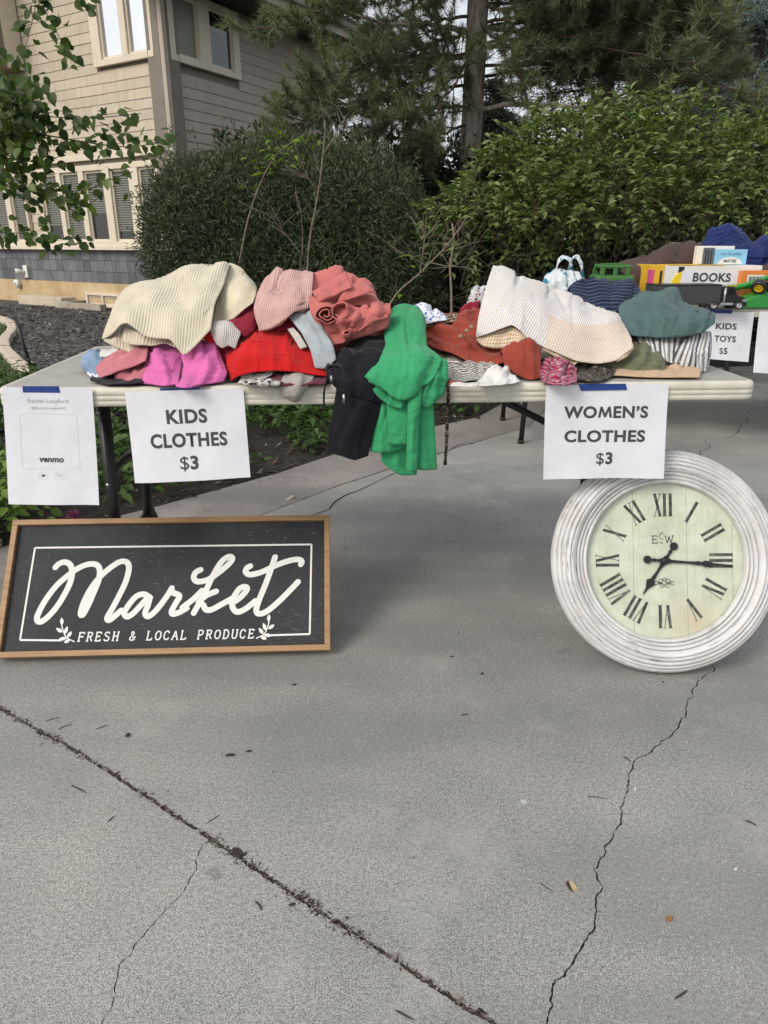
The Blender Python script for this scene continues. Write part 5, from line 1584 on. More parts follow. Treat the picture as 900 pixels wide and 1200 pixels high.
drape('flap', [[(592, 430, .07), (602, 437, .052), (616, 444, .038), (625, 446.5, .032), (635, 441, .04)], [(590, 420, .078), (602, 420, .06), (616, 422, .05), (634, 424, .055)], [(588, 410, .092), (602, 402, .085), (618, 400, .082), (634, 404, .088)]], F_RUST, t, su=1.07, sv=1.03, lam=0.05, aniso=(1.2, 0.3), amp=0.007, back=0.06)
M_BTN = plain('horn_button', (0.22, 0.16, 0.09, 1), 0.35, 0.4, 200)
for c in ((540, 394, .112), (547, 387.5, .122), (552.5, 383, .132)):
    p = cpt(c)
    n_ = Vector((-0.1, -0.93, 0.35)).normalized()
    tube('button', [p - n_ * 0.004, p + n_ * 0.0008, p + n_ * 0.003, p + n_ * 0.0032], [0.0055, 0.0058, 0.005, 0.0015], M_BTN, t, 14)
drape('silver_scarf', [[(545, 362, .345), (556, 362, .335), (570, 362, .335)], [(550, 348, .36), (558, 345, .35), (570, 346, .35)], [(553, 339, .39), (560, 335.5, .39), (570, 335, .39)]], F_SILVER, lam=0.03, amp=0.006, su=1.08, sv=1.08, back=0.08, label='silver floral scarf bunched behind the striped shirt', cat='scarf', group=GW)
drape('rust_tie', [[(538, 366, .325), (548, 364, .32), (560, 362, .32)], [(545, 356, .345), (552, 354, .34), (562, 353, .34)]], F_CRIM, lam=0.03, amp=0.005, su=1.06, back=0.06, label='dark red cloth fold between the rust skirt and silver scarf', cat='clothing', group=GW)
t = garment('striped_shirt', 'white shirt with fine tan stripes draped over the women’s heap', 'shirt', GW, (650, 415, 0.18))
drape('body', [
    [(558, 395, .150), (570, 391, .135), (585, 385, .125), (600, 380.5, .118), (610, 387, .105), (620, 397, .093), (640, 408, .082), (658, 416, .074), (676, 423, .066), (700, 425.5, .064), (722, 422, .068), (741, 408, .085)],
    [(561, 372, .195), (585, 362, .178), (612, 366, .155), (640, 378, .14), (670, 389, .125), (704, 395, .115), (740, 397, .118)],
    [(569, 338, .26), (598, 338, .24), (632, 348, .22), (668, 362, .205), (702, 371, .195), (732, 382, .185)],
    [(578, 311, .36), (598, 316, .35), (622, 326, .34), (652, 339, .33), (688, 351, .32), (724, 366, .30)]],
    F_STRIPE, t, cr=0.003, th=0.003, su=1.025, sv=1.03, lam=0.14, amp=0.006, kb=0.14, back=0.2)
drape('lining_fold', [[(558, 399, .150), (566, 405.5, .135), (580, 408.5, .123), (596, 406.5, .116), (608, 401, .112), (617, 395, .105)], [(561, 392, .17), (572, 390, .152), (586, 386, .145), (600, 382, .138), (612, 390, .12), (620, 394, .112)]], F_GING, t, th=0.003, su=1.03, sv=1.05, lam=0.06, amp=0.005)
drape('lining_fold', [[(620, 400, .098), (640, 412, .086), (656, 421, .078), (667, 431, .068), (676, 425, .066)], [(618, 394, .115), (638, 405, .10), (656, 414, .09), (670, 422, .08), (678, 424, .075)]], F_GING, t, th=0.003, su=1.02, sv=1.02, lam=0.06, amp=0.003)
drape('lining_fold', [[(722, 424.5, .070), (734, 419, .078), (743, 408, .092)], [(724, 418, .082), (734, 412, .088), (741, 402, .10)]], F_GING, t, th=0.003, su=1.02, sv=1.02, lam=0.06, amp=0.002, cell=0.004)
t = garment('plaid_shirt', 'raspberry plaid shirt bunched under the striped shirt', 'shirt', GW, (655, 445, 0.04))
drape('body', [[(634, 446.5, None), (648, 450.5, None), (662, 451, None), (676, 448, None)], [(633, 434, .05), (648, 434, .04), (662, 436, .038), (676, 438, .045)], [(638, 420, .085), (650, 420, .08), (662, 426, .072), (676, 432, .07)]], F_PLAID, t, su=1.12, sv=1.08, lam=0.04, amp=0.008, back=0.12)
p = cpt((645.5, 440, .022)); n_ = Vector((0, -1, 0.1)).normalized()
tube('button', [p - n_ * 0.004, p + n_ * 0.001, p + n_ * 0.003, p + n_ * 0.0032], [0.0062, 0.0065, 0.0055, 0.0015], plain('pearl_button', (0.66, 0.60, 0.50, 1), 0.3, 0.1, 90), t, 14)
drape('camouflage_shorts', [[(676, 445.5, None), (692, 447, None), (708, 445.5, None), (719, 440, None)], [(676, 436, .06), (692, 436, .052), (708, 435, .055), (720, 434, .07)], [(680, 427, .10), (694, 428, .09), (708, 429, .09), (720, 430, .10)]], F_CAMO, th=0.005, su=1.08, sv=1.08, lam=0.05, amp=0.007, back=0.14, label='dark camouflage shorts folded next to the raspberry plaid shirt', cat='shorts', group=GW)
drape('tan_knit', [[(712, 440, None), (750, 441.5, None), (788, 442, None), (820, 442, None)], [(714, 434, .095), (750, 435, .085), (788, 435, .085), (821, 435, .09)], [(736, 424, .20), (760, 424, .20), (790, 424, .20), (822, 425, .20)]], F_TAN, th=0.006, su=1.01, sv=1.02, lam=0.12, amp=0.003, back=0.12, label='tan knit folded flat at the bottom of the right stack', cat='clothing', group=GW)
drape('olive_pants', [[(706, 427, .10), (732, 435, .085), (752, 438.5, .078), (768, 439, .078), (777, 433, .09)], [(718, 418, .125), (738, 420, .105), (756, 420, .10), (772, 423, .105), (780, 426, .115)], [(734, 404, .17), (748, 402, .165), (760, 405, .16), (772, 412, .155)]], F_OLIVE, th=0.005, su=1.04, sv=1.05, lam=0.07, amp=0.006, back=0.16, label='olive green garment folded below the grey striped knit', cat='clothing', group=GW)
t = garment('striped_knit', 'grey and white striped knit folded beneath the teal garment', 'knit top', GW, (795, 430, 0.15))
drape('front', [[(756, 410, .145), (770, 418, .132), (786, 425, .125), (798, 424, .125)], [(748, 402, .165), (764, 404, .15), (782, 408, .14), (800, 408, .14)], [(742, 394, .20), (760, 391, .195), (780, 390, .19), (804, 390, .18)]], F_BANDS, t, th=0.004, su=1.02, sv=1.04, lam=0.07, amp=0.003, back=0.12)
drape('roll', [[(786, 425, .128), (802, 431, .12), (816, 435, .118), (826, 436, .128), (831, 428, .14)], [(792, 412, .13), (808, 414, .118), (822, 414, .122), (833, 408, .142)], [(800, 398, .155), (812, 394, .15), (824, 391, .155), (834, 389, .17)]], F_BANDS, t, th=0.004, su=1.03, sv=1.05, lam=0.06, amp=0.005, back=0.14)
t = garment('teal_blouse', 'grey teal satin garment on top of the right stack', 'clothing', GW, (780, 392, 0.2))
drape('body', [[(726, 391, .180), (748, 394, .155), (772, 395, .142), (798, 394.5, .138), (820, 391, .142), (836, 380, .165)], [(727, 378, .205), (750, 378, .18), (774, 380, .165), (798, 380, .158), (820, 376, .162), (837, 372, .18)], [(725, 364, .26), (744, 358, .24), (770, 358, .225), (796, 364, .21), (818, 368, .20), (836, 370, .20)], [(727, 358, .33), (742, 347, .33), (766, 342, .33), (792, 338.5, .33), (797, 356, .30), (812, 362, .28), (832, 368, .26)]],
      F_TEAL, t, cr=0.006, nf=4, fh=0.006, th=0.004, su=1.035, sv=1.05, lam=0.10, amp=0.008, back=0.14)
drape('folded_end', [[(786, 395.5, .124), (806, 394, .122), (824, 389, .128), (837, 379, .150)], [(792, 381, .136), (810, 378, .134), (826, 374, .142), (838, 369, .166)], [(797, 366, .175), (812, 363, .178), (826, 364, .185), (836, 366, .20)]], F_TEAL, t, th=0.004, su=1.04, sv=1.05, lam=0.06, amp=0.006, nf=4, fh=0.006, back=0.08)
drape('navy_sweater', [[(672, 372, .42), (700, 376, .40), (730, 374, .40), (750, 366, .41)], [(668, 348, .45), (698, 350, .44), (728, 350, .44), (753, 352, .45)], [(668, 334, .49), (682, 324.5, .50), (704, 327, .50), (726, 329.5, .50), (742, 327.5, .50), (753, 344, .48)]], F_NAVYW, th=0.006, su=1.03, sv=1.04, lam=0.10, amp=0.006, back=0.18, label='navy sweater with wavy stripes folded behind the striped shirt', cat='sweater', group=GW)
# ================================================================ SECOND TABLE: TOYS AND BOOKS
T2_F = Vector((T2_L.x, T2_L.y, 0))
def A(px, py, Y): return (px, py, Y - front_y(px))
GT = 'toys and books on the second table'
def paper2(label, corners, tape):
    q = lambda c, l=0.006: onplane(c[0], c[1], T2_F - T2_Y * l, T2_Y)
    sh = Sheet(*[q(c) for c in corners], 0.004, 0.003, 0.5, 0.012)
    t = thing('paper_sign', label, 'sign', sh.p(0.5, 0), GP)
    sh.build('paper', M_PAPER, t)
    if tape:
        Sheet(*[q(c, 0.0075) for c in tape]).build('tape', M_TAPE, t, 6, 2, 0.0003)
    return sh, t
sh, t = paper2('white paper sign reading KIDS TOYS $5 on the second table', [(822, 365), (884, 366), (876, 424), (816, 419)], [(831, 363), (858, 363), (858, 367.5), (831, 367)])
W, H = sh.w, sh.h
row(sh, 'KIDS', 0.645, 0.12, t, 0.40, 0.034)
row(sh, 'TOYS', 0.385, 0.12, t, 0.42, 0.034)
sh.text('$', W * 0.445, H * 0.13, 0.13 * H / 0.72, M_INK, t, 'lettering', 0.004)
sh.text('5', W * 0.53, H * 0.13, 0.13 * H / 0.72, M_INK, t, 'lettering', 0.036)
sh, t = paper2('plain white paper hanging at the right end of the second table', [(890, 365), (956, 366), (950, 440), (881, 436)], [(915, 363), (940, 363), (940, 367.5), (915, 367)])

def L2(px, py, Y):                               # a local frame on the second table's top under a pixel
    p = at(px, py, Y)
    return frame_matrix(Vector((p.x, p.y, TZ)), T2_X, T2_Y, Vector((0, 0, 1)))

M_DARKGREY = plain('dark_grey_toy_plastic', (0.040, 0.044, 0.050, 1), 0.45, 0.1, 60)
M_BLACKPL = plain('black_toy_plastic', (0.012, 0.012, 0.013, 1), 0.35, 0.1, 60)
M_CHROME = plain('silver_toy_plastic', (0.50, 0.50, 0.52, 1), 0.3, 0.1, 60, metal=0.7)
M_GREENPL = plain('green_toy_plastic', (0.030, 0.25, 0.045, 1), 0.35, 0.1, 40)
M_GREENDK = plain('dark_green_toy_plastic', (0.045, 0.15, 0.030, 1), 0.45, 0.1, 40)
M_YELLOWPL = plain('yellow_toy_plastic', (0.78, 0.52, 0.015, 1), 0.35, 0.08, 40)
M_GLASSY = plain('smoked_window', (0.010, 0.011, 0.012, 1), 0.12, 0.1, 20)

def wheel(parent, mw, x, y, z, r, w, hubmat, tyremat, lugs=0):
    def ring(name, prof, mat, par):
        V, F = [], []
        k, n = len(prof), 24
        for i in range(n):
            a = 2 * PI * i / n
            for rr_, yy in prof:
                q = rr_ * (1 + (0.06 if lugs and i % 2 and rr_ > r * 0.9 else 0))
                V.append(mw @ Vector((x + q * math.cos(a), y + yy, z + q * math.sin(a))))
        for i in range(n):
            j = (i + 1) % n
            for s in range(k - 1): F.append((i * k + s, j * k + s, j * k + s + 1, i * k + s + 1))
        return mobj(name, V, F, mat, par, True)
    wobj = ring('wheel', [(0.0005, -w * 0.1), (r * 0.55, -w * 0.1), (r * 0.6, -w * 0.45), (r * 0.92, -w * 0.5), (r, -w * 0.35), (r, w * 0.35), (r * 0.92, w * 0.5), (r * 0.3, w * 0.5)], tyremat, parent)
    ring('rim', [(0.0005, -w * 0.40), (r * 0.16, -w * 0.40), (r * 0.20, -w * 0.22), (r * 0.46, -w * 0.20), (r * 0.58, -w * 0.50), (r * 0.61, -w * 0.46)], hubmat, wobj)
    return wobj

# ---- truck
mw = L2(872, 362, 3.80) @ Matrix.Diagonal((1, 1, 0.83, 1))
t = thing('toy_truck', 'dark grey toy delivery truck with black cab in front of the books', 'toy truck', mw.translation, GT)
def tb(name, x0, x1, y0, y1, z0, z1, mat, bev=0.003, par=None): return box(name, x0, x1, y0, y1, z0, z1, mat, par or t, mw, bev)
o = tb('cargo_box', -0.475, -0.135, -0.01, 0.115, 0.030, 0.142, M_DARKGREY, 0.004)
tb('roof_rail', -0.475, -0.135, -0.013, 0.118, 0.1425, 0.148, M_BLACKPL, 0.001, o)
tb('side_rail', -0.475, -0.135, -0.0135, -0.0105, 0.030, 0.038, M_BLACKPL, 0.0005, o)
V = [(-0.130, 0.028), (-0.002, 0.028), (0.0, 0.060), (-0.012, 0.074), (-0.045, 0.082), (-0.062, 0.128), (-0.072, 0.134), (-0.130, 0.134)]
n = len(V)
VV = [mw @ Vector((x, 0.0, z)) for x, z in V] + [mw @ Vector((x, 0.106, z)) for x, z in V]
cab = mobj('cab', VV, [tuple(range(n)), tuple(reversed(range(n, 2 * n)))] + [(i, i + n, (i + 1) % n + n, (i + 1) % n) for i in range(n)], M_BLACKPL, t)
W_ = [(-0.092, 0.086), (-0.056, 0.086), (-0.068, 0.122), (-0.092, 0.122)]
mobj('side_window', [mw @ Vector((x, -0.0012, z)) for x, z in W_], [(0, 1, 2, 3)], M_GLASSY, cab)
mobj('windshield', [mw @ Vector(v) for v in ((-0.0435, 0.008, 0.085), (-0.0435, 0.098, 0.085), (-0.0595, 0.098, 0.127), (-0.0595, 0.008, 0.127))], [(0, 1, 2, 3)], M_GLASSY, cab)
tube('exhaust_stack', [mw @ Vector((-0.112, -0.004, 0.04)), mw @ Vector((-0.112, -0.004, 0.128))], 0.0055, M_CHROME, t, 10)
tb('side_tank', -0.128, -0.062, -0.007, 0.004, 0.026, 0.040, M_CHROME, 0.003)
tb('front_bumper', -0.004, 0.008, -0.004, 0.110, 0.020, 0.042, M_BLACKPL, 0.003)
tb('headlight', -0.016, 0.0025, -0.0025, 0.004, 0.048, 0.060, M_CHROME, 0.001)
for x in (-0.105, -0.08, -0.06): tb('roof_light', x - 0.005, x + 0.005, 0.002, 0.012, 0.135, 0.142, plain('amber_lens', (0.6, 0.36, 0.03, 1), 0.3, 0.05), 0.001)
for x in (-0.400, -0.165, -0.035):
    for y in (-0.004, 0.106): wheel(t, mw, x, y, 0.0245, 0.0245, 0.022, M_CHROME, M_BLACKPL)
# ---- green toy jeep behind the navy sweater
mw = L2(720, 345, 3.92)
t = thing('toy_jeep', 'green plastic toy jeep with open windows behind the navy sweater', 'toy car', mw.translation, GT)
bj = lambda name, *a, **k: box(name, *a, k.get('m', M_GREENDK), t, mw, k.get('b', 0.006))
bj('body', -0.10, 0.10, 0.0, 0.15, 0.045, 0.162, b=0.016)
bj('roof', -0.080, 0.080, 0.004, 0.146, 0.192, 0.212, b=0.010)
bj('roof_rack', -0.050, 0.052, 0.02, 0.13, 0.2125, 0.217, b=0.002)
for x in (-0.070, -0.004, 0.060):
    for y in (0.006, 0.134): bj('pillar', x - 0.0115, x + 0.0115, y, y + 0.012, 0.158, 0.196, b=0.004)
bj('seat', -0.05, 0.05, 0.03, 0.12, 0.1625, 0.172, m=M_BLACKPL)
bj('headlight', 0.0985, 0.105, 0.015, 0.035, 0.085, 0.105, m=M_YELLOWPL, b=0.003)
bj('headlight', 0.0985, 0.105, 0.115, 0.135, 0.085, 0.105, m=M_YELLOWPL, b=0.003)
for x in (-0.065, 0.065):
    for y in (-0.004, 0.152): wheel(t, mw, x, y, 0.040, 0.040, 0.03, M_GREENDK, M_BLACKPL, 1)
# ---- green toy tractor with loader arm, lying at the right
mw = L2(893, 362, 3.86)
t = thing('toy_tractor', 'bright green toy tractor with yellow wheel hubs beside the truck', 'toy tractor', mw.translation, GT)
prof = [(-0.135, 0.0), (0.30, 0.0), (0.30, 0.06), (0.18, 0.085), (0.03, 0.088), (-0.06, 0.060), (-0.12, 0.028)]
n = len(prof)
VV = [mw @ Vector((x, 0.0, z)) for x, z in prof] + [mw @ Vector((x, 0.13, z)) for x, z in prof]
bd = mobj('body', VV, [tuple(range(n)), tuple(reversed(range(n, 2 * n)))] + [(i, i + n, (i + 1) % n + n, (i + 1) % n) for i in range(n)], M_GREENPL, t)
md = bd.modifiers.new('round', 'BEVEL'); md.width = 0.01; md.segments = 3; md.limit_method = 'ANGLE'
tube('loader_arm', catmull([mw @ Vector(v) for v in ((-0.20, 0.09, 0.095), (-0.08, 0.07, 0.110), (0.05, 0.06, 0.155), (0.09, 0.06, 0.175))], 14), [0.013] * 14, M_GREENPL, t, 10)
tube('loader_arm', catmull([mw @ Vector(v) for v in ((-0.19, 0.12, 0.080), (-0.05, 0.11, 0.100), (0.08, 0.10, 0.12))], 14), [0.011] * 14, M_GREENPL, t, 10)
m1 = mw @ Matrix.Translation((-0.035, 0.0, 0.108)) @ Matrix.Rotation(math.radians(38), 4, 'Y') @ Matrix.Rotation(math.radians(48), 4, 'X')
wheel(t, m1, 0, 0, 0, 0.036, 0.034, M_YELLOWPL, M_BLACKPL, 1)
m1 = mw @ Matrix.Translation((0.052, -0.005, 0.116)) @ Matrix.Rotation(math.radians(30), 4, 'Y') @ Matrix.Rotation(math.radians(42), 4, 'X')
wheel(t, m1, 0, 0, 0, 0.048, 0.042, M_YELLOWPL, M_BLACKPL, 1)
# ---- boxed books
mw = L2(780, 352, 3.98)
M_YBOX = plain('yellow_book_cover', (0.72, 0.42, 0.03, 1), 0.4, 0.08, 12)
M_WCARD = plain('white_card', (0.72, 0.72, 0.68, 1), 0.5, 0.05, 20)
M_ORANGE = plain('orange_card', (0.70, 0.22, 0.05, 1), 0.45, 0.06, 20)
M_PINKC = plain('pink_print', (0.60, 0.08, 0.22, 1), 0.5, 0.3, 90)
t = thing('board_book_box', 'yellow and white box of board books under the BOOKS sign', 'box', mw.translation, GT)
bb = lambda name, x0, x1, y0, y1, z0, z1, mat, bev=0.002, par=None: box(name, x0, x1, y0, y1, z0, z1, mat, par or t, mw, bev)
bb('carton', -0.085, 0.50, 0.02, 0.24, 0.0, 0.205, M_WCARD, 0.003)
bb('yellow_end', -0.088, -0.020, 0.0165, 0.2435, 0.002, 0.2075, M_YBOX, 0.002)
bb('pink_strip', -0.0905, -0.072, 0.0150, 0.06, 0.10, 0.185, M_PINKC, 0.001)
bb('black_motif', -0.042, -0.030, 0.0145, 0.0165, 0.115, 0.180, M_BLACKPL, 0.001)
bb('yellow_lid', 0.00, 0.30, 0.0185, 0.235, 0.2055, 0.2085, M_YBOX, 0.0008)
bb('printed_bus', 0.055, 0.085, 0.0172, 0.0198, 0.165, 0.200, M_BLACKPL, 0.001)
# half-round yellow sun printed on the carton front
pts = [(0.085 + 0.058 * math.cos(a), 0.118 + 0.058 * math.sin(a)) for a in np.linspace(0, PI, 20)]
mobj('yellow_print', [mw @ Vector((x, 0.0125, z)) for x, z in pts] + [mw @ Vector((x, 0.0195, z)) for x, z in pts],
     [tuple(range(20)), tuple(reversed(range(20, 40)))] + [(i, i + 20, (i + 1) % 20 + 20, (i + 1) % 20) for i in range(20)], plain('lemon_print', (0.85, 0.62, 0.02, 1), 0.5, 0.06, 30), t)
bc = [frame_matrix(mw @ Vector((0.395, 0.016, 0.14)), T2_X, Vector((0, 0, 1)), T2_Y)]
# sign reading BOOKS
q = lambda c: onplane(c[0], c[1], mw @ Vector((0, 0.010, 0)), T2_Y)
sh = Sheet(q((800, 317)), q((868, 318.5)), q((866, 336)), q((796, 336)), 0.002, 0.001, 0.3)
t2 = thing('book_sign', 'narrow white paper strip reading BOOKS leaning on the book box', 'sign', sh.p(0.5, 0), GT)
sh.build('paper', M_PAPER, t2, 16, 5)
sh.text('BOOKS', sh.w * 0.52, sh.h * 0.34, 0.042 / 0.70, M_INK, t2, 'lettering', 0.034, 1.05)
# orange box end with a barcode
t = thing('orange_box', 'orange and white boxed toy with a barcode right of the BOOKS strip', 'box', mw @ Vector((0.46, 0.05, 0)), GT)
bb('carton', 0.372, 0.515, -0.030, 0.010, 0.0, 0.182, M_ORANGE, 0.002)
bb('white_label', 0.402, 0.490, -0.0325, -0.0298, 0.10, 0.160, M_WCARD, 0.0008)
for i in range(13):
    w_ = (0.0025, 0.0045, 0.0018)[i % 3]
    x = 0.410 + i * 0.0058
    bb('barcode_bar', x, x + w_, -0.0335, -0.0324, 0.112, 0.152, M_INK, 0.0)
# standing books on top
M_SKY = plain('sky_blue_cover', (0.25, 0.55, 0.78, 1), 0.35, 0.04, 10)
zb = 0.209
t = thing('blue_book', 'light blue book standing on the book box', 'book', mw @ Vector((0.33, 0.1, zb)), GT)
bb('cover', 0.262, 0.435, 0.075, 0.079, zb, zb + 0.075, M_SKY, 0.0008)
bb('pages', 0.266, 0.432, 0.0795, 0.108, zb + 0.002, zb + 0.072, M_WCARD, 0.0008)
bb('back_cover', 0.262, 0.435, 0.1085, 0.112, zb, zb + 0.075, M_SKY, 0.0008)
def flat_text(s, x, z, size, mat, par, y=0.0742, bold=0.0):
    me = text_mesh(s, bold)
    for v in me.vertices: v.co = mw @ Vector((x + v.co.x * size, y, z + v.co.y * size))
    link('lettering', me, mat, par)
flat_text('Lori Gottlieb', 0.348, zb + 0.046, 0.021, plain('navy_print', (0.05, 0.12, 0.25, 1), 0.5, 0.02), t)
pts = [(0.348 + 0.066 * math.cos(a), zb + 0.0 + 0.038 * math.sin(a)) for a in np.linspace(0.02, PI - 0.02, 18)]
mobj('white_print', [mw @ Vector((x, 0.0744, max(z, zb + 0.001))) for x, z in pts], [tuple(range(18))], M_WCARD, t)
flat_text('MAYBE', 0.348, zb + 0.010, 0.022, M_INK, t, 0.0738, 0.02)
t = thing('black_spine_book', 'black and white book beside the light blue book', 'book', mw @ Vector((0.23, 0.1, zb)), GT)
bb('pages', 0.196, 0.262, 0.082, 0.118, zb + 0.002, zb + 0.080, M_WCARD, 0.001)
bb('cover', 0.200, 0.259, 0.077, 0.0815, zb, zb + 0.084, plain('slate_cover', (0.10, 0.13, 0.16, 1), 0.4, 0.1), 0.001)
for x in (0.212, 0.226, 0.241): bb('spine_stripe', x, x + 0.005, 0.0755, 0.0769, zb + 0.005, zb + 0.072, M_BLACKPL, 0.0)
t = thing('white_book', 'white book lying behind the light blue book', 'book', mw @ Vector((0.28, 0.16, zb)), GT)
bb('cover', 0.185, 0.385, 0.122, 0.128, zb, zb + 0.092, M_WCARD, 0.001)
bb('pages', 0.188, 0.382, 0.1285, 0.150, zb + 0.002, zb + 0.089, plain('cream_pages', (0.6, 0.56, 0.46, 1), 0.7, 0.05), 0.001)
bb('back_cover', 0.185, 0.385, 0.1505, 0.156, zb, zb + 0.092, M_WCARD, 0.001)
# ---- bedding at the back of the table
F_BROWN = fabric('brown_puffer_fabric', (0.062, 0.038, 0.032, 1), rough=0.7)
F_BLUEW = fabric('royal_blue_waffle_knit', (0.012, 0.024, 0.115, 1), 'waffle', 260.0, relief=1.4)
GB = 'bedding at the back of the second table'
drape('brown_comforter', [[A(722, 366, 4.22), A(745, 366, 4.18), A(785, 366, 4.18), A(826, 366, 4.22)], [A(724, 342, 4.20), A(745, 340, 4.15), A(785, 338, 4.15), A(827, 338, 4.19)], [A(726, 318, 4.22), A(752, 314, 4.16), A(786, 306, 4.16), A(826, 308, 4.20)], [A(724, 309, 4.30), A(745, 303, 4.28), A(765, 295, 4.28), A(787, 286, 4.28), A(806, 282.5, 4.28), A(819, 286, 4.28), A(827, 298, 4.29)]],
      F_BROWN, th=0.008, su=1.05, sv=1.06, lam=0.12, amp=0.012, cell=0.011, table=False, back=0.15, label='brown puffy comforter folded at the back of the second table', cat='comforter', group=GB)
drape('blue_blanket', [[A(820, 366, 4.34), A(850, 366, 4.31), A(890, 366, 4.31), A(930, 366, 4.33)], [A(823, 330, 4.33), A(850, 330, 4.29), A(890, 330, 4.29), A(930, 330, 4.31)], [A(822, 300, 4.35), A(846, 296, 4.30), A(878, 300, 4.30), A(905, 300, 4.30), A(935, 300, 4.32)], [A(823, 289, 4.42), A(836, 270, 4.42), A(853, 263, 4.42), A(868, 269, 4.42), A(880, 284, 4.40), A(895, 279, 4.41), A(915, 279, 4.41), A(938, 288, 4.42)]],
      F_BLUEW, th=0.006, cr=0.012, su=1.07, sv=1.07, lam=0.14, amp=0.014, cell=0.010, table=False, back=0.14, label='royal blue waffle-knit blanket heaped at the far right', cat='blanket', group=GB)
drape('brown_pillow', [[A(880, 340, 4.18), A(900, 342, 4.16), A(925, 342, 4.18)], [A(880, 322, 4.19), A(900, 320, 4.16), A(925, 320, 4.18)], [A(884, 312, 4.23), A(900, 308, 4.23), A(925, 308, 4.23)]], F_BROWN, th=0.006, su=1.05, lam=0.06, amp=0.006, cell=0.01, table=False, back=0.06, label='small brown padded corner in front of the blue blanket', cat='cushion', group=GB)
# ---- plastic shopping bag
def m_bag():
    m = NT('white_plastic_film', 0.25)
    uv = m.coord('UV')
    v = m.noise(m.mapping(uv, (9, 13, 1), (0, 0, 0.5)), 1.3, 1, 0.4)
    f = m.ramp(v, [(0.59, (0, 0, 0)), (0.61, (1, 1, 1))])
    m.color(m.mix(f, (0.66, 0.72, 0.75, 1), (0.03, 0.22, 0.35, 1)))
    m.b.inputs['Transmission Weight'].default_value = 0.15
    return m.m
M_BAG = m_bag()
t = thing('plastic_bag', 'crumpled white plastic shopping bag with blue print behind the striped shirt', 'plastic bag', at(658, 345, 4.02), GT)
drape('sack', [[A(632, 365, 4.02), A(650, 366, 3.99), A(668, 366, 3.99), A(684, 365, 4.02)], [A(634, 345, 4.01), A(650, 345, 3.97), A(668, 345, 3.97), A(684, 345, 4.01)], [A(635, 332, 4.02), A(650, 330, 3.98), A(666, 328, 3.98), A(682, 326, 4.02)], [A(641, 320, 4.06), A(652, 315, 4.04), A(664, 318, 4.04), A(678, 318, 4.06)]], M_BAG, t, th=0.0015, su=1.10, sv=1.10, lam=0.06, amp=0.010, cell=0.008, table=False, back=0.10)
for hc in ([A(651, 322, 4.04), A(655, 308, 4.03), A(661, 303, 4.03), A(667, 307, 4.03), A(669, 318, 4.04)], [A(664, 320, 4.06), A(668, 305, 4.07), A(675, 302.5, 4.07), A(680, 312, 4.06), A(682, 326, 4.05)]):
    drape('handle', [hc, [(c[0] + (3 if c[0] > 661 else -1.5), c[1] - (6 if i not in (0, 4) else 0) + 2, c[2] + 0.02) for i, c in enumerate(hc)]], M_BAG, t, th=0.0012, su=1.06, sv=1.1, lam=0.03, amp=0.004, cell=0.005, table=False)
# ================================================================ HOUSE
HC = at(193, 80, 12.0); HC.z = 0
def dirv(deg): a = math.radians(deg); return Vector((math.sin(a), math.cos(a), 0))
DL, DR = dirv(-57), dirv(27)
NL = Vector((-DL.y, DL.x, 0)); NL = NL if NL.dot(-HC) > 0 else -NL
NR = Vector((-DR.y, DR.x, 0)); NR = NR if NR.dot(-HC) > 0 else -NR
UPV = Vector((0, 0, 1))
HL, HR = frame_matrix(HC, DL, UPV, NL), frame_matrix(HC, DR, UPV, NR)
def hl(px, py): w = HL.inverted() @ onplane(px, py, HC, NL); return w.x, w.y
def hr(px, py): w = HR.inverted() @ onplane(px, py, HC, NR); return w.x, w.y
def hbox(name, M, x0, x1, y0, y1, z0, z1, mat, par, bev=0.0):
    bm = bmesh.new()
    box_bm(bm, min(x0, x1), max(x0, x1), min(y0, y1), max(y0, y1), z0, z1, None, bev)
    bm.transform(M)
    bmesh.ops.recalc_face_normals(bm, faces=bm.faces[:])
    return link(name, bm_mesh(bm), mat, par)

def m_shingle(name, c, lo, hi):
    m = NT(name, 0.8)
    g = m.n('ShaderNodeObjectInfo')
    co = m.coord('Object')
    v = m.noise(m.mapping(co, (14, 14, 1.2)), 2.0, 4, 0.7)
    a = m.ramp(g.outputs['Random'], [(0.0, tuple(x * lo for x in c[:3])), (1.0, tuple(x * hi for x in c[:3]))])
    m.color(m.mix(0.6, a, m.ramp(v, [(0.35, (0.78, 0.77, 0.75)), (0.65, (1.08, 1.08, 1.08))]), 'MULTIPLY'))
    m.bump(v, 0.35, 0.004)
    return m.m
M_SHING = m_shingle('taupe_shingle', (0.53, 0.465, 0.365, 1), 0.93, 1.06)
M_LAP = m_shingle('shaded_taupe_lap_siding', (0.45, 0.39, 0.33, 1), 0.94, 1.05)  # darker than the shingles: shade of the right face put into the colour
M_TRIM = plain('cream_window_trim', (0.66, 0.59, 0.47, 1), 0.55, 0.05, 5)
M_CORNER = plain('taupe_corner_board', (0.45, 0.39, 0.32, 1), 0.7, 0.05, 5)
def m_slate():
    m = NT('blue_grey_slate', 0.6)
    g = m.n('ShaderNodeObjectInfo')
    co = m.coord('Object')
    v = m.noise(m.mapping(co, (9, 9, 2.0)), 2.2, 5, 0.7)
    a = m.ramp(g.outputs['Random'], [(0.0, (0.085, 0.090, 0.105)), (0.5, (0.125, 0.13, 0.145)), (1.0, (0.17, 0.175, 0.19))])
    m.color(m.mix(0.8, a, m.ramp(v, [(0.3, (0.6, 0.6, 0.6)), (0.7, (1.35, 1.35, 1.35))]), 'MULTIPLY'))
    m.bump(v, 0.4, 0.006)
    return m.m
M_SLATE = m_slate()
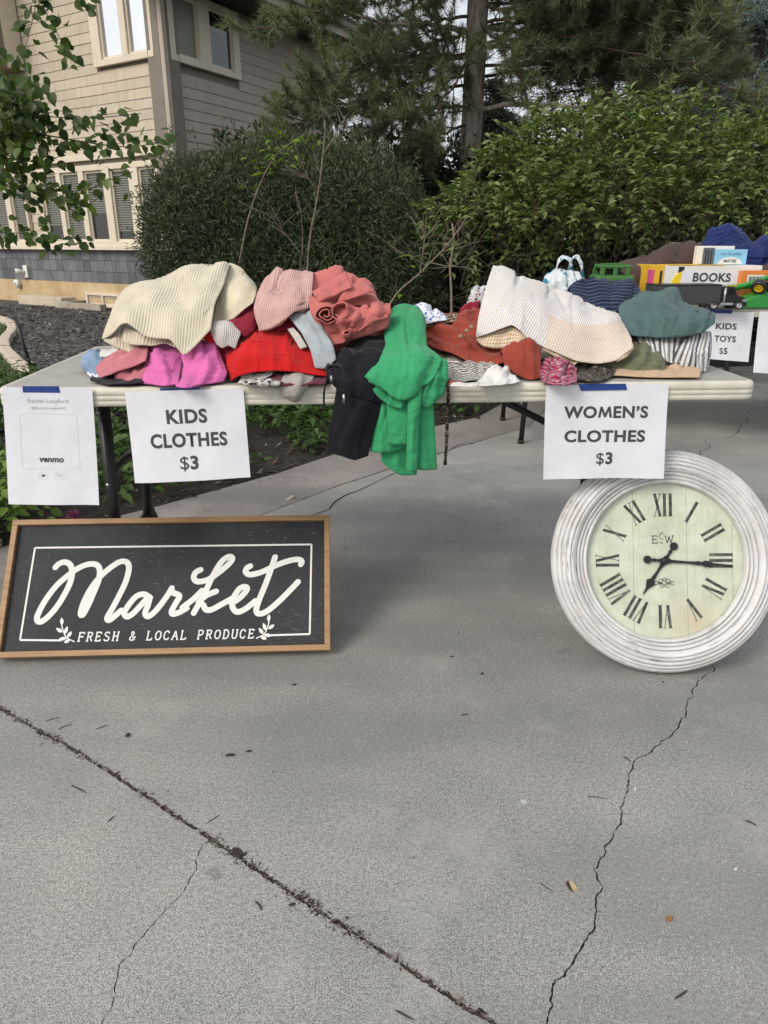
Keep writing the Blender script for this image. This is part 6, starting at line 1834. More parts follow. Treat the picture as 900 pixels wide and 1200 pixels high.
def m_stucco():
    m = NT('tan_foundation_stucco', 0.9)
    co = m.coord('Object')
    n = m.noise(co, 1.6, 6, 0.7)
    m.color(m.ramp(n, [(0.3, (0.34, 0.22, 0.105, 1)), (0.5, (0.50, 0.37, 0.21, 1)), (0.7, (0.60, 0.49, 0.32, 1))]))
    m.bump(m.noise(co, 30, 4), 0.4, 0.006)
    return m.m
M_STUCCO = m_stucco()
M_WELL = plain('weathered_concrete', (0.36, 0.32, 0.26, 1), 0.9, 0.25, 4, 0.004)
M_BACK = plain('wall_sheathing', (0.22, 0.19, 0.16, 1), 0.9, 0.1, 4)
def m_glass(name, c, rough=0.04, spec=0.6):
    m = NT(name, rough)
    co = m.coord('Object')
    m.color(m.ramp(m.noise(co, 1.2, 2), [(0.3, tuple(v * 0.7 for v in c[:3])), (0.7, c)]))
    m.b.inputs['Specular IOR Level'].default_value = spec
    m.b.inputs['IOR'].default_value = 1.52
    return m.m
M_GLASS = m_glass('window_glass', (0.016, 0.018, 0.018, 1), 0.03, 0.9)
M_GLASSM = plain('bright_reflecting_glass', (0.86, 0.89, 0.95, 1), 0.02, 0.03, 2.0, metal=1.0)
M_CURT = plain('pale_green_curtain', (0.20, 0.21, 0.15, 1), 0.4, 0.15, 3)
M_BLIND = plain('dimmed_blind_slat', (0.17, 0.17, 0.14, 1), 0.6, 0.06, 4)  # slats coloured dark so they look dim, as behind the glass
M_ROOM = plain('dim_room', (0.05, 0.048, 0.042, 1), 0.9, 0.2, 2)

house = thing('house', 'taupe shingled two-storey house with cream windows behind the shrubs', 'building', HC)
S_END = 11.0
zt_top = 6.4
hbox('wall', HL, 0.0, S_END, -0.3, zt_top, -0.30, -0.06, M_BACK, house)
HR_END = hr(392, 110)[0]
hbox('wall', HR, 0.0, HR_END, -0.3, hr(300, 22)[1], -0.30, -0.06, M_BACK, house)
hbox('corner_board', HR, 0.0, 0.085, 0.2, hr(300, 22)[1], -0.055, -0.010, M_CORNER, house, 0.004)
hbox('corner_board', HL, -0.015, 0.078, hl(195, 200)[1] - 1.0, zt_top, -0.08, -0.002, M_CORNER, house, 0.004)

# --- left face: openings
up_x0, up_x1 = hl(182, 68)[0], hl(112, 82)[0]
up_z0 = hl(147, 73)[1]
lo_z0, lo_z1 = hl(100, 289)[1], hl(100, 194)[1]
lo_x0, lo_x1 = hl(190, 240)[0] + 0.02, hl(48, 240)[0]
lw_x0, lw_x1 = hl(32, 240)[0], hl(-24, 240)[0]
z_tile1, z_tile0 = hl(100, 292)[1], hl(100, 331)[1]
openings = [(up_x0 - 0.01, up_x1 + 0.01, up_z0 - 0.02, zt_top), (lo_x0 - 0.08, lo_x1 + 0.03, lo_z0 - 0.1, lo_z1 + 0.07), (lw_x0 - 0.03, lw_x1 + 0.03, lo_z0 - 0.1, lo_z1 + 0.07)]
rng = random.Random(5)
course = 0.141
z = z_tile1 + 0.02
nsh = 0
while z < 4.8:
    x = 0.08 + rng.uniform(-0.3, 0)
    while x < 7.3:
        w_ = rng.choice([0.45, 0.55, 0.7, 0.85])
        a, b = max(x, 0.077), min(x + w_ - 0.004, 7.3)
        spans = [(a, b)]
        for ox0, ox1, oz0, oz1 in openings:
            if z + course > oz0 and z < oz1:
                ns = []
                for (p, q) in spans:
                    if q <= ox0 or p >= ox1: ns.append((p, q)); continue
                    if p < ox0: ns.append((p, ox0))
                    if q > ox1: ns.append((ox1, q))
                spans = ns
        for p, q in spans:
            if q - p < 0.03: continue
            lift = rng.uniform(0.0, 0.004)
            # wedge: thick at the butt, thin at the top
            V = [(p, z, -0.055), (q, z, -0.055), (q, z + course + 0.02, -0.058), (p, z + course + 0.02, -0.058), (p, z - 0.006 * rng.random(), -0.036 + lift), (q, z, -0.036 + lift), (q, z + course + 0.02, -0.046), (p, z + course + 0.02, -0.046)]
            F = [(0, 3, 2, 1), (4, 5, 6, 7), (0, 1, 5, 4), (1, 2, 6, 5), (2, 3, 7, 6), (3, 0, 4, 7)]
            mobj('shingle', [HL @ Vector(v) for v in V], F, M_SHING, house); nsh += 1
        x += w_
    z += course

def sash_window(M, x0, x1, z0, z1, panes, parent, name='window', glass=None, trim=0.085, blinds=None, gap=0.09):
    """cream casing, mullions between the panes, glass set back"""
    wobj = hbox(name, M, x0, x1, z0, z0 + trim, -0.055, 0.030, M_TRIM, parent, 0.006)
    hbox('casing', M, x0, x1, z1 - trim, z1, -0.055, 0.028, M_TRIM, wobj, 0.006)
    n = len(panes)
    xs = [x0] + [v for p in panes for v in p] + [x1]
    for k in range(0, len(xs), 2):
        hbox('mullion', M, xs[k], xs[k + 1], z0 + trim, z1 - trim, -0.055, 0.026, M_TRIM, wobj, 0.005)
    for k, (a, b) in enumerate(panes):
        g = glass[k] if isinstance(glass, list) else (glass or M_GLASS)
        hbox('pane', M, a + 0.001, b - 0.001, z0 + trim + 0.001, z1 - trim - 0.001, -0.046, -0.040, g, wobj)
        for (p, q, r, s) in ((a, a + 0.03, z0 + trim, z1 - trim), (b - 0.03, b, z0 + trim, z1 - trim), (a + 0.03, b - 0.03, z0 + trim, z0 + trim + 0.035), (a + 0.03, b - 0.03, z1 - trim - 0.035, z1 - trim)):
            hbox('sash_bar', M, p, q, r, s, -0.0395, -0.012, M_TRIM, wobj)
        if blinds and blinds[k] is not None:
            bag = Bag()
            zz = z1 - trim - 0.04
            while zz > z0 + trim + blinds[k] * (z1 - z0 - 2 * trim):
                V = [M @ Vector(v) for v in ((a + 0.03, zz, -0.0385), (b - 0.03, zz, -0.0385), (b - 0.03, zz - 0.019, -0.031), (a + 0.03, zz - 0.019, -0.031))]
                bag.add(V, [(0, 1, 2, 3)])
                zz -= 0.036
            o = bag.build('blind_slats', M_BLIND, wobj, False); o['kind'] = 'stuff'
    return wobj
X = lambda px, py: hl(px, py)[0]
sash_window(HL, up_x0, up_x1, up_z0, 5.5, [(X(177, 50), X(150, 50)), (X(143, 50), X(118, 50))], house, glass=M_GLASSM)
px_l = [(185, 166), (155, 133), (125, 103), (97, 76), (71, 52)]
sash_window(HL, lo_x0 - 0.05, lo_x1, lo_z0, lo_z1, [(X(a, 240), X(b, 240)) for a, b in px_l], house, blinds=[0.02, 0.14, 0.42, 0.05, 0.26])
sash_window(HL, lw_x0, lw_x1, lo_z0, lo_z1, [(X(30, 240), X(14, 240)), (X(8, 240), X(-12, 240))], house, blinds=[0.05, 0.05])
hbox('sill', HL, 0.077, 9.0, lo_z0 - 0.052, lo_z0 - 0.001, -0.05, 0.075, M_TRIM, house, 0.006)
hbox('frieze', HL, 0.077, 7.4, lo_z1 + 0.072, lo_z1 + 0.16, -0.05, 0.012, M_TRIM, house, 0.004)
# slate tiles under the sill
rows_, tw = 3, None
th_ = (z_tile1 - z_tile0) / rows_
tw = abs(X(100, 310) - X(108.3, 310))
x = 0.0
col_i = 0
while x < 5.6:
    for r in range(rows_):
        d = rng.uniform(0, 0.004)
        hbox('tile', HL, x + 0.003, x + tw - 0.003, z_tile0 + r * th_ + 0.003, z_tile0 + (r + 1) * th_ - 0.003, -0.06, -0.032 + d, M_SLATE, house, 0.0)
    x += tw; col_i += 1
hbox('foundation', HL, 0.0, S_END, -0.4, z_tile0 - 0.001, -0.28, -0.022, M_STUCCO, house)
# basement window and its well
bx0, bx1 = X(141, 350), X(102, 350)
bz0, bz1 = hl(120, 357)[1], hl(120, 344)[1]
sash_window(HL, bx0, bx1, bz0 - 0.05, bz1, [(bx0 + 0.05, (bx0 + bx1) / 2 - 0.02), ((bx0 + bx1) / 2 + 0.02, bx1 - 0.05)], house, 'basement_window', trim=0.035)
for p in [o for o in house.children if o.name.startswith('basement_window')]:
    pass
well = thing('window_well', 'low weathered concrete window well at the foot of the house', 'low wall', HL @ Vector((X(120, 362), 0, 0.6)))
wz = hl(120, 357)[1]
hbox('front_wall', HL, X(150, 362), X(97, 362), -0.35, wz + 0.06, 0.42, 0.55, M_WELL, well, 0.01)
hbox('side_wall', HL, X(97, 362) - 0.001 - 0.12, X(97, 362) - 0.001, -0.35, wz + 0.058, -0.02, 0.419, M_WELL, well, 0.008)
plinth = hbox('concrete_step', HL, X(97, 362) + 0.005, X(46, 360), -0.35, hl(70, 354)[1] + 0.12, 0.10, 0.40, plain('pale_concrete', (0.52, 0.45, 0.35, 1), 0.9, 0.15, 4, 0.003), None, 0.012)
tag(plinth, 'pale concrete step at the foot of the house wall', 'step')
# security camera and alarm on the foundation
c0 = hl(29, 318)
cam_t = thing('security_camera', 'small white security camera on a plate on the slate band', 'camera', HL @ Vector((c0[0], c0[1], 0)))
hbox('mount_plate', HL, c0[0] - 0.09, c0[0] + 0.03, c0[1] - 0.11, c0[1] + 0.11, -0.028, 0.012, M_WCARD, cam_t, 0.004)
tube('camera_body', [HL @ Vector(v) for v in ((c0[0] - 0.01, c0[1] - 0.01, 0.012), (c0[0] + 0.04, c0[1], 0.09), (c0[0] + 0.07, c0[1] + 0.005, 0.15))], [0.028, 0.045, 0.05], M_WCARD, cam_t, 14)
tube('lens', [HL @ Vector((c0[0] + 0.070, c0[1] + 0.005, 0.151)), HL @ Vector((c0[0] + 0.074, c0[1] + 0.0055, 0.157))], 0.03, M_BLACKPL, cam_t, 14)
c1 = hl(21.5, 332)
al = thing('alarm_bell', 'round white alarm box on the tan foundation', 'alarm', HL @ Vector((c1[0], c1[1], 0)))
tube('casing', [HL @ Vector((c1[0], c1[1], z_)) for z_ in (-0.022, 0.03, 0.06, 0.066)], [0.075, 0.075, 0.066, 0.03], M_WCARD, al, 20)
tube('button', [HL @ Vector((c1[0], c1[1], z_)) for z_ in (0.066, 0.075)], 0.02, plain('grey_button', (0.3, 0.3, 0.29, 1), 0.5, 0.1), al, 14)
# tan pier at the far left
post = hbox('porch_pier', HL, X(22, 60), X(22, 60) + 1.4, hl(0, 88)[1], zt_top, 0.0, 0.9, plain('weathered_tan_board', (0.27, 0.205, 0.15, 1), 0.85, 0.2, 3, 0.004), house, 0.01)
hbox('pier_trim', HL, X(25, 60), X(22, 60) - 0.001, hl(0, 88)[1], zt_top, -0.02, 0.25, M_TRIM, house, 0.006)

# --- right face
rx0, rx1 = hr(199, 60)[0], hr(281, 80)[0]
rz0 = hr(240, 82)[1]
z_eave = hr(300, 22)[1]
z = 0.3
k = 0
while z < z_eave - 0.02:
    top = min(z + 0.147 + 0.018, z_eave)
    spans = [(0.08, HR_END - 0.02)]
    if z + 0.147 > rz0 - 0.02: spans = [(0.08, rx0 - 0.01), (rx1 + 0.01, HR_END - 0.02)]
    for p, q in spans:
        V = [(p, z, -0.055), (q, z, -0.055), (q, top, -0.058), (p, top, -0.058), (p, z, -0.032), (q, z, -0.032), (q, top, -0.046), (p, top, -0.046)]
        F = [(0, 3, 2, 1), (4, 5, 6, 7), (0, 1, 5, 4), (1, 2, 6, 5), (2, 3, 7, 6), (3, 0, 4, 7)]
        mobj('siding_board', [HR @ Vector(v) for v in V], F, M_LAP, house)
    z += 0.147
XR = lambda px, py: hr(px, py)[0]
sash_window(HR, rx0, rx1, rz0, z_eave - 0.03, [(XR(205, 50), XR(233, 55)), (XR(246, 55), XR(273, 60))], house, glass=[M_CURT, M_GLASS])
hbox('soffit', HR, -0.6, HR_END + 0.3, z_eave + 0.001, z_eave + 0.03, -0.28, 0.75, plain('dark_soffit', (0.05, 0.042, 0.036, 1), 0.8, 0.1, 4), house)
hbox('fascia', HR, -0.6, HR_END + 0.3, z_eave - 0.03, z_eave + 0.20, 0.752, 0.79, M_CORNER, house, 0.004)
hbox('gutter', HR, -0.6, HR_END + 0.3, z_eave + 0.10, z_eave + 0.20, 0.791, 0.88, plain('grey_gutter', (0.16, 0.15, 0.14, 1), 0.5, 0.1, 4), house, 0.01)
V = [(-0.6, z_eave + 0.205, 0.90), (HR_END + 0.3, z_eave + 0.205, 0.90), (HR_END + 0.3, z_eave + 2.6, -5.0), (-0.6, z_eave + 2.6, -5.0), (-0.6, z_eave + 0.25, 0.90), (HR_END + 0.3, z_eave + 0.25, 0.90), (HR_END + 0.3, z_eave + 2.65, -5.0), (-0.6, z_eave + 2.65, -5.0)]
mobj('roof', [HR @ Vector(v) for v in V], [(0, 3, 2, 1), (4, 5, 6, 7), (0, 1, 5, 4), (1, 2, 6, 5), (2, 3, 7, 6), (3, 0, 4, 7)], plain('grey_roof_shingles', (0.06, 0.058, 0.055, 1), 0.9, 0.3, 8, 0.01), house)
# ================================================================ PLANTS
def unit(a): return a / (np.linalg.norm(a, axis=-1, keepdims=True) + 1e-9)
T_OVATE = (np.array([[0, 0, 0], [.30, -.42, .10], [.30, 0, -.02], [.30, .42, .10], [.62, -.36, .06], [.62, 0, -.05], [.62, .36, .06], [1, 0, -.16]]),
           np.array([[0, 1, 2], [0, 2, 3], [1, 4, 5], [1, 5, 2], [2, 5, 6], [2, 6, 3], [4, 7, 5], [5, 7, 6]]))
_hx = [0.10, 0.32, 0.60, 0.84]; _hw = [.34, .50, .40, .17]; _hz = [.07, .10, .07, .0]
T_HEART = (np.array([[0, 0, 0], [1, 0, -.14]] + [[x, 0, -.05 * x * x] for x in _hx] + [[x, -w, z] for x, w, z in zip(_hx, _hw, _hz)] + [[x, w, z] for x, w, z in zip(_hx, _hw, _hz)]),
           np.array([[0, 6, 2], [0, 2, 10]] + [t for k in range(3) for t in ([2 + k, 6 + k, 7 + k], [2 + k, 7 + k, 3 + k], [2 + k, 3 + k, 11 + k], [2 + k, 11 + k, 10 + k])] + [[5, 9, 1], [5, 1, 13]]))
T_LEAF4 = (np.array([[0, 0, 0], [.45, -.5, .10], [1, 0, -.10], [.45, .5, .10]]), np.array([[0, 1, 2], [0, 2, 3]]))
T_BLADE = (np.array([[0, -.5, 0], [0, .5, 0], [1, 0, 0]]), np.array([[0, 1, 2]]))

def leaf_field(pos, d, nrm, L, W, tmpl):
    """one mesh of many leaves: position, direction, facing, length and width of each"""
    TV, TF = tmpl
    a = unit(d); b = unit(np.cross(nrm, a)); n = np.cross(a, b)
    V = pos[:, None] + a[:, None] * (TV[None, :, 0:1] * L[:, None, None]) + b[:, None] * (TV[None, :, 1:2] * W[:, None, None]) + n[:, None] * (TV[None, :, 2:3] * L[:, None, None])
    F = TF[None] + (np.arange(len(pos)) * len(TV))[:, None, None]
    return V.reshape(-1, 3), F.reshape(-1, 3)

def m_leaf(name, c_lo, c_hi, rough=0.5, trans=0.25, objrand=False, spec=0.3):
    m = NT(name, rough)
    r = m.n('ShaderNodeObjectInfo').outputs['Random'] if objrand else m.n('ShaderNodeNewGeometry').outputs['Random Per Island']
    col = m.ramp(r, [(0.0, c_lo), (1.0, c_hi)])
    m.color(col)
    m.b.inputs['Specular IOR Level'].default_value = spec
    if trans:
        tr = m.n('ShaderNodeBsdfTranslucent')
        m.l(m.mix(1.0, col, (1.3, 1.5, 0.6, 1), 'MULTIPLY'), tr.inputs[0])
        mx = m.n('ShaderNodeMixShader'); mx.inputs[0].default_value = trans
        out = m.t.nodes['Material Output']
        m.l(m.b.outputs[0], mx.inputs[1]); m.l(tr.outputs[0], mx.inputs[2]); m.l(mx.outputs[0], out.inputs['Surface'])
    return m.m
def rnd_dirs(n, rng): return unit(rng.normal(size=(n, 3)))
def stuff(o): o['kind'] = 'stuff'; return o
M_TWIG = plain('brown_twig', (0.085, 0.062, 0.045, 1), 0.85, 0.3, 30)
M_BARE = plain('bare_grey_brown_twig', (0.19, 0.155, 0.115, 1), 0.85, 0.3, 30)
M_DARKTW = plain('dark_branch', (0.030, 0.024, 0.019, 1), 0.85, 0.3, 20)

def leaf_parts(parent, pos, d, nrm, L, W, tmpl, mat, idx, name='leaf'):
    """single leaves as parts of their own, sharing one mesh"""
    me = np_mesh(tmpl[0], tmpl[1], True); me.materials.append(mat)
    a = unit(d); b = unit(np.cross(nrm, a)); n = np.cross(a, b)
    for i in idx:
        m = Matrix.Identity(4)
        for r in range(3):
            m[r][0], m[r][1], m[r][2], m[r][3] = a[i][r] * L[i], b[i][r] * W[i], n[i][r] * L[i], pos[i][r]
        o = bpy.data.objects.new(name, me); COL.objects.link(o)
        o.matrix_basis = m
        attach(o, parent)

# ---------------------------------------------------------------- garden beds, lawn
bedm = [Vector((p.x, p.y)) for p in BEDL]
bedpoly = [(p.x, p.y) for p in bedm[1:]] + [(16, 40), (-30, 40), (-30, -8), (bedm[0].x, bedm[0].y)]
def flat(name, pts, z, mat):
    bm = bmesh.new(); f = bm.faces.new([bm.verts.new((x, y, z)) for x, y in pts])
    bmesh.ops.triangulate(bm, faces=[f]); bmesh.ops.recalc_face_normals(bm, faces=bm.faces[:])
    return tag(link(name, bm_mesh(bm), mat), kind='structure')
flat('garden_bed', bedpoly, -0.022, M_SOIL)
def m_gravel():
    m = NT('dark_gravel', 0.9)
    co = m.coord('Object')
    v = m.n('ShaderNodeTexVoronoi'); v.inputs['Scale'].default_value = 22; m.l(co, v.inputs['Vector'])
    m.color(m.ramp(m.sep(v.outputs['Color'])[0], [(0.0, (0.03, 0.027, 0.026)), (0.7, (0.085, 0.078, 0.075)), (1.0, (0.22, 0.205, 0.19))]))
    m.bump(v.outputs['Distance'], 1.0, 0.03)
    return m.m
gr = [(-14, 4.0), (-4.4, 3.4), (-2.0, 4.4), (-0.8, 6.0), (-0.6, 12), (1.0, 17), (-14, 22)]
flat('gravel_bed', gr, -0.012, m_gravel())
n = 42000
gx = RNG.uniform(-8.5, -0.9, n); gy = 4.6 + (RNG.uniform(0, 1, n) ** 1.4) * 8.8
sp = np.stack([gx, gy, RNG.uniform(-0.008, 0.012, n)], 1)
hs = (sp[:, :2] - np.array([HC.x, HC.y])) @ np.array([NL.x, NL.y])
sp = sp[(hs > 0.12) & (sp[:, 0] < -0.9 - 0.0 * sp[:, 1])]
GRAVC = [(0.0, (0.020, 0.018, 0.018, 1)), (0.45, (0.060, 0.054, 0.053, 1)), (0.78, (0.14, 0.13, 0.125, 1)), (1.0, (0.46, 0.43, 0.40, 1))]
o = flakes('gravel', sp, 0.017, GRAVC, None, flat=0.8); o['kind'] = 'stuff'; o['label'] = 'dark grey gravel chips covering the bed before the house'
# lawn with a stone edging
EDGE_PX = [(-40, 371), (-12, 374), (4, 377), (14, 383), (14, 392), (6, 401), (6, 411), (13, 421), (22, 430), (33, 439), (40, 446)]
ep = catmull([gnd(x, y) for x, y in EDGE_PX], 40)
M_LAWN = NT('lawn_grass', 0.9); M_LAWN.color(M_LAWN.ramp(M_LAWN.noise(M_LAWN.coord('Object'), 12, 5), [(0.3, (0.028, 0.055, 0.012)), (0.7, (0.065, 0.115, 0.026))])); M_LAWN = M_LAWN.m
flat('lawn', [(p[0], p[1]) for p in ep] + [(ep[-1][0] - 0.6, ep[-1][1] - 1.2), (-9, 4.2), (-9, ep[0][1])], -0.006, M_LAWN)
edging = thing('garden_edging', 'pale curved stone edging between the lawn and gravel', 'edging', (ep[20][0], ep[20][1], 0))
M_EDGE = plain('pale_edging_stone', (0.52, 0.45, 0.36, 1), 0.85, 0.2, 14, 0.003)
for k in range(13):
    a, b = ep[k * 3], ep[k * 3 + 3]
    d = Vector(b - a); L_ = d.length; d.normalize(); nn = Vector((-d.y, d.x, 0))
    M_ = frame_matrix(Vector(a) + Vector((0, 0, 0)), d, nn, UPV)
    box('edging_stone', 0.006, L_ - 0.006, -0.055, 0.055, -0.06, 0.06 + random.uniform(-0.008, 0.008), M_EDGE, edging, M_, 0.018)
gp = []
while len(gp) < 16000:
    x = random.uniform(-7.5, -2.2); y = random.uniform(4.6, 10)
    px_ = 450 + 850 * x / (y * CP + CAM_H * SP)
    gp.append((x, y))
gp = np.array(gp)
# keep blades on the lawn side of the edging
ex_at = np.interp(gp[:, 1], ep[::-1, 1], ep[::-1, 0])
gp = gp[(gp[:, 0] < ex_at - 0.07)]
N_ = len(gp)
d = unit(np.stack([RNG.normal(0, .35, N_), RNG.normal(0, .35, N_), np.ones(N_)], 1))
V, F = leaf_field(np.c_[gp, np.full(N_, -0.006)], d, rnd_dirs(N_, RNG), RNG.uniform(.04, .09, N_), np.full(N_, .010), T_BLADE)
tag(link('grass', np_mesh(V, F), m_leaf('grass_blade', (0.035, 0.075, 0.015, 1), (0.10, 0.17, 0.045, 1), 0.6, 0.2)), 'short green grass on the small lawn at the far left', 'grass', kind='stuff')
st0, st1 = gnd(38.5, 438), None
p0 = gnd(39, 437); p1 = at(17.5, 372, p0.y + 0.02)
tag(tube('garden_stake', [p0 - Vector((0, 0, .03)), p1], 0.013, M_BLACKPL, None, 8), 'thin black stake leaning beside the stone edging', 'stake')

# ---------------------------------------------------------------- ground cover under the table
def in_bed(P):
    B = np.array([(p.x, p.y) for p in bedm])
    yb = np.interp(P[:, 0], B[:, 0], B[:, 1])
    return P[:, 1] > yb + 0.05
n = 3000
P = np.stack([RNG.uniform(-2.9, 0.9, n), RNG.uniform(1.6, 6.2, n)], 1)
P = P[in_bed(P)]
# clumps leave bare litter between them
cl = np.sin(P[:, 0] * 4.1 + 1.0) * np.sin(P[:, 1] * 3.7 + 0.4) + 0.6 * np.sin(P[:, 0] * 9.3 + P[:, 1] * 6.1)
P = P[cl > -0.35]
pos, dd, nn, LL = [], [], [], []
for x, y in P:
    h = random.uniform(0.05, 0.22)
    for k in range(random.randint(5, 11)):
        a = random.uniform(0, 2 * PI); r = random.uniform(0.0, 0.10)
        zz = h * random.uniform(0.3, 1.0)
        q = np.array([x + r * math.cos(a), y + r * math.sin(a), zz])
        pos.append(q); dd.append((math.cos(a), math.sin(a), random.uniform(-0.6, 0.25))); nn.append((random.gauss(0, .35), random.gauss(0, .35), 1)); LL.append(random.uniform(0.035, 0.075))
pos, dd, nn, LL = map(np.array, (pos, dd, nn, LL))
okb = in_bed(pos[:, :2] + unit(dd)[:, :2] * 0.06)
pos, dd, nn, LL = pos[okb], dd[okb], nn[okb], LL[okb]
V, F = leaf_field(pos, dd, nn, LL, LL * RNG.uniform(.5, .75, len(LL)), T_OVATE)
tag(link('ground_cover', np_mesh(V, F, True), m_leaf('ground_cover_leaf', (0.022, 0.055, 0.012, 1), (0.075, 0.135, 0.030, 1))), 'low green leafy ground cover in the bed under the table', 'ground cover', kind='stuff')
# brighter young plants at the left edge
pos, dd, nn, LL = [], [], [], []
for _ in range(70):
    c = gnd(random.uniform(-70, 50), random.uniform(585, 668)); 
    if not in_bed(np.array([[c.x, c.y]]))[0]: continue
    for k in range(random.randint(8, 14)):
        a = random.uniform(0, 2 * PI); r = random.uniform(0.0, 0.07)
        pos.append((c.x + r * math.cos(a), c.y + r * math.sin(a), random.uniform(0.05, 0.25))); dd.append((math.cos(a), math.sin(a), random.uniform(-.7, .2))); nn.append((random.gauss(0, .35), random.gauss(0, .35) - 0.3, 1)); LL.append(random.uniform(.035, .06))
pos, dd, nn, LL = map(np.array, (pos, dd, nn, LL))
V, F = leaf_field(pos, dd, nn, LL, LL * .72, T_OVATE)
tag(link('young_plants', np_mesh(V, F, True), m_leaf('young_yellow_green_leaf', (0.075, 0.14, 0.02, 1), (0.18, 0.27, 0.05, 1))), 'bright yellow-green young plants at the left end of the market board', 'plants', kind='stuff')
# leaf litter
n = 5200
P = np.stack([RNG.uniform(-2.8, 1.0, n), RNG.uniform(1.6, 6.0, n)], 1)
B = np.array([(p.x, p.y) for p in bedm])
P = P[P[:, 1] > np.interp(P[:, 0], B[:, 0], B[:, 1]) - 0.04 + RNG.normal(0, .03, len(P))]
o = flakes('leaf_litter', np.c_[P, RNG.uniform(-0.012, 0.014, len(P))], 0.019, [(0.0, (0.02, 0.014, 0.01, 1)), (0.6, (0.07, 0.045, 0.03, 1)), (0.80, (0.17, 0.12, 0.085, 1)), (1.0, (0.42, 0.37, 0.29, 1))], None, flat=0.7)
o['kind'] = 'stuff'; o['label'] = 'dry brown leaf litter on the soil of the bed'
# flower
fp = gnd(86, 620); fp = Vector((fp.x, fp.y, 0))
fl = thing('purple_flower', 'single purple-pink flower in the bed above the market board', 'flower', fp)
head = at(86, 605, fp.y)
tube('stem', catmull([fp - Vector((0, 0, .02)), fp.lerp(head, .5) + Vector((.008, 0, 0)), head], 8), .002, M_TWIG, fl, 6)
pos = np.array([tuple(head)] * 46) + RNG.normal(0, .006, (46, 3)); dd = unit(RNG.normal(size=(46, 3)) + np.array([0, -.3, .6]))
V, F = leaf_field(pos, dd, rnd_dirs(46, RNG), np.full(46, .026), np.full(46, .011), T_LEAF4)
o = link('petals', np_mesh(V, F), m_leaf('mauve_petal', (0.16, 0.025, 0.10, 1), (0.34, 0.09, 0.22, 1)), fl); o['kind'] = 'stuff'

# ---------------------------------------------------------------- willow-leaved shrub
def lump_points(lumps, n, rng, shell=0.55):
    """points in the union of ellipsoids, denser towards the outside; with outward directions"""
    vol = np.array([a * b * c for _, (a, b, c) in lumps]); vol = vol ** (2 / 3); cnt = (n * vol / vol.sum()).astype(int)
    P, O = [], []
    for (c, r), k in zip(lumps, cnt):
        d = rnd_dirs(k, rng)
        rad = 1 - (1 - shell) * rng.uniform(0, 1, k) ** 1.7
        bump = 1 + 0.07 * np.sin(d[:, 0] * 9 + c[0] * 5) * np.sin(d[:, 2] * 8 + c[2]) + 0.05 * np.sin(d[:, 1] * 13)
        P.append(np.array(c) + d * np.array(r) * (rad * bump)[:, None]); O.append(unit(d / np.array(r)))
    return np.vstack(P), np.vstack(O)
def lump(px, py, Y, rx, ry, rz): p = at(px, py, Y); return ((p.x, p.y, p.z), (rx, ry, rz))
lw_ = [lump(272, 272, 6.2, .72, .70, .60), lump(345, 252, 6.5, .78, .80, .58), lump(418, 262, 6.4, .60, .68, .58), lump(462, 295, 6.2, .40, .55, .52), lump(222, 292, 6.1, .36, .5, .50),
       lump(330, 350, 6.1, 1.05, .72, .60), lump(242, 240, 6.3, .40, .5, .34), lump(385, 228, 6.6, .55, .6, .38), lump(430, 360, 6.1, .6, .6, .55), lump(310, 222, 6.4, .4, .5, .32)]
P, O = lump_points(lw_, 120000, RNG, .60)
kp = P[:, 2] > 0.02; P, O = P[kp], O[kp]
N_ = len(P)
d = unit(O * 0.7 + RNG.normal(0, .75, (N_, 3)) + np.array([0, 0, .25]))
# loose shoots break the outline
sh_i = RNG.choice(np.where(O[:, 2] > -0.1)[0], 230, replace=False)
sp_, sd_l = [], []
for i in sh_i:
    g = unit(O[i] * .7 + RNG.normal(0, .35, 3) + np.array([0, 0, .7])); ln = RNG.uniform(.08, .26)
    for q in np.linspace(0, 1, 15):
        sp_.append(P[i] + g * ln * q + RNG.normal(0, .006, 3)); sd_l.append(unit(g + RNG.normal(0, .55, 3)))
P = np.vstack([P, sp_]); d = np.vstack([d, sd_l]); N_ = len(P)
L_ = RNG.uniform(.030, .060, N_)
wil = thing('willow_shrub', 'large rounded dark shrub with narrow grey-green leaves behind the kids’ heap', 'shrub', at(330, 460, 6.2) * 1.0)
wil.location.z = 0
V, F = leaf_field(P, d, rnd_dirs(N_, RNG), L_, L_ * .15 + .0015, T_LEAF4)
o = link('crown', np_mesh(V, F), m_leaf('willow_leaf', (0.024, 0.040, 0.019, 1), (0.150, 0.185, 0.100, 1), 0.5, 0.2)); attach(o, wil); stuff(o)
bag = Bag()
for k in range(26):
    b0 = Vector((wil.location.x + random.uniform(-.35, .35), 6.2 + random.uniform(-.2, .2), -0.02))
    c, r = random.choice(lw_)
    tip = Vector(c) + Vector((random.uniform(-.6, .6) * r[0], random.uniform(-.6, .6) * r[1], random.uniform(.1, .7) * r[2]))
    bag.tube(catmull([b0, b0.lerp(tip, .5) + Vector((random.uniform(-.1, .1), random.uniform(-.1, .1), .12)), tip], 9), np.linspace(.022, .004, 9), 6)
o = bag.build('stems', M_DARKTW, wil); stuff(o)

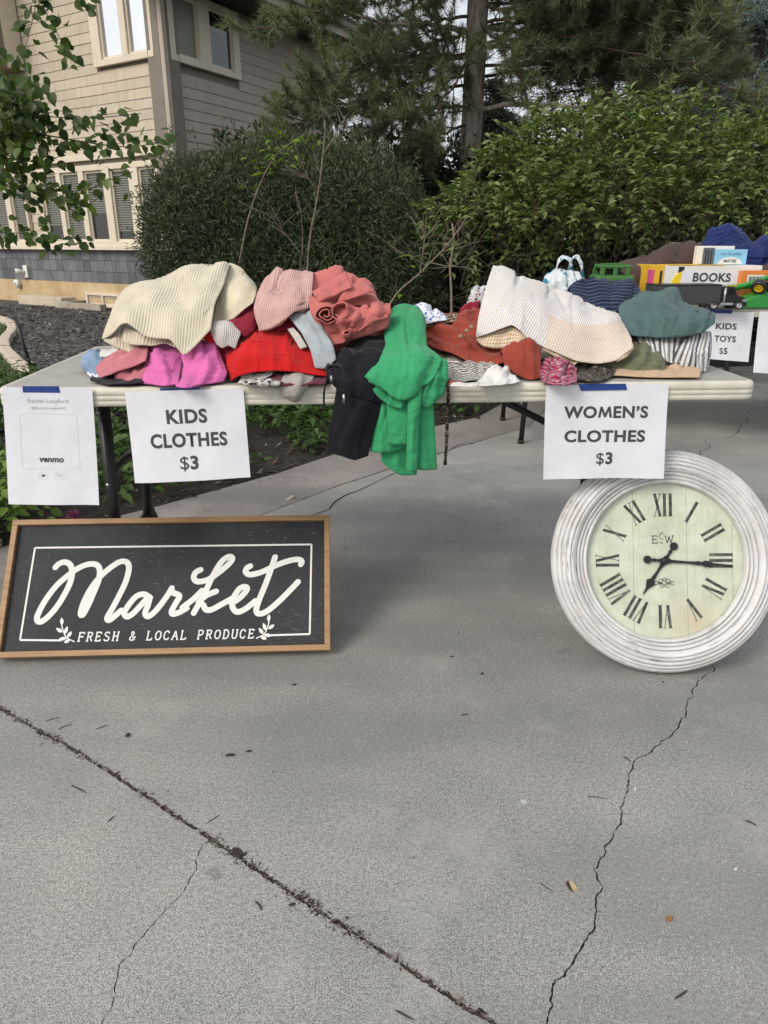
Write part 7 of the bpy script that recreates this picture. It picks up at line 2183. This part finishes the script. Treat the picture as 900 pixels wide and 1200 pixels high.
# ---------------------------------------------------------------- broad-leaved shrub on the right
lr = [lump(600, 235, 5.7, .52, .6, .42), lump(680, 205, 5.7, .62, .7, .46), lump(760, 195, 5.8, .66, .75, .48), lump(850, 210, 5.8, .62, .75, .44), lump(930, 205, 6.0, .75, .8, .50),
      lump(550, 265, 5.6, .30, .4, .32), lump(720, 240, 5.3, .75, .45, .30), lump(840, 245, 5.3, .70, .45, .28), lump(640, 255, 5.4, .50, .4, .25), lump(1040, 215, 6.1, .9, .8, .55)]
rs = thing('leafy_shrub', 'broad bright green leafy shrub behind the second table', 'shrub', (1.9, 5.8, 0))
pos, dd, nn, LL, base = [], [], [], [], []
bag = Bag()
SP_P, SP_O = lump_points(lr, 2900, RNG, .66)
for p, o_ in zip(SP_P, SP_O):
    if p[2] < 0.55: continue
    if o_[2] < -0.35 and random.random() < 0.75: continue
    g = unit(o_ * 0.9 + RNG.normal(0, .45, 3) + np.array([0, -.1, .18]))
    ln = random.uniform(.14, .30)
    # an arching spray of paired leaves
    pts = [p - g * ln * .5 + np.array([0, 0, -.00]), p, p + g * ln * .5 + np.array([0, 0, -.055])]
    C_ = catmull(pts, 7)
    if random.random() < 0.5: bag.tube(C_, np.linspace(.0035, .0015, 7), 4)
    side = unit(np.cross(g, [0, 0, 1.0]))
    for i in range(1, 7):
        for s in (-1, 1):
            if random.random() < 0.14: continue
            q = C_[i]
            dv = unit(side * s * random.uniform(.5, 1.0) + g * random.uniform(.3, 1.0) + np.array([0, 0, random.uniform(-.40, .35)]))
            pos.append(q); dd.append(dv); nn.append(unit(np.array([random.gauss(0, .4), random.gauss(-.25, .4), 1.0]))); LL.append(random.uniform(.036, .070))
pos, dd, nn, LL = map(np.array, (pos, dd, nn, LL)); WW = LL * RNG.uniform(.46, .6, len(LL))
M_RLEAF = m_leaf('bright_shrub_leaf', (0.055, 0.094, 0.024, 1), (0.215, 0.262, 0.095, 1), 0.5, 0.24)
M_RLEAFO = m_leaf('bright_shrub_leaf_single', (0.062, 0.10, 0.026, 1), (0.225, 0.272, 0.10, 1), 0.5, 0.24, objrand=True)
pxs = 450 + 850 * pos[:, 0] / (pos[:, 1] * CP + (CAM_H - pos[:, 2]) * SP)
score = LL / pos[:, 1] - np.where((pxs < 0) | (pxs > 900), 1, 0)
order = np.argsort(-score); single, rest = order[:260], order[260:]
leaf_parts(rs, pos, dd, nn, LL, WW, T_OVATE, M_RLEAFO, single)
V, F = leaf_field(pos[rest], dd[rest], nn[rest], LL[rest], WW[rest], T_OVATE)
stuff(link('crown', np_mesh(V, F, True), M_RLEAF, rs))
stuff(bag.build('twigs', M_TWIG, rs))
bag = Bag()
for k in range(34):
    x0 = random.choice([0.75, 1.15, 1.6, 2.2, 2.7, 3.3]) + random.uniform(-.12, .12); y0 = 5.75 + random.uniform(-.2, .3)
    c, r = random.choice(lr)
    tip = Vector(c) + Vector((random.uniform(-.8, .8) * r[0], random.uniform(-.8, .8) * r[1], random.uniform(-.3, .6) * r[2]))
    b0 = Vector((x0, y0, -.02))
    if abs(tip.x - x0) > 1.3: continue
    bag.tube(catmull([b0, b0.lerp(tip, .45) + Vector((random.uniform(-.15, .15), random.uniform(-.1, .1), .1)), tip], 9), np.linspace(.021, .004, 9), 6)
stuff(bag.build('stems', M_DARKTW, rs))
# thin bare twigs in the shade below
bag = Bag()
for k in range(130):
    p = Vector((random.uniform(.5, 3.6), random.uniform(5.2, 5.9), random.uniform(.3, 1.15)))
    q = p + Vector((random.uniform(-.4, .4), random.uniform(-.15, .15), random.uniform(-.05, .35)))
    bag.tube(catmull([p, p.lerp(q, .5) + Vector((0, 0, random.uniform(-.06, .06))), q], 5), np.linspace(.0035, .0015, 5), 4)
stuff(bag.build('dead_twigs', M_TWIG, rs))

# ---------------------------------------------------------------- dark hedge behind both shrubs
hd = [((x, 8.3 + 0.4 * math.sin(x * 2), z), (.75, .55, .62)) for x in np.arange(-1.2, 6.4, .62) for z in (.4, .95, 1.5)] 
P, O = lump_points(hd, 70000, RNG, .35)
kp = P[:, 2] > 0; P, O = P[kp], O[kp]; N_ = len(P)
L_ = RNG.uniform(.06, .11, N_)
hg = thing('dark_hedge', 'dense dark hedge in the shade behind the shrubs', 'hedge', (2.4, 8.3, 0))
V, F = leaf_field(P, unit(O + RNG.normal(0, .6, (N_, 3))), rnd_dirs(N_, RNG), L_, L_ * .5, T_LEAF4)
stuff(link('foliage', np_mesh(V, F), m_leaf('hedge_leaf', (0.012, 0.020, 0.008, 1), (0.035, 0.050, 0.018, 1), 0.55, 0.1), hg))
bag = Bag()
for x in np.arange(-1.2, 6.4, .5): bag.tube([(x, 8.3, -.02), (x + random.uniform(-.1, .1), 8.3, .6), (x + random.uniform(-.2, .2), 8.3, 1.3)], [.03, .022, .006], 6)
stuff(bag.build('stems', M_DARKTW, hg))

# ---------------------------------------------------------------- pine
M_BARK = NT('pine_bark', 0.9); _co = M_BARK.coord('Object'); _v = M_BARK.noise(M_BARK.mapping(_co, (9, 9, 2.2)), 2.5, 6, 0.7)
M_BARK.color(M_BARK.ramp(_v, [(0.35, (0.13, 0.105, 0.085, 1)), (0.52, (0.36, 0.31, 0.26, 1)), (0.68, (0.50, 0.45, 0.39, 1))])); M_BARK.bump(_v, 0.9, 0.03); M_BARK = M_BARK.m
pine_base = at(553, 150, 8.4)
pine = thing('pine_tree', 'tall pine with tan trunk and long-needled drooping boughs', 'tree', (pine_base.x, 8.4, 0))
PX_ = pine_base.x
tube('trunk', [(PX_, 8.4, -.05), (PX_ - .01, 8.4, 1.5), (PX_ + .01, 8.4, 3.0), (PX_ + .03, 8.42, 4.4), (PX_ + .03, 8.42, 6.4), (PX_ + .02, 8.42, 8.5)], [.135, .115, .105, .095, .075, .03], M_BARK, pine, 14)
boughs = [
    # px, py, Y along the limb
    [(553, -60, 8.4), (470, -20, 8.0), (390, -5, 7.6), (335, 18, 7.3), (300, 30, 7.2)],
    [(553, 36, 8.4), (500, 28, 8.1), (440, 18, 7.8), (380, -2, 7.6)],
    [(553, 70, 8.4), (490, 62, 8.0), (430, 66, 7.6), (385, 76, 7.3), (350, 88, 7.1)],
    [(553, 100, 8.4), (500, 108, 8.0), (450, 112, 7.6), (400, 122, 7.3), (345, 118, 7.1), (310, 128, 7.0)],
    [(553, 120, 8.4), (505, 132, 7.9), (460, 148, 7.5), (425, 160, 7.3), (400, 168, 7.2)],
    [(553, 140, 8.4), (520, 158, 8.0), (495, 172, 7.7), (478, 188, 7.5)],
    [(553, -20, 8.4), (500, -10, 8.8), (440, 30, 8.9), (400, 60, 9.0)],
    [(553, 60, 8.4), (510, 75, 8.8), (470, 100, 9.0), (430, 120, 9.1)],
    [(556, 130, 8.4), (600, 119, 8.2), (660, 119, 8.0), (720, 117, 7.8), (780, 112, 7.7)],
    [(556, 52, 8.4), (620, 46, 8.1), (690, 44, 7.9), (750, 52, 7.7), (810, 66, 7.5)],
    [(556, 10, 8.4), (630, 8, 8.1), (710, 4, 7.9), (790, 14, 7.7), (850, 30, 7.5)],
    [(556, -50, 8.4), (640, -40, 8.0), (740, -30, 7.8), (830, -10, 7.5)],
    [(556, 90, 8.4), (640, 84, 8.6), (720, 82, 8.6), (800, 84, 8.4), (860, 78, 8.2)],
    [(700, 118, 7.9), (760, 100, 7.6), (810, 92, 7.4), (850, 96, 7.3), (880, 105, 7.2)],
    [(556, -80, 8.4), (600, -60, 7.6), (660, -40, 7.2), (700, -10, 6.9)],
    [(553, -80, 8.4), (500, -60, 7.6), (420, -50, 7.2), (360, -25, 6.9)],
    [(430, 120, 7.5), (400, 140, 7.3), (372, 146, 7.2), (345, 160, 7.1), (320, 165, 7.0)],
    [(480, 100, 7.7), (470, 130, 7.5), (455, 150, 7.4)],
    [(556, 20, 8.4), (585, 50, 7.9), (600, 85, 7.6), (612, 120, 7.5)],
    [(553, 60, 8.4), (528, 95, 7.9), (512, 130, 7.6), (505, 160, 7.5)],
]
bgr = random.Random(8)
for _ in range(24):                                      # more boughs, drooping outwards from the upper trunk
    sgn = bgr.choice([-1, 1, 1, 1])
    y0 = bgr.uniform(-120, 90); reach = bgr.uniform(150, 330) * (0.75 if sgn < 0 else 1.0)
    yd = bgr.uniform(-15, 60); Y1 = bgr.uniform(6.9, 9.6)
    xs_ = 553 + sgn * reach
    boughs.append([(554, y0, 8.4), (554 + sgn * reach * .35, y0 + yd * .15 + bgr.uniform(-12, 12), 8.4 + (Y1 - 8.4) * .35), (554 + sgn * reach * .7, y0 + yd * .6 + bgr.uniform(-12, 12), 8.4 + (Y1 - 8.4) * .7), (xs_, y0 + yd, Y1)])
tb_, td_, bag = [], [], Bag()
prng = random.Random(3)
for bi, b in enumerate(boughs):
    C_ = catmull([at(*p) for p in b], 26)
    C_[1:-1] += np.cumsum(np.array([[prng.gauss(0, .011), prng.gauss(0, .011), prng.gauss(0, .011)] for _ in range(24)]), axis=0)
    limb = tube('limb', C_, np.linspace(.030 if bi in (1, 8) else .017, .005, 26), M_BARK if bi in (1, 8) else M_TWIG, pine, 7)
    Ltot = np.linalg.norm(np.diff(C_, axis=0), axis=1).sum()
    ntw = int(Ltot * 19)
    for k in range(ntw):
        f = prng.uniform(.12, 1.0) ** .9
        i = min(24, int(f * 25)); p = C_[i]; t_ = unit(C_[i + 1] - C_[i])
        if bi in (1, 8) and f < .55: continue
        g = unit(t_ * prng.uniform(.3, 1.0) + np.array([prng.gauss(0, .55), prng.gauss(0, .6), prng.gauss(.05, .45)]))
        ln = prng.uniform(.18, .50) * (1.15 - .5 * f)
        tw = catmull([p, p + g * ln * .55 + np.array([0, 0, -.03]), p + g * ln + np.array([0, 0, .03])], 6)
        bag.tube(tw, np.linspace(.0055, .0028, 6), 4)
        for j in (2, 3, 4, 5):
            if j < 5 and prng.random() < .30: continue
            tb_.append(tw[j]); td_.append(unit((tw[j] - tw[j - 1]) + np.array([0, 0, .02])))
            if j < 5 and prng.random() < .35:
                g2_ = unit(g + np.array([prng.gauss(0, .8), prng.gauss(0, .8), prng.gauss(0, .5)]))
                q = tw[j] + g2_ * prng.uniform(.06, .14)
                bag.tube([tw[j], q], [.003, .002], 4); tb_.append(q); td_.append(g2_)
stuff(bag.build('twigs', M_TWIG, pine))
tb_, td_ = np.array(tb_), np.array(td_)
K = 46
n = len(tb_)
pos = np.repeat(tb_, K, 0) - np.repeat(td_, K, 0) * RNG.uniform(0, .07, (n * K, 1))
d = unit(np.repeat(td_, K, 0) * RNG.uniform(.35, 1.0, (n * K, 1)) + RNG.normal(0, .48, (n * K, 3)) + np.array([0, 0, .05]))
L_ = RNG.uniform(.075, .125, n * K)
V, F = leaf_field(pos, d, rnd_dirs(n * K, RNG), L_, np.full(n * K, .0052), T_BLADE)
print('pine tufts', n)
mt = m_leaf('pine_needle', (0.055, 0.074, 0.036, 1), (0.25, 0.28, 0.155, 1), 0.5, 0.22)
stuff(link('needles', np_mesh(V, F), mt, pine))

# ---------------------------------------------------------------- spruces far behind
def spruce(label, X, Y, h, r, z0, lo, hi, nb, blade, seed, name='spruce_tree'):
    rg = np.random.default_rng(seed)
    t = thing(name, label, 'tree', (X, Y, 0), 'conifers in the background')
    tube('trunk', [(X, Y, -.05), (X, Y, h * .5), (X, Y, h)], [.16, .10, .01], M_DARKTW, t, 8)
    bag = Bag(); P, D = [], []
    for k in range(nb):
        f = rg.uniform(0, 1) ** .8
        zb = z0 + (h - z0) * f
        a = rg.uniform(0, 2 * PI); ln = r * (1 - f) ** .8 * rg.uniform(.75, 1.1) + .12
        dv = np.array([math.cos(a), math.sin(a), 0])
        C_ = catmull([np.array([X, Y, zb]), np.array([X, Y, zb]) + dv * ln * .55 + np.array([0, 0, -.10 * ln]), np.array([X, Y, zb]) + dv * ln + np.array([0, 0, -.16 * ln])], 10)
        bag.tube(C_, np.linspace(.02, .004, 10), 4)
        sd_ = np.cross(dv, [0, 0, 1.0])
        m_ = int(60 * ln) + 20
        s = rg.uniform(.12, 1.0, m_); w = rg.normal(0, .30, m_) * ln * (1.1 - s)
        idx = np.clip((s * 9).astype(int), 0, 9)
        base = C_[idx] + sd_[None] * w[:, None] + np.stack([np.zeros(m_), np.zeros(m_), -np.abs(rg.normal(0, .10, m_))], 1)
        P.append(base); D.append(unit(dv[None] * .9 + sd_[None] * np.sign(w)[:, None] * .6 + rg.normal(0, .3, (m_, 3))))
    P, D = np.vstack(P), np.vstack(D)
    R_ = 9
    pos = np.repeat(P, R_, 0) + np.repeat(D, R_, 0) * rg.uniform(-.08, .08, (len(P) * R_, 1))
    d = unit(np.repeat(D, R_, 0) * .7 + rg.normal(0, .6, (len(P) * R_, 3)))
    N_ = len(pos)
    V, F = leaf_field(pos, d, rnd_dirs(N_, rg), rg.uniform(.6, 1.2, N_) * blade, np.full(N_, blade * .14), T_BLADE)
    stuff(link('needles', np_mesh(V, F), m_leaf('spruce_needle', lo, hi, .55, .08), t))
    stuff(bag.build('branches', M_DARKTW, t))
SPD = ((0.010, 0.016, 0.009, 1), (0.030, 0.042, 0.024, 1))
spruce('dark conifer behind the pine, right of the sky gap', 3.0, 11.2, 8.5, 2.0, .6, *SPD, 210, .085, 1)
spruce('dark drooping conifer at the top right before the blue spruce', 4.9, 11.5, 9.0, 1.9, .5, *SPD, 230, .085, 2)
spruce('low dark conifer just right of the pine trunk', 1.75, 13.0, 3.5, 1.5, .4, *SPD, 110, .085, 6)
spruce('low dark conifer far beyond the pine trunk', 0.65, 14.0, 3.0, 1.5, .4, *SPD, 100, .085, 7)
spruce('pale blue spruce at the right edge of the picture', 4.05, 9.2, 6.8, 1.05, .4, (0.09, 0.13, 0.135, 1), (0.34, 0.42, 0.42, 1), 230, .075, 3, 'blue_spruce')

# ---------------------------------------------------------------- bare sapling and bare shrub before the willow
def twiggy(name, label, base, stems, sub, rg, leaves=None, group=None):
    t = thing(name, label, 'sapling', (base.x, base.y, 0), group)
    for s, r in stems:
        tube('stem', catmull([at(*p) for p in s], 22), np.linspace(r, r * .35, 22), M_BARE, t, 7)
    bag = Bag()
    for s, r in stems:
        C_ = catmull([at(*p) for p in s], 22)
        for k in range(sub):
            i = rg.randint(6, 20)
            g = unit(unit(C_[min(i + 1, 21)] - C_[i]) * .8 + np.array([rg.gauss(0, .7), rg.gauss(0, .5), rg.gauss(.2, .35)]))
            ln = rg.uniform(.08, .26)
            bag.tube(catmull([C_[i], C_[i] + g * ln * .5 + np.array([rg.gauss(0, .01), 0, rg.gauss(0, .012)]), C_[i] + g * ln], 6), np.linspace(.0022, .0009, 6), 4)
    stuff(bag.build('twigs', M_BARE, t))
    return t
rg = random.Random(12)
sb = gnd(360, 468); sb = Vector((at(361, 330, 5.0).x, 5.0, 0))
sap = twiggy('bare_sapling', 'thin bare sapling standing before the rounded shrub', sb,
       [([(361, 458, 5.0), (360, 330, 5.0), (363, 280, 5.0), (373, 225, 5.0), (379, 175, 5.0), (381, 140, 5.0)], .0095), ([(352, 458, 5.0), (352, 320, 5.0), (355, 290, 4.98), (352, 245, 4.95), (346, 225, 4.95)], .005),
        ([(353, 298, 4.98), (335, 275, 4.95), (312, 248, 4.95)], .003), ([(373, 228, 5.0), (362, 210, 4.97), (350, 200, 4.95)], .003), ([(378, 182, 5.0), (392, 160, 5.02), (405, 140, 5.05)], .003)], 9, rg)
tw = twiggy('bare_bush', 'bare forked twigs rising behind the green pants', Vector((at(455, 365, 4.7).x, 4.7, 0)),
       [([(438, 470, 4.7), (455, 362, 4.7), (490, 322, 4.7), (520, 292, 4.7), (538, 268, 4.7), (548, 252, 4.7)], .0085), ([(492, 320, 4.7), (497, 285, 4.68), (500, 252, 4.66)], .004),
        ([(505, 308, 4.7), (530, 312, 4.68), (548, 300, 4.66)], .0035), ([(522, 290, 4.7), (540, 280, 4.72), (553, 272, 4.72)], .003), ([(500, 312, 4.7), (480, 300, 4.68), (470, 296, 4.66)], .0025)], 8, rg)
def sprig_leaves(parent, spots, mat, rg, size=(.045, .07), per=8, spread=.07):
    pos, dd, nn, LL = [], [], [], []
    for px, py, Y in spots:
        c = at(px, py, Y)
        for k in range(per):
            a = rg.uniform(0, 2 * PI)
            pos.append((c.x + rg.gauss(0, spread), c.y + rg.gauss(0, spread), c.z + rg.gauss(0, spread * .6))); dd.append((math.cos(a), math.sin(a) * .6, rg.uniform(-.5, .3))); nn.append((rg.gauss(0, .3), rg.gauss(-.2, .3), 1)); LL.append(rg.uniform(*size))
    pos, dd, nn, LL = map(np.array, (pos, dd, nn, LL))
    leaf_parts(parent, pos, dd, nn, LL, LL * .5, T_OVATE, mat, range(len(LL)))
M_LIME = m_leaf('lime_green_leaf', (0.09, 0.16, 0.018, 1), (0.16, 0.25, 0.03, 1), 0.5, 0.3, objrand=True)
limb = tube('stem', catmull([at(*p) for p in [(280, 310, 5.1), (290, 260, 5.1), (305, 215, 5.1), (325, 180, 5.1), (350, 162, 5.1)]], 16), np.linspace(.007, .003, 16), M_BARE, sap, 6)
sprig_leaves(sap, [(312, 166, 5.1), (322, 172, 5.1), (334, 162, 5.1), (345, 168, 5.1), (355, 172, 5.1), (300, 190, 5.1), (330, 192, 5.1), (318, 208, 5.1), (295, 205, 5.1)], M_LIME, rg, per=5)
sprig_leaves(tw, [(478, 306, 4.68), (482, 300, 4.68), (470, 340, 4.7), (548, 252, 4.7), (540, 246, 4.7)], M_LIME, rg, (.03, .05), 4, .03)
tag(tube('pale_sapling', catmull([at(*p) for p in [(529, 460, 5.2), (529, 345, 5.2), (527, 312, 5.2), (532, 285, 5.2), (530, 262, 5.2)]], 14), np.linspace(.014, .006, 14), M_BARE, None, 8), 'short pale bare stem right of the forked twigs', 'sapling')

# ---------------------------------------------------------------- leafy branches of the tree at the left
bt = thing('leafy_tree', 'tree reaching in from the left with heart-shaped green leaves', 'tree', (-3.6, 4.6, 0))
tube('trunk', [(-3.6, 4.6, -.05), (-3.55, 4.58, 1.0), (-3.62, 4.6, 2.2), (-3.5, 4.6, 3.6), (-3.45, 4.6, 5.0)], [.12, .10, .085, .06, .02], M_BARK, bt, 12)
BR = [
    ([(-230, 235, 4.6), (-120, 232, 4.3), (0, 219, 4.0), (60, 224, 4.0), (105, 222, 3.95), (125, 212, 3.95), (156, 201, 3.95)], .0065, 10),
    ([(-230, 150, 4.6), (-100, 130, 4.3), (0, 130, 4.0), (60, 137, 4.0), (112, 138, 4.0), (165, 133, 4.0)], .006, 12),
    ([(-10, 150, 4.1), (50, 158, 4.0), (110, 168, 3.95), (150, 172, 3.95), (190, 166, 3.95), (212, 155, 3.95)], .005, 9),
    ([(30, 225, 4.0), (44, 240, 4.0), (52, 250, 4.0), (50, 260, 4.0)], .003, 12),
    ([(-200, 270, 4.6), (-60, 268, 4.2), (0, 272, 4.0), (30, 274, 4.0), (62, 282, 4.0), (108, 276, 4.0)], .004, 9),
    ([(-30, -60, 4.2), (30, -30, 4.0), (42, -4, 4.0), (37, 28, 4.0), (28, 62, 4.0)], .0035, 11),
    ([(30, -30, 4.0), (46, 0, 4.0), (60, 26, 4.0), (74, 52, 4.0), (85, 76, 4.0)], .003, 11),
    ([(60, -60, 4.0), (86, -25, 4.0), (98, 0, 4.0), (110, 10, 4.0)], .003, 12),
    ([(-150, 110, 4.5), (-50, 100, 4.2), (0, 105, 4.0), (30, 120, 3.9), (55, 128, 3.9)], .006, 8),
    ([(-150, 170, 4.5), (-50, 170, 4.2), (0, 180, 4.0), (40, 190, 3.95), (75, 182, 3.95)], .006, 8),
    ([(-100, 140, 4.4), (-20, 150, 4.0), (20, 165, 3.9), (45, 175, 3.85)], .005, 8),
    ([(60, 224, 4.0), (85, 235, 4.0), (105, 245, 4.0)], .002, 10),
]
pos, dd, nn, LL = [], [], [], []
rg = random.Random(21)
for C0, r, step in BR:
    C_ = catmull([at(*p) for p in C0], 30)
    tube('branch', C_, np.linspace(r, r * .3, 30), M_DARKTW, bt, 6)
    Lt = np.linalg.norm(np.diff(C_, axis=0), axis=1).sum()
    nl = int(Lt / (step * 0.34 * 4.0 / 850))
    for k in range(nl):
        f = (k + rg.uniform(-.3, .3)) / nl
        i = max(0, min(28, int(f * 29)))
        q = C_[i]
        px_ = 450 + 850 * q[0] / (q[1] * CP + (CAM_H - q[2]) * SP)
        if px_ < -190: continue
        for s in range(rg.choice((1, 2, 2))):
            off = np.array([rg.gauss(0, .02), rg.gauss(0, .05), rg.gauss(-.006, .030)])
            dv = unit(np.array([rg.gauss(.25, .65), rg.gauss(-.15, .45), rg.gauss(-.35, .5)]))
            pos.append(q + off); dd.append(dv); nn.append(unit(np.array([rg.gauss(0, .5), -rg.uniform(.2, 1.0), rg.gauss(.5, .35)]))); LL.append(rg.uniform(.036, .064))
# the dense dark mass at the picture's left edge
for k in range(420):
    c = at(rg.gauss(5, 26), rg.gauss(142, 34), rg.uniform(3.8, 4.6))
    pos.append(tuple(c)); dd.append(unit(np.array([rg.gauss(.1, .5), rg.gauss(-.1, .4), rg.gauss(-.7, .4)]))); nn.append(unit(np.array([rg.gauss(0, .5), -rg.uniform(.2, 1.0), rg.gauss(.5, .4)]))); LL.append(rg.uniform(.040, .068))
pos, dd, nn, LL = map(np.array, (pos, dd, nn, LL))
M_BLEAF = m_leaf('heart_leaf', (0.028, 0.056, 0.012, 1), (0.135, 0.205, 0.042, 1), 0.42, 0.28, objrand=True, spec=0.4)
leaf_parts(bt, pos, dd, nn, LL, LL * .78, T_HEART, M_BLEAF, range(min(300, len(LL))))
if len(LL) > 300:
    V, F = leaf_field(pos[300:], dd[300:], nn[300:], LL[300:], LL[300:] * .78, T_HEART)
    stuff(link('leaf_mass', np_mesh(V, F, True), m_leaf('heart_leaf_mass_shaded', (0.022, 0.046, 0.010, 1), (0.080, 0.130, 0.026, 1), 0.42, 0.28), bt))  # leaf colours darkened to stand for the backlit shade of the mass
print('leaves', len(LL))
# ================================================================ LITTER ON THE DRIVEWAY
GD = 'scraps lying on the driveway'
M_SCRAP = plain('dark_bark_scrap', (0.035, 0.024, 0.018, 1), 0.9, 0.4, 90)
M_STRAW = plain('pale_straw', (0.34, 0.27, 0.17, 1), 0.8, 0.3, 90)
drng = random.Random(9)
M_PEB = plain('pale_pebble', (0.48, 0.46, 0.43, 1), 0.8, 0.2, 90)
def twig_scrap(px, py, L, ang, r, mat, label, bend=.15, name='twig_scrap', cat='twig'):
    c = gnd(px, py); d = Vector((math.cos(ang), math.sin(ang), 0)); nn_ = Vector((-d.y, d.x, 0))
    pts = [c - d * L / 2 + Vector((0, 0, r)), c + nn_ * L * bend + Vector((0, 0, r * 1.4)), c + d * L / 2 + Vector((0, 0, r))]
    V, F = tube_data(catmull(pts, 7), np.array([.6, .9, 1, 1, .9, .8, .4]) * r, 5)
    tag(mobj(name, V, F, mat, None, True), label, cat, GD)
for (px, py, L, a, r) in [(92, 925, .045, -.5, .0012), (270, 886, .02, .1, .003), (292, 881, .014, .2, .002), (303, 1062, .022, -.9, .0016), (150, 863, .012, 1.1, .004), (62, 843, .03, .5, .0009), (76, 852, .03, .7, .0009), (120, 852, .028, .6, .0009),
                         (345, 803, .012, .3, .002), (545, 838, .02, .2, .0012), (130, 960, .016, 1.2, .001), (250, 960, .03, .8, .0008), (700, 935, .04, -.2, .0008), (735, 890, .02, -1, .0012), (880, 965, .02, -.7, .0014), (798, 1166, .026, .5, .0015), (474, 1190, .03, -.5, .0012), (565, 790, .010, .4, .002), (640, 1040, .03, -.8, .0007), (530, 770, .012, .4, .0015)]:
    twig_scrap(px, py, L, a, r, M_SCRAP, 'tiny dark twig scrap lying on the grey concrete', drng.uniform(-.05, .07))
def chip(px, py, L, W_, ang, h, mat, label, name, cat):
    c = gnd(px, py)
    M_ = Matrix.Translation(c) @ Matrix.Rotation(ang, 4, 'Z')
    pts = [(-.5, -.2), (-.35, -.5), (.3, -.45), (.5, -.1), (.42, .4), (-.1, .5), (-.45, .3)]
    n = len(pts)
    V = [M_ @ Vector((x * L, y * W_, .0005)) for x, y in pts] + [M_ @ Vector((x * L * .8, y * W_ * .75, h * (.7 + .5 * math.sin(3 * x)))) for x, y in pts]
    F = [tuple(reversed(range(n))), tuple(range(n, 2 * n))] + [(i, (i + 1) % n, (i + 1) % n + n, i + n) for i in range(n)]
    tag(mobj(name, V, F, mat), label, cat, GD)
chip(279, 1000, .030, .017, -1.0, .005, M_SCRAP, 'dark bark chip lying beside the filled joint', 'bark_chip', 'bark chip')
chip(671, 1039, .020, .012, 1.9, .005, M_STRAW, 'split straw-coloured husk right of centre on the driveway', 'seed_husk', 'husk')
chip(667, 1040, .020, .004, 1.9, .006, M_SCRAP, 'dark sliver beside the straw-coloured husk', 'bark_chip', 'bark chip')
chip(784, 1077, .012, .010, .4, .004, plain('orange_brown_leaf', (0.20, 0.10, 0.035, 1), .8, .3, 90), 'small orange-brown leaf scrap right of the long crack', 'leaf_scrap', 'leaf')
chip(614, 940, .014, .013, .4, .001, plain('pale_gum', (0.42, 0.42, 0.40, 1), .8, .2, 90), 'pale flattened spot of gum in the middle of the driveway', 'gum_spot', 'gum')
chip(862, 1019, .007, .005, .4, .003, M_PEB, 'tiny white pebble near the right edge of the driveway', 'pebble', 'pebble')
chip(744, 925, .007, .004, 1.4, .003, M_PEB, 'tiny white pebble beside the long crack', 'pebble', 'pebble')
chip(340, 585, .045, .03, .4, .012, plain('pale_dry_leaf', (0.30, 0.26, 0.20, 1), .9, .3, 60), 'crumpled pale dry leaf on the walk by the bed', 'dry_leaf', 'leaf')
twig_scrap(228, 610, .06, -.1, .003, M_STRAW, 'pale straw stalk on the walk just above the market board', .05, 'straw_stalk', 'straw')
# soft-needle specks scattered over the slabs
n = 420
sx = RNG.uniform(-1.6, 2.2, n); sy = RNG.uniform(.6, 4.2, n)
B = np.array([(p.x, p.y) for p in bedm])
ok = sy < np.interp(sx, B[:, 0], B[:, 1]) - .05
o = flakes('grit', np.c_[sx, sy, np.full(n, .0008)][ok], .0024, [(0.0, (.02, .016, .012, 1)), (.7, (.06, .045, .035, 1)), (.9, (.30, .28, .25, 1)), (1.0, (.5, .48, .44, 1))], None, flat=.2)
o['kind'] = 'stuff'; o['label'] = 'fine dark and pale grit scattered on the concrete'
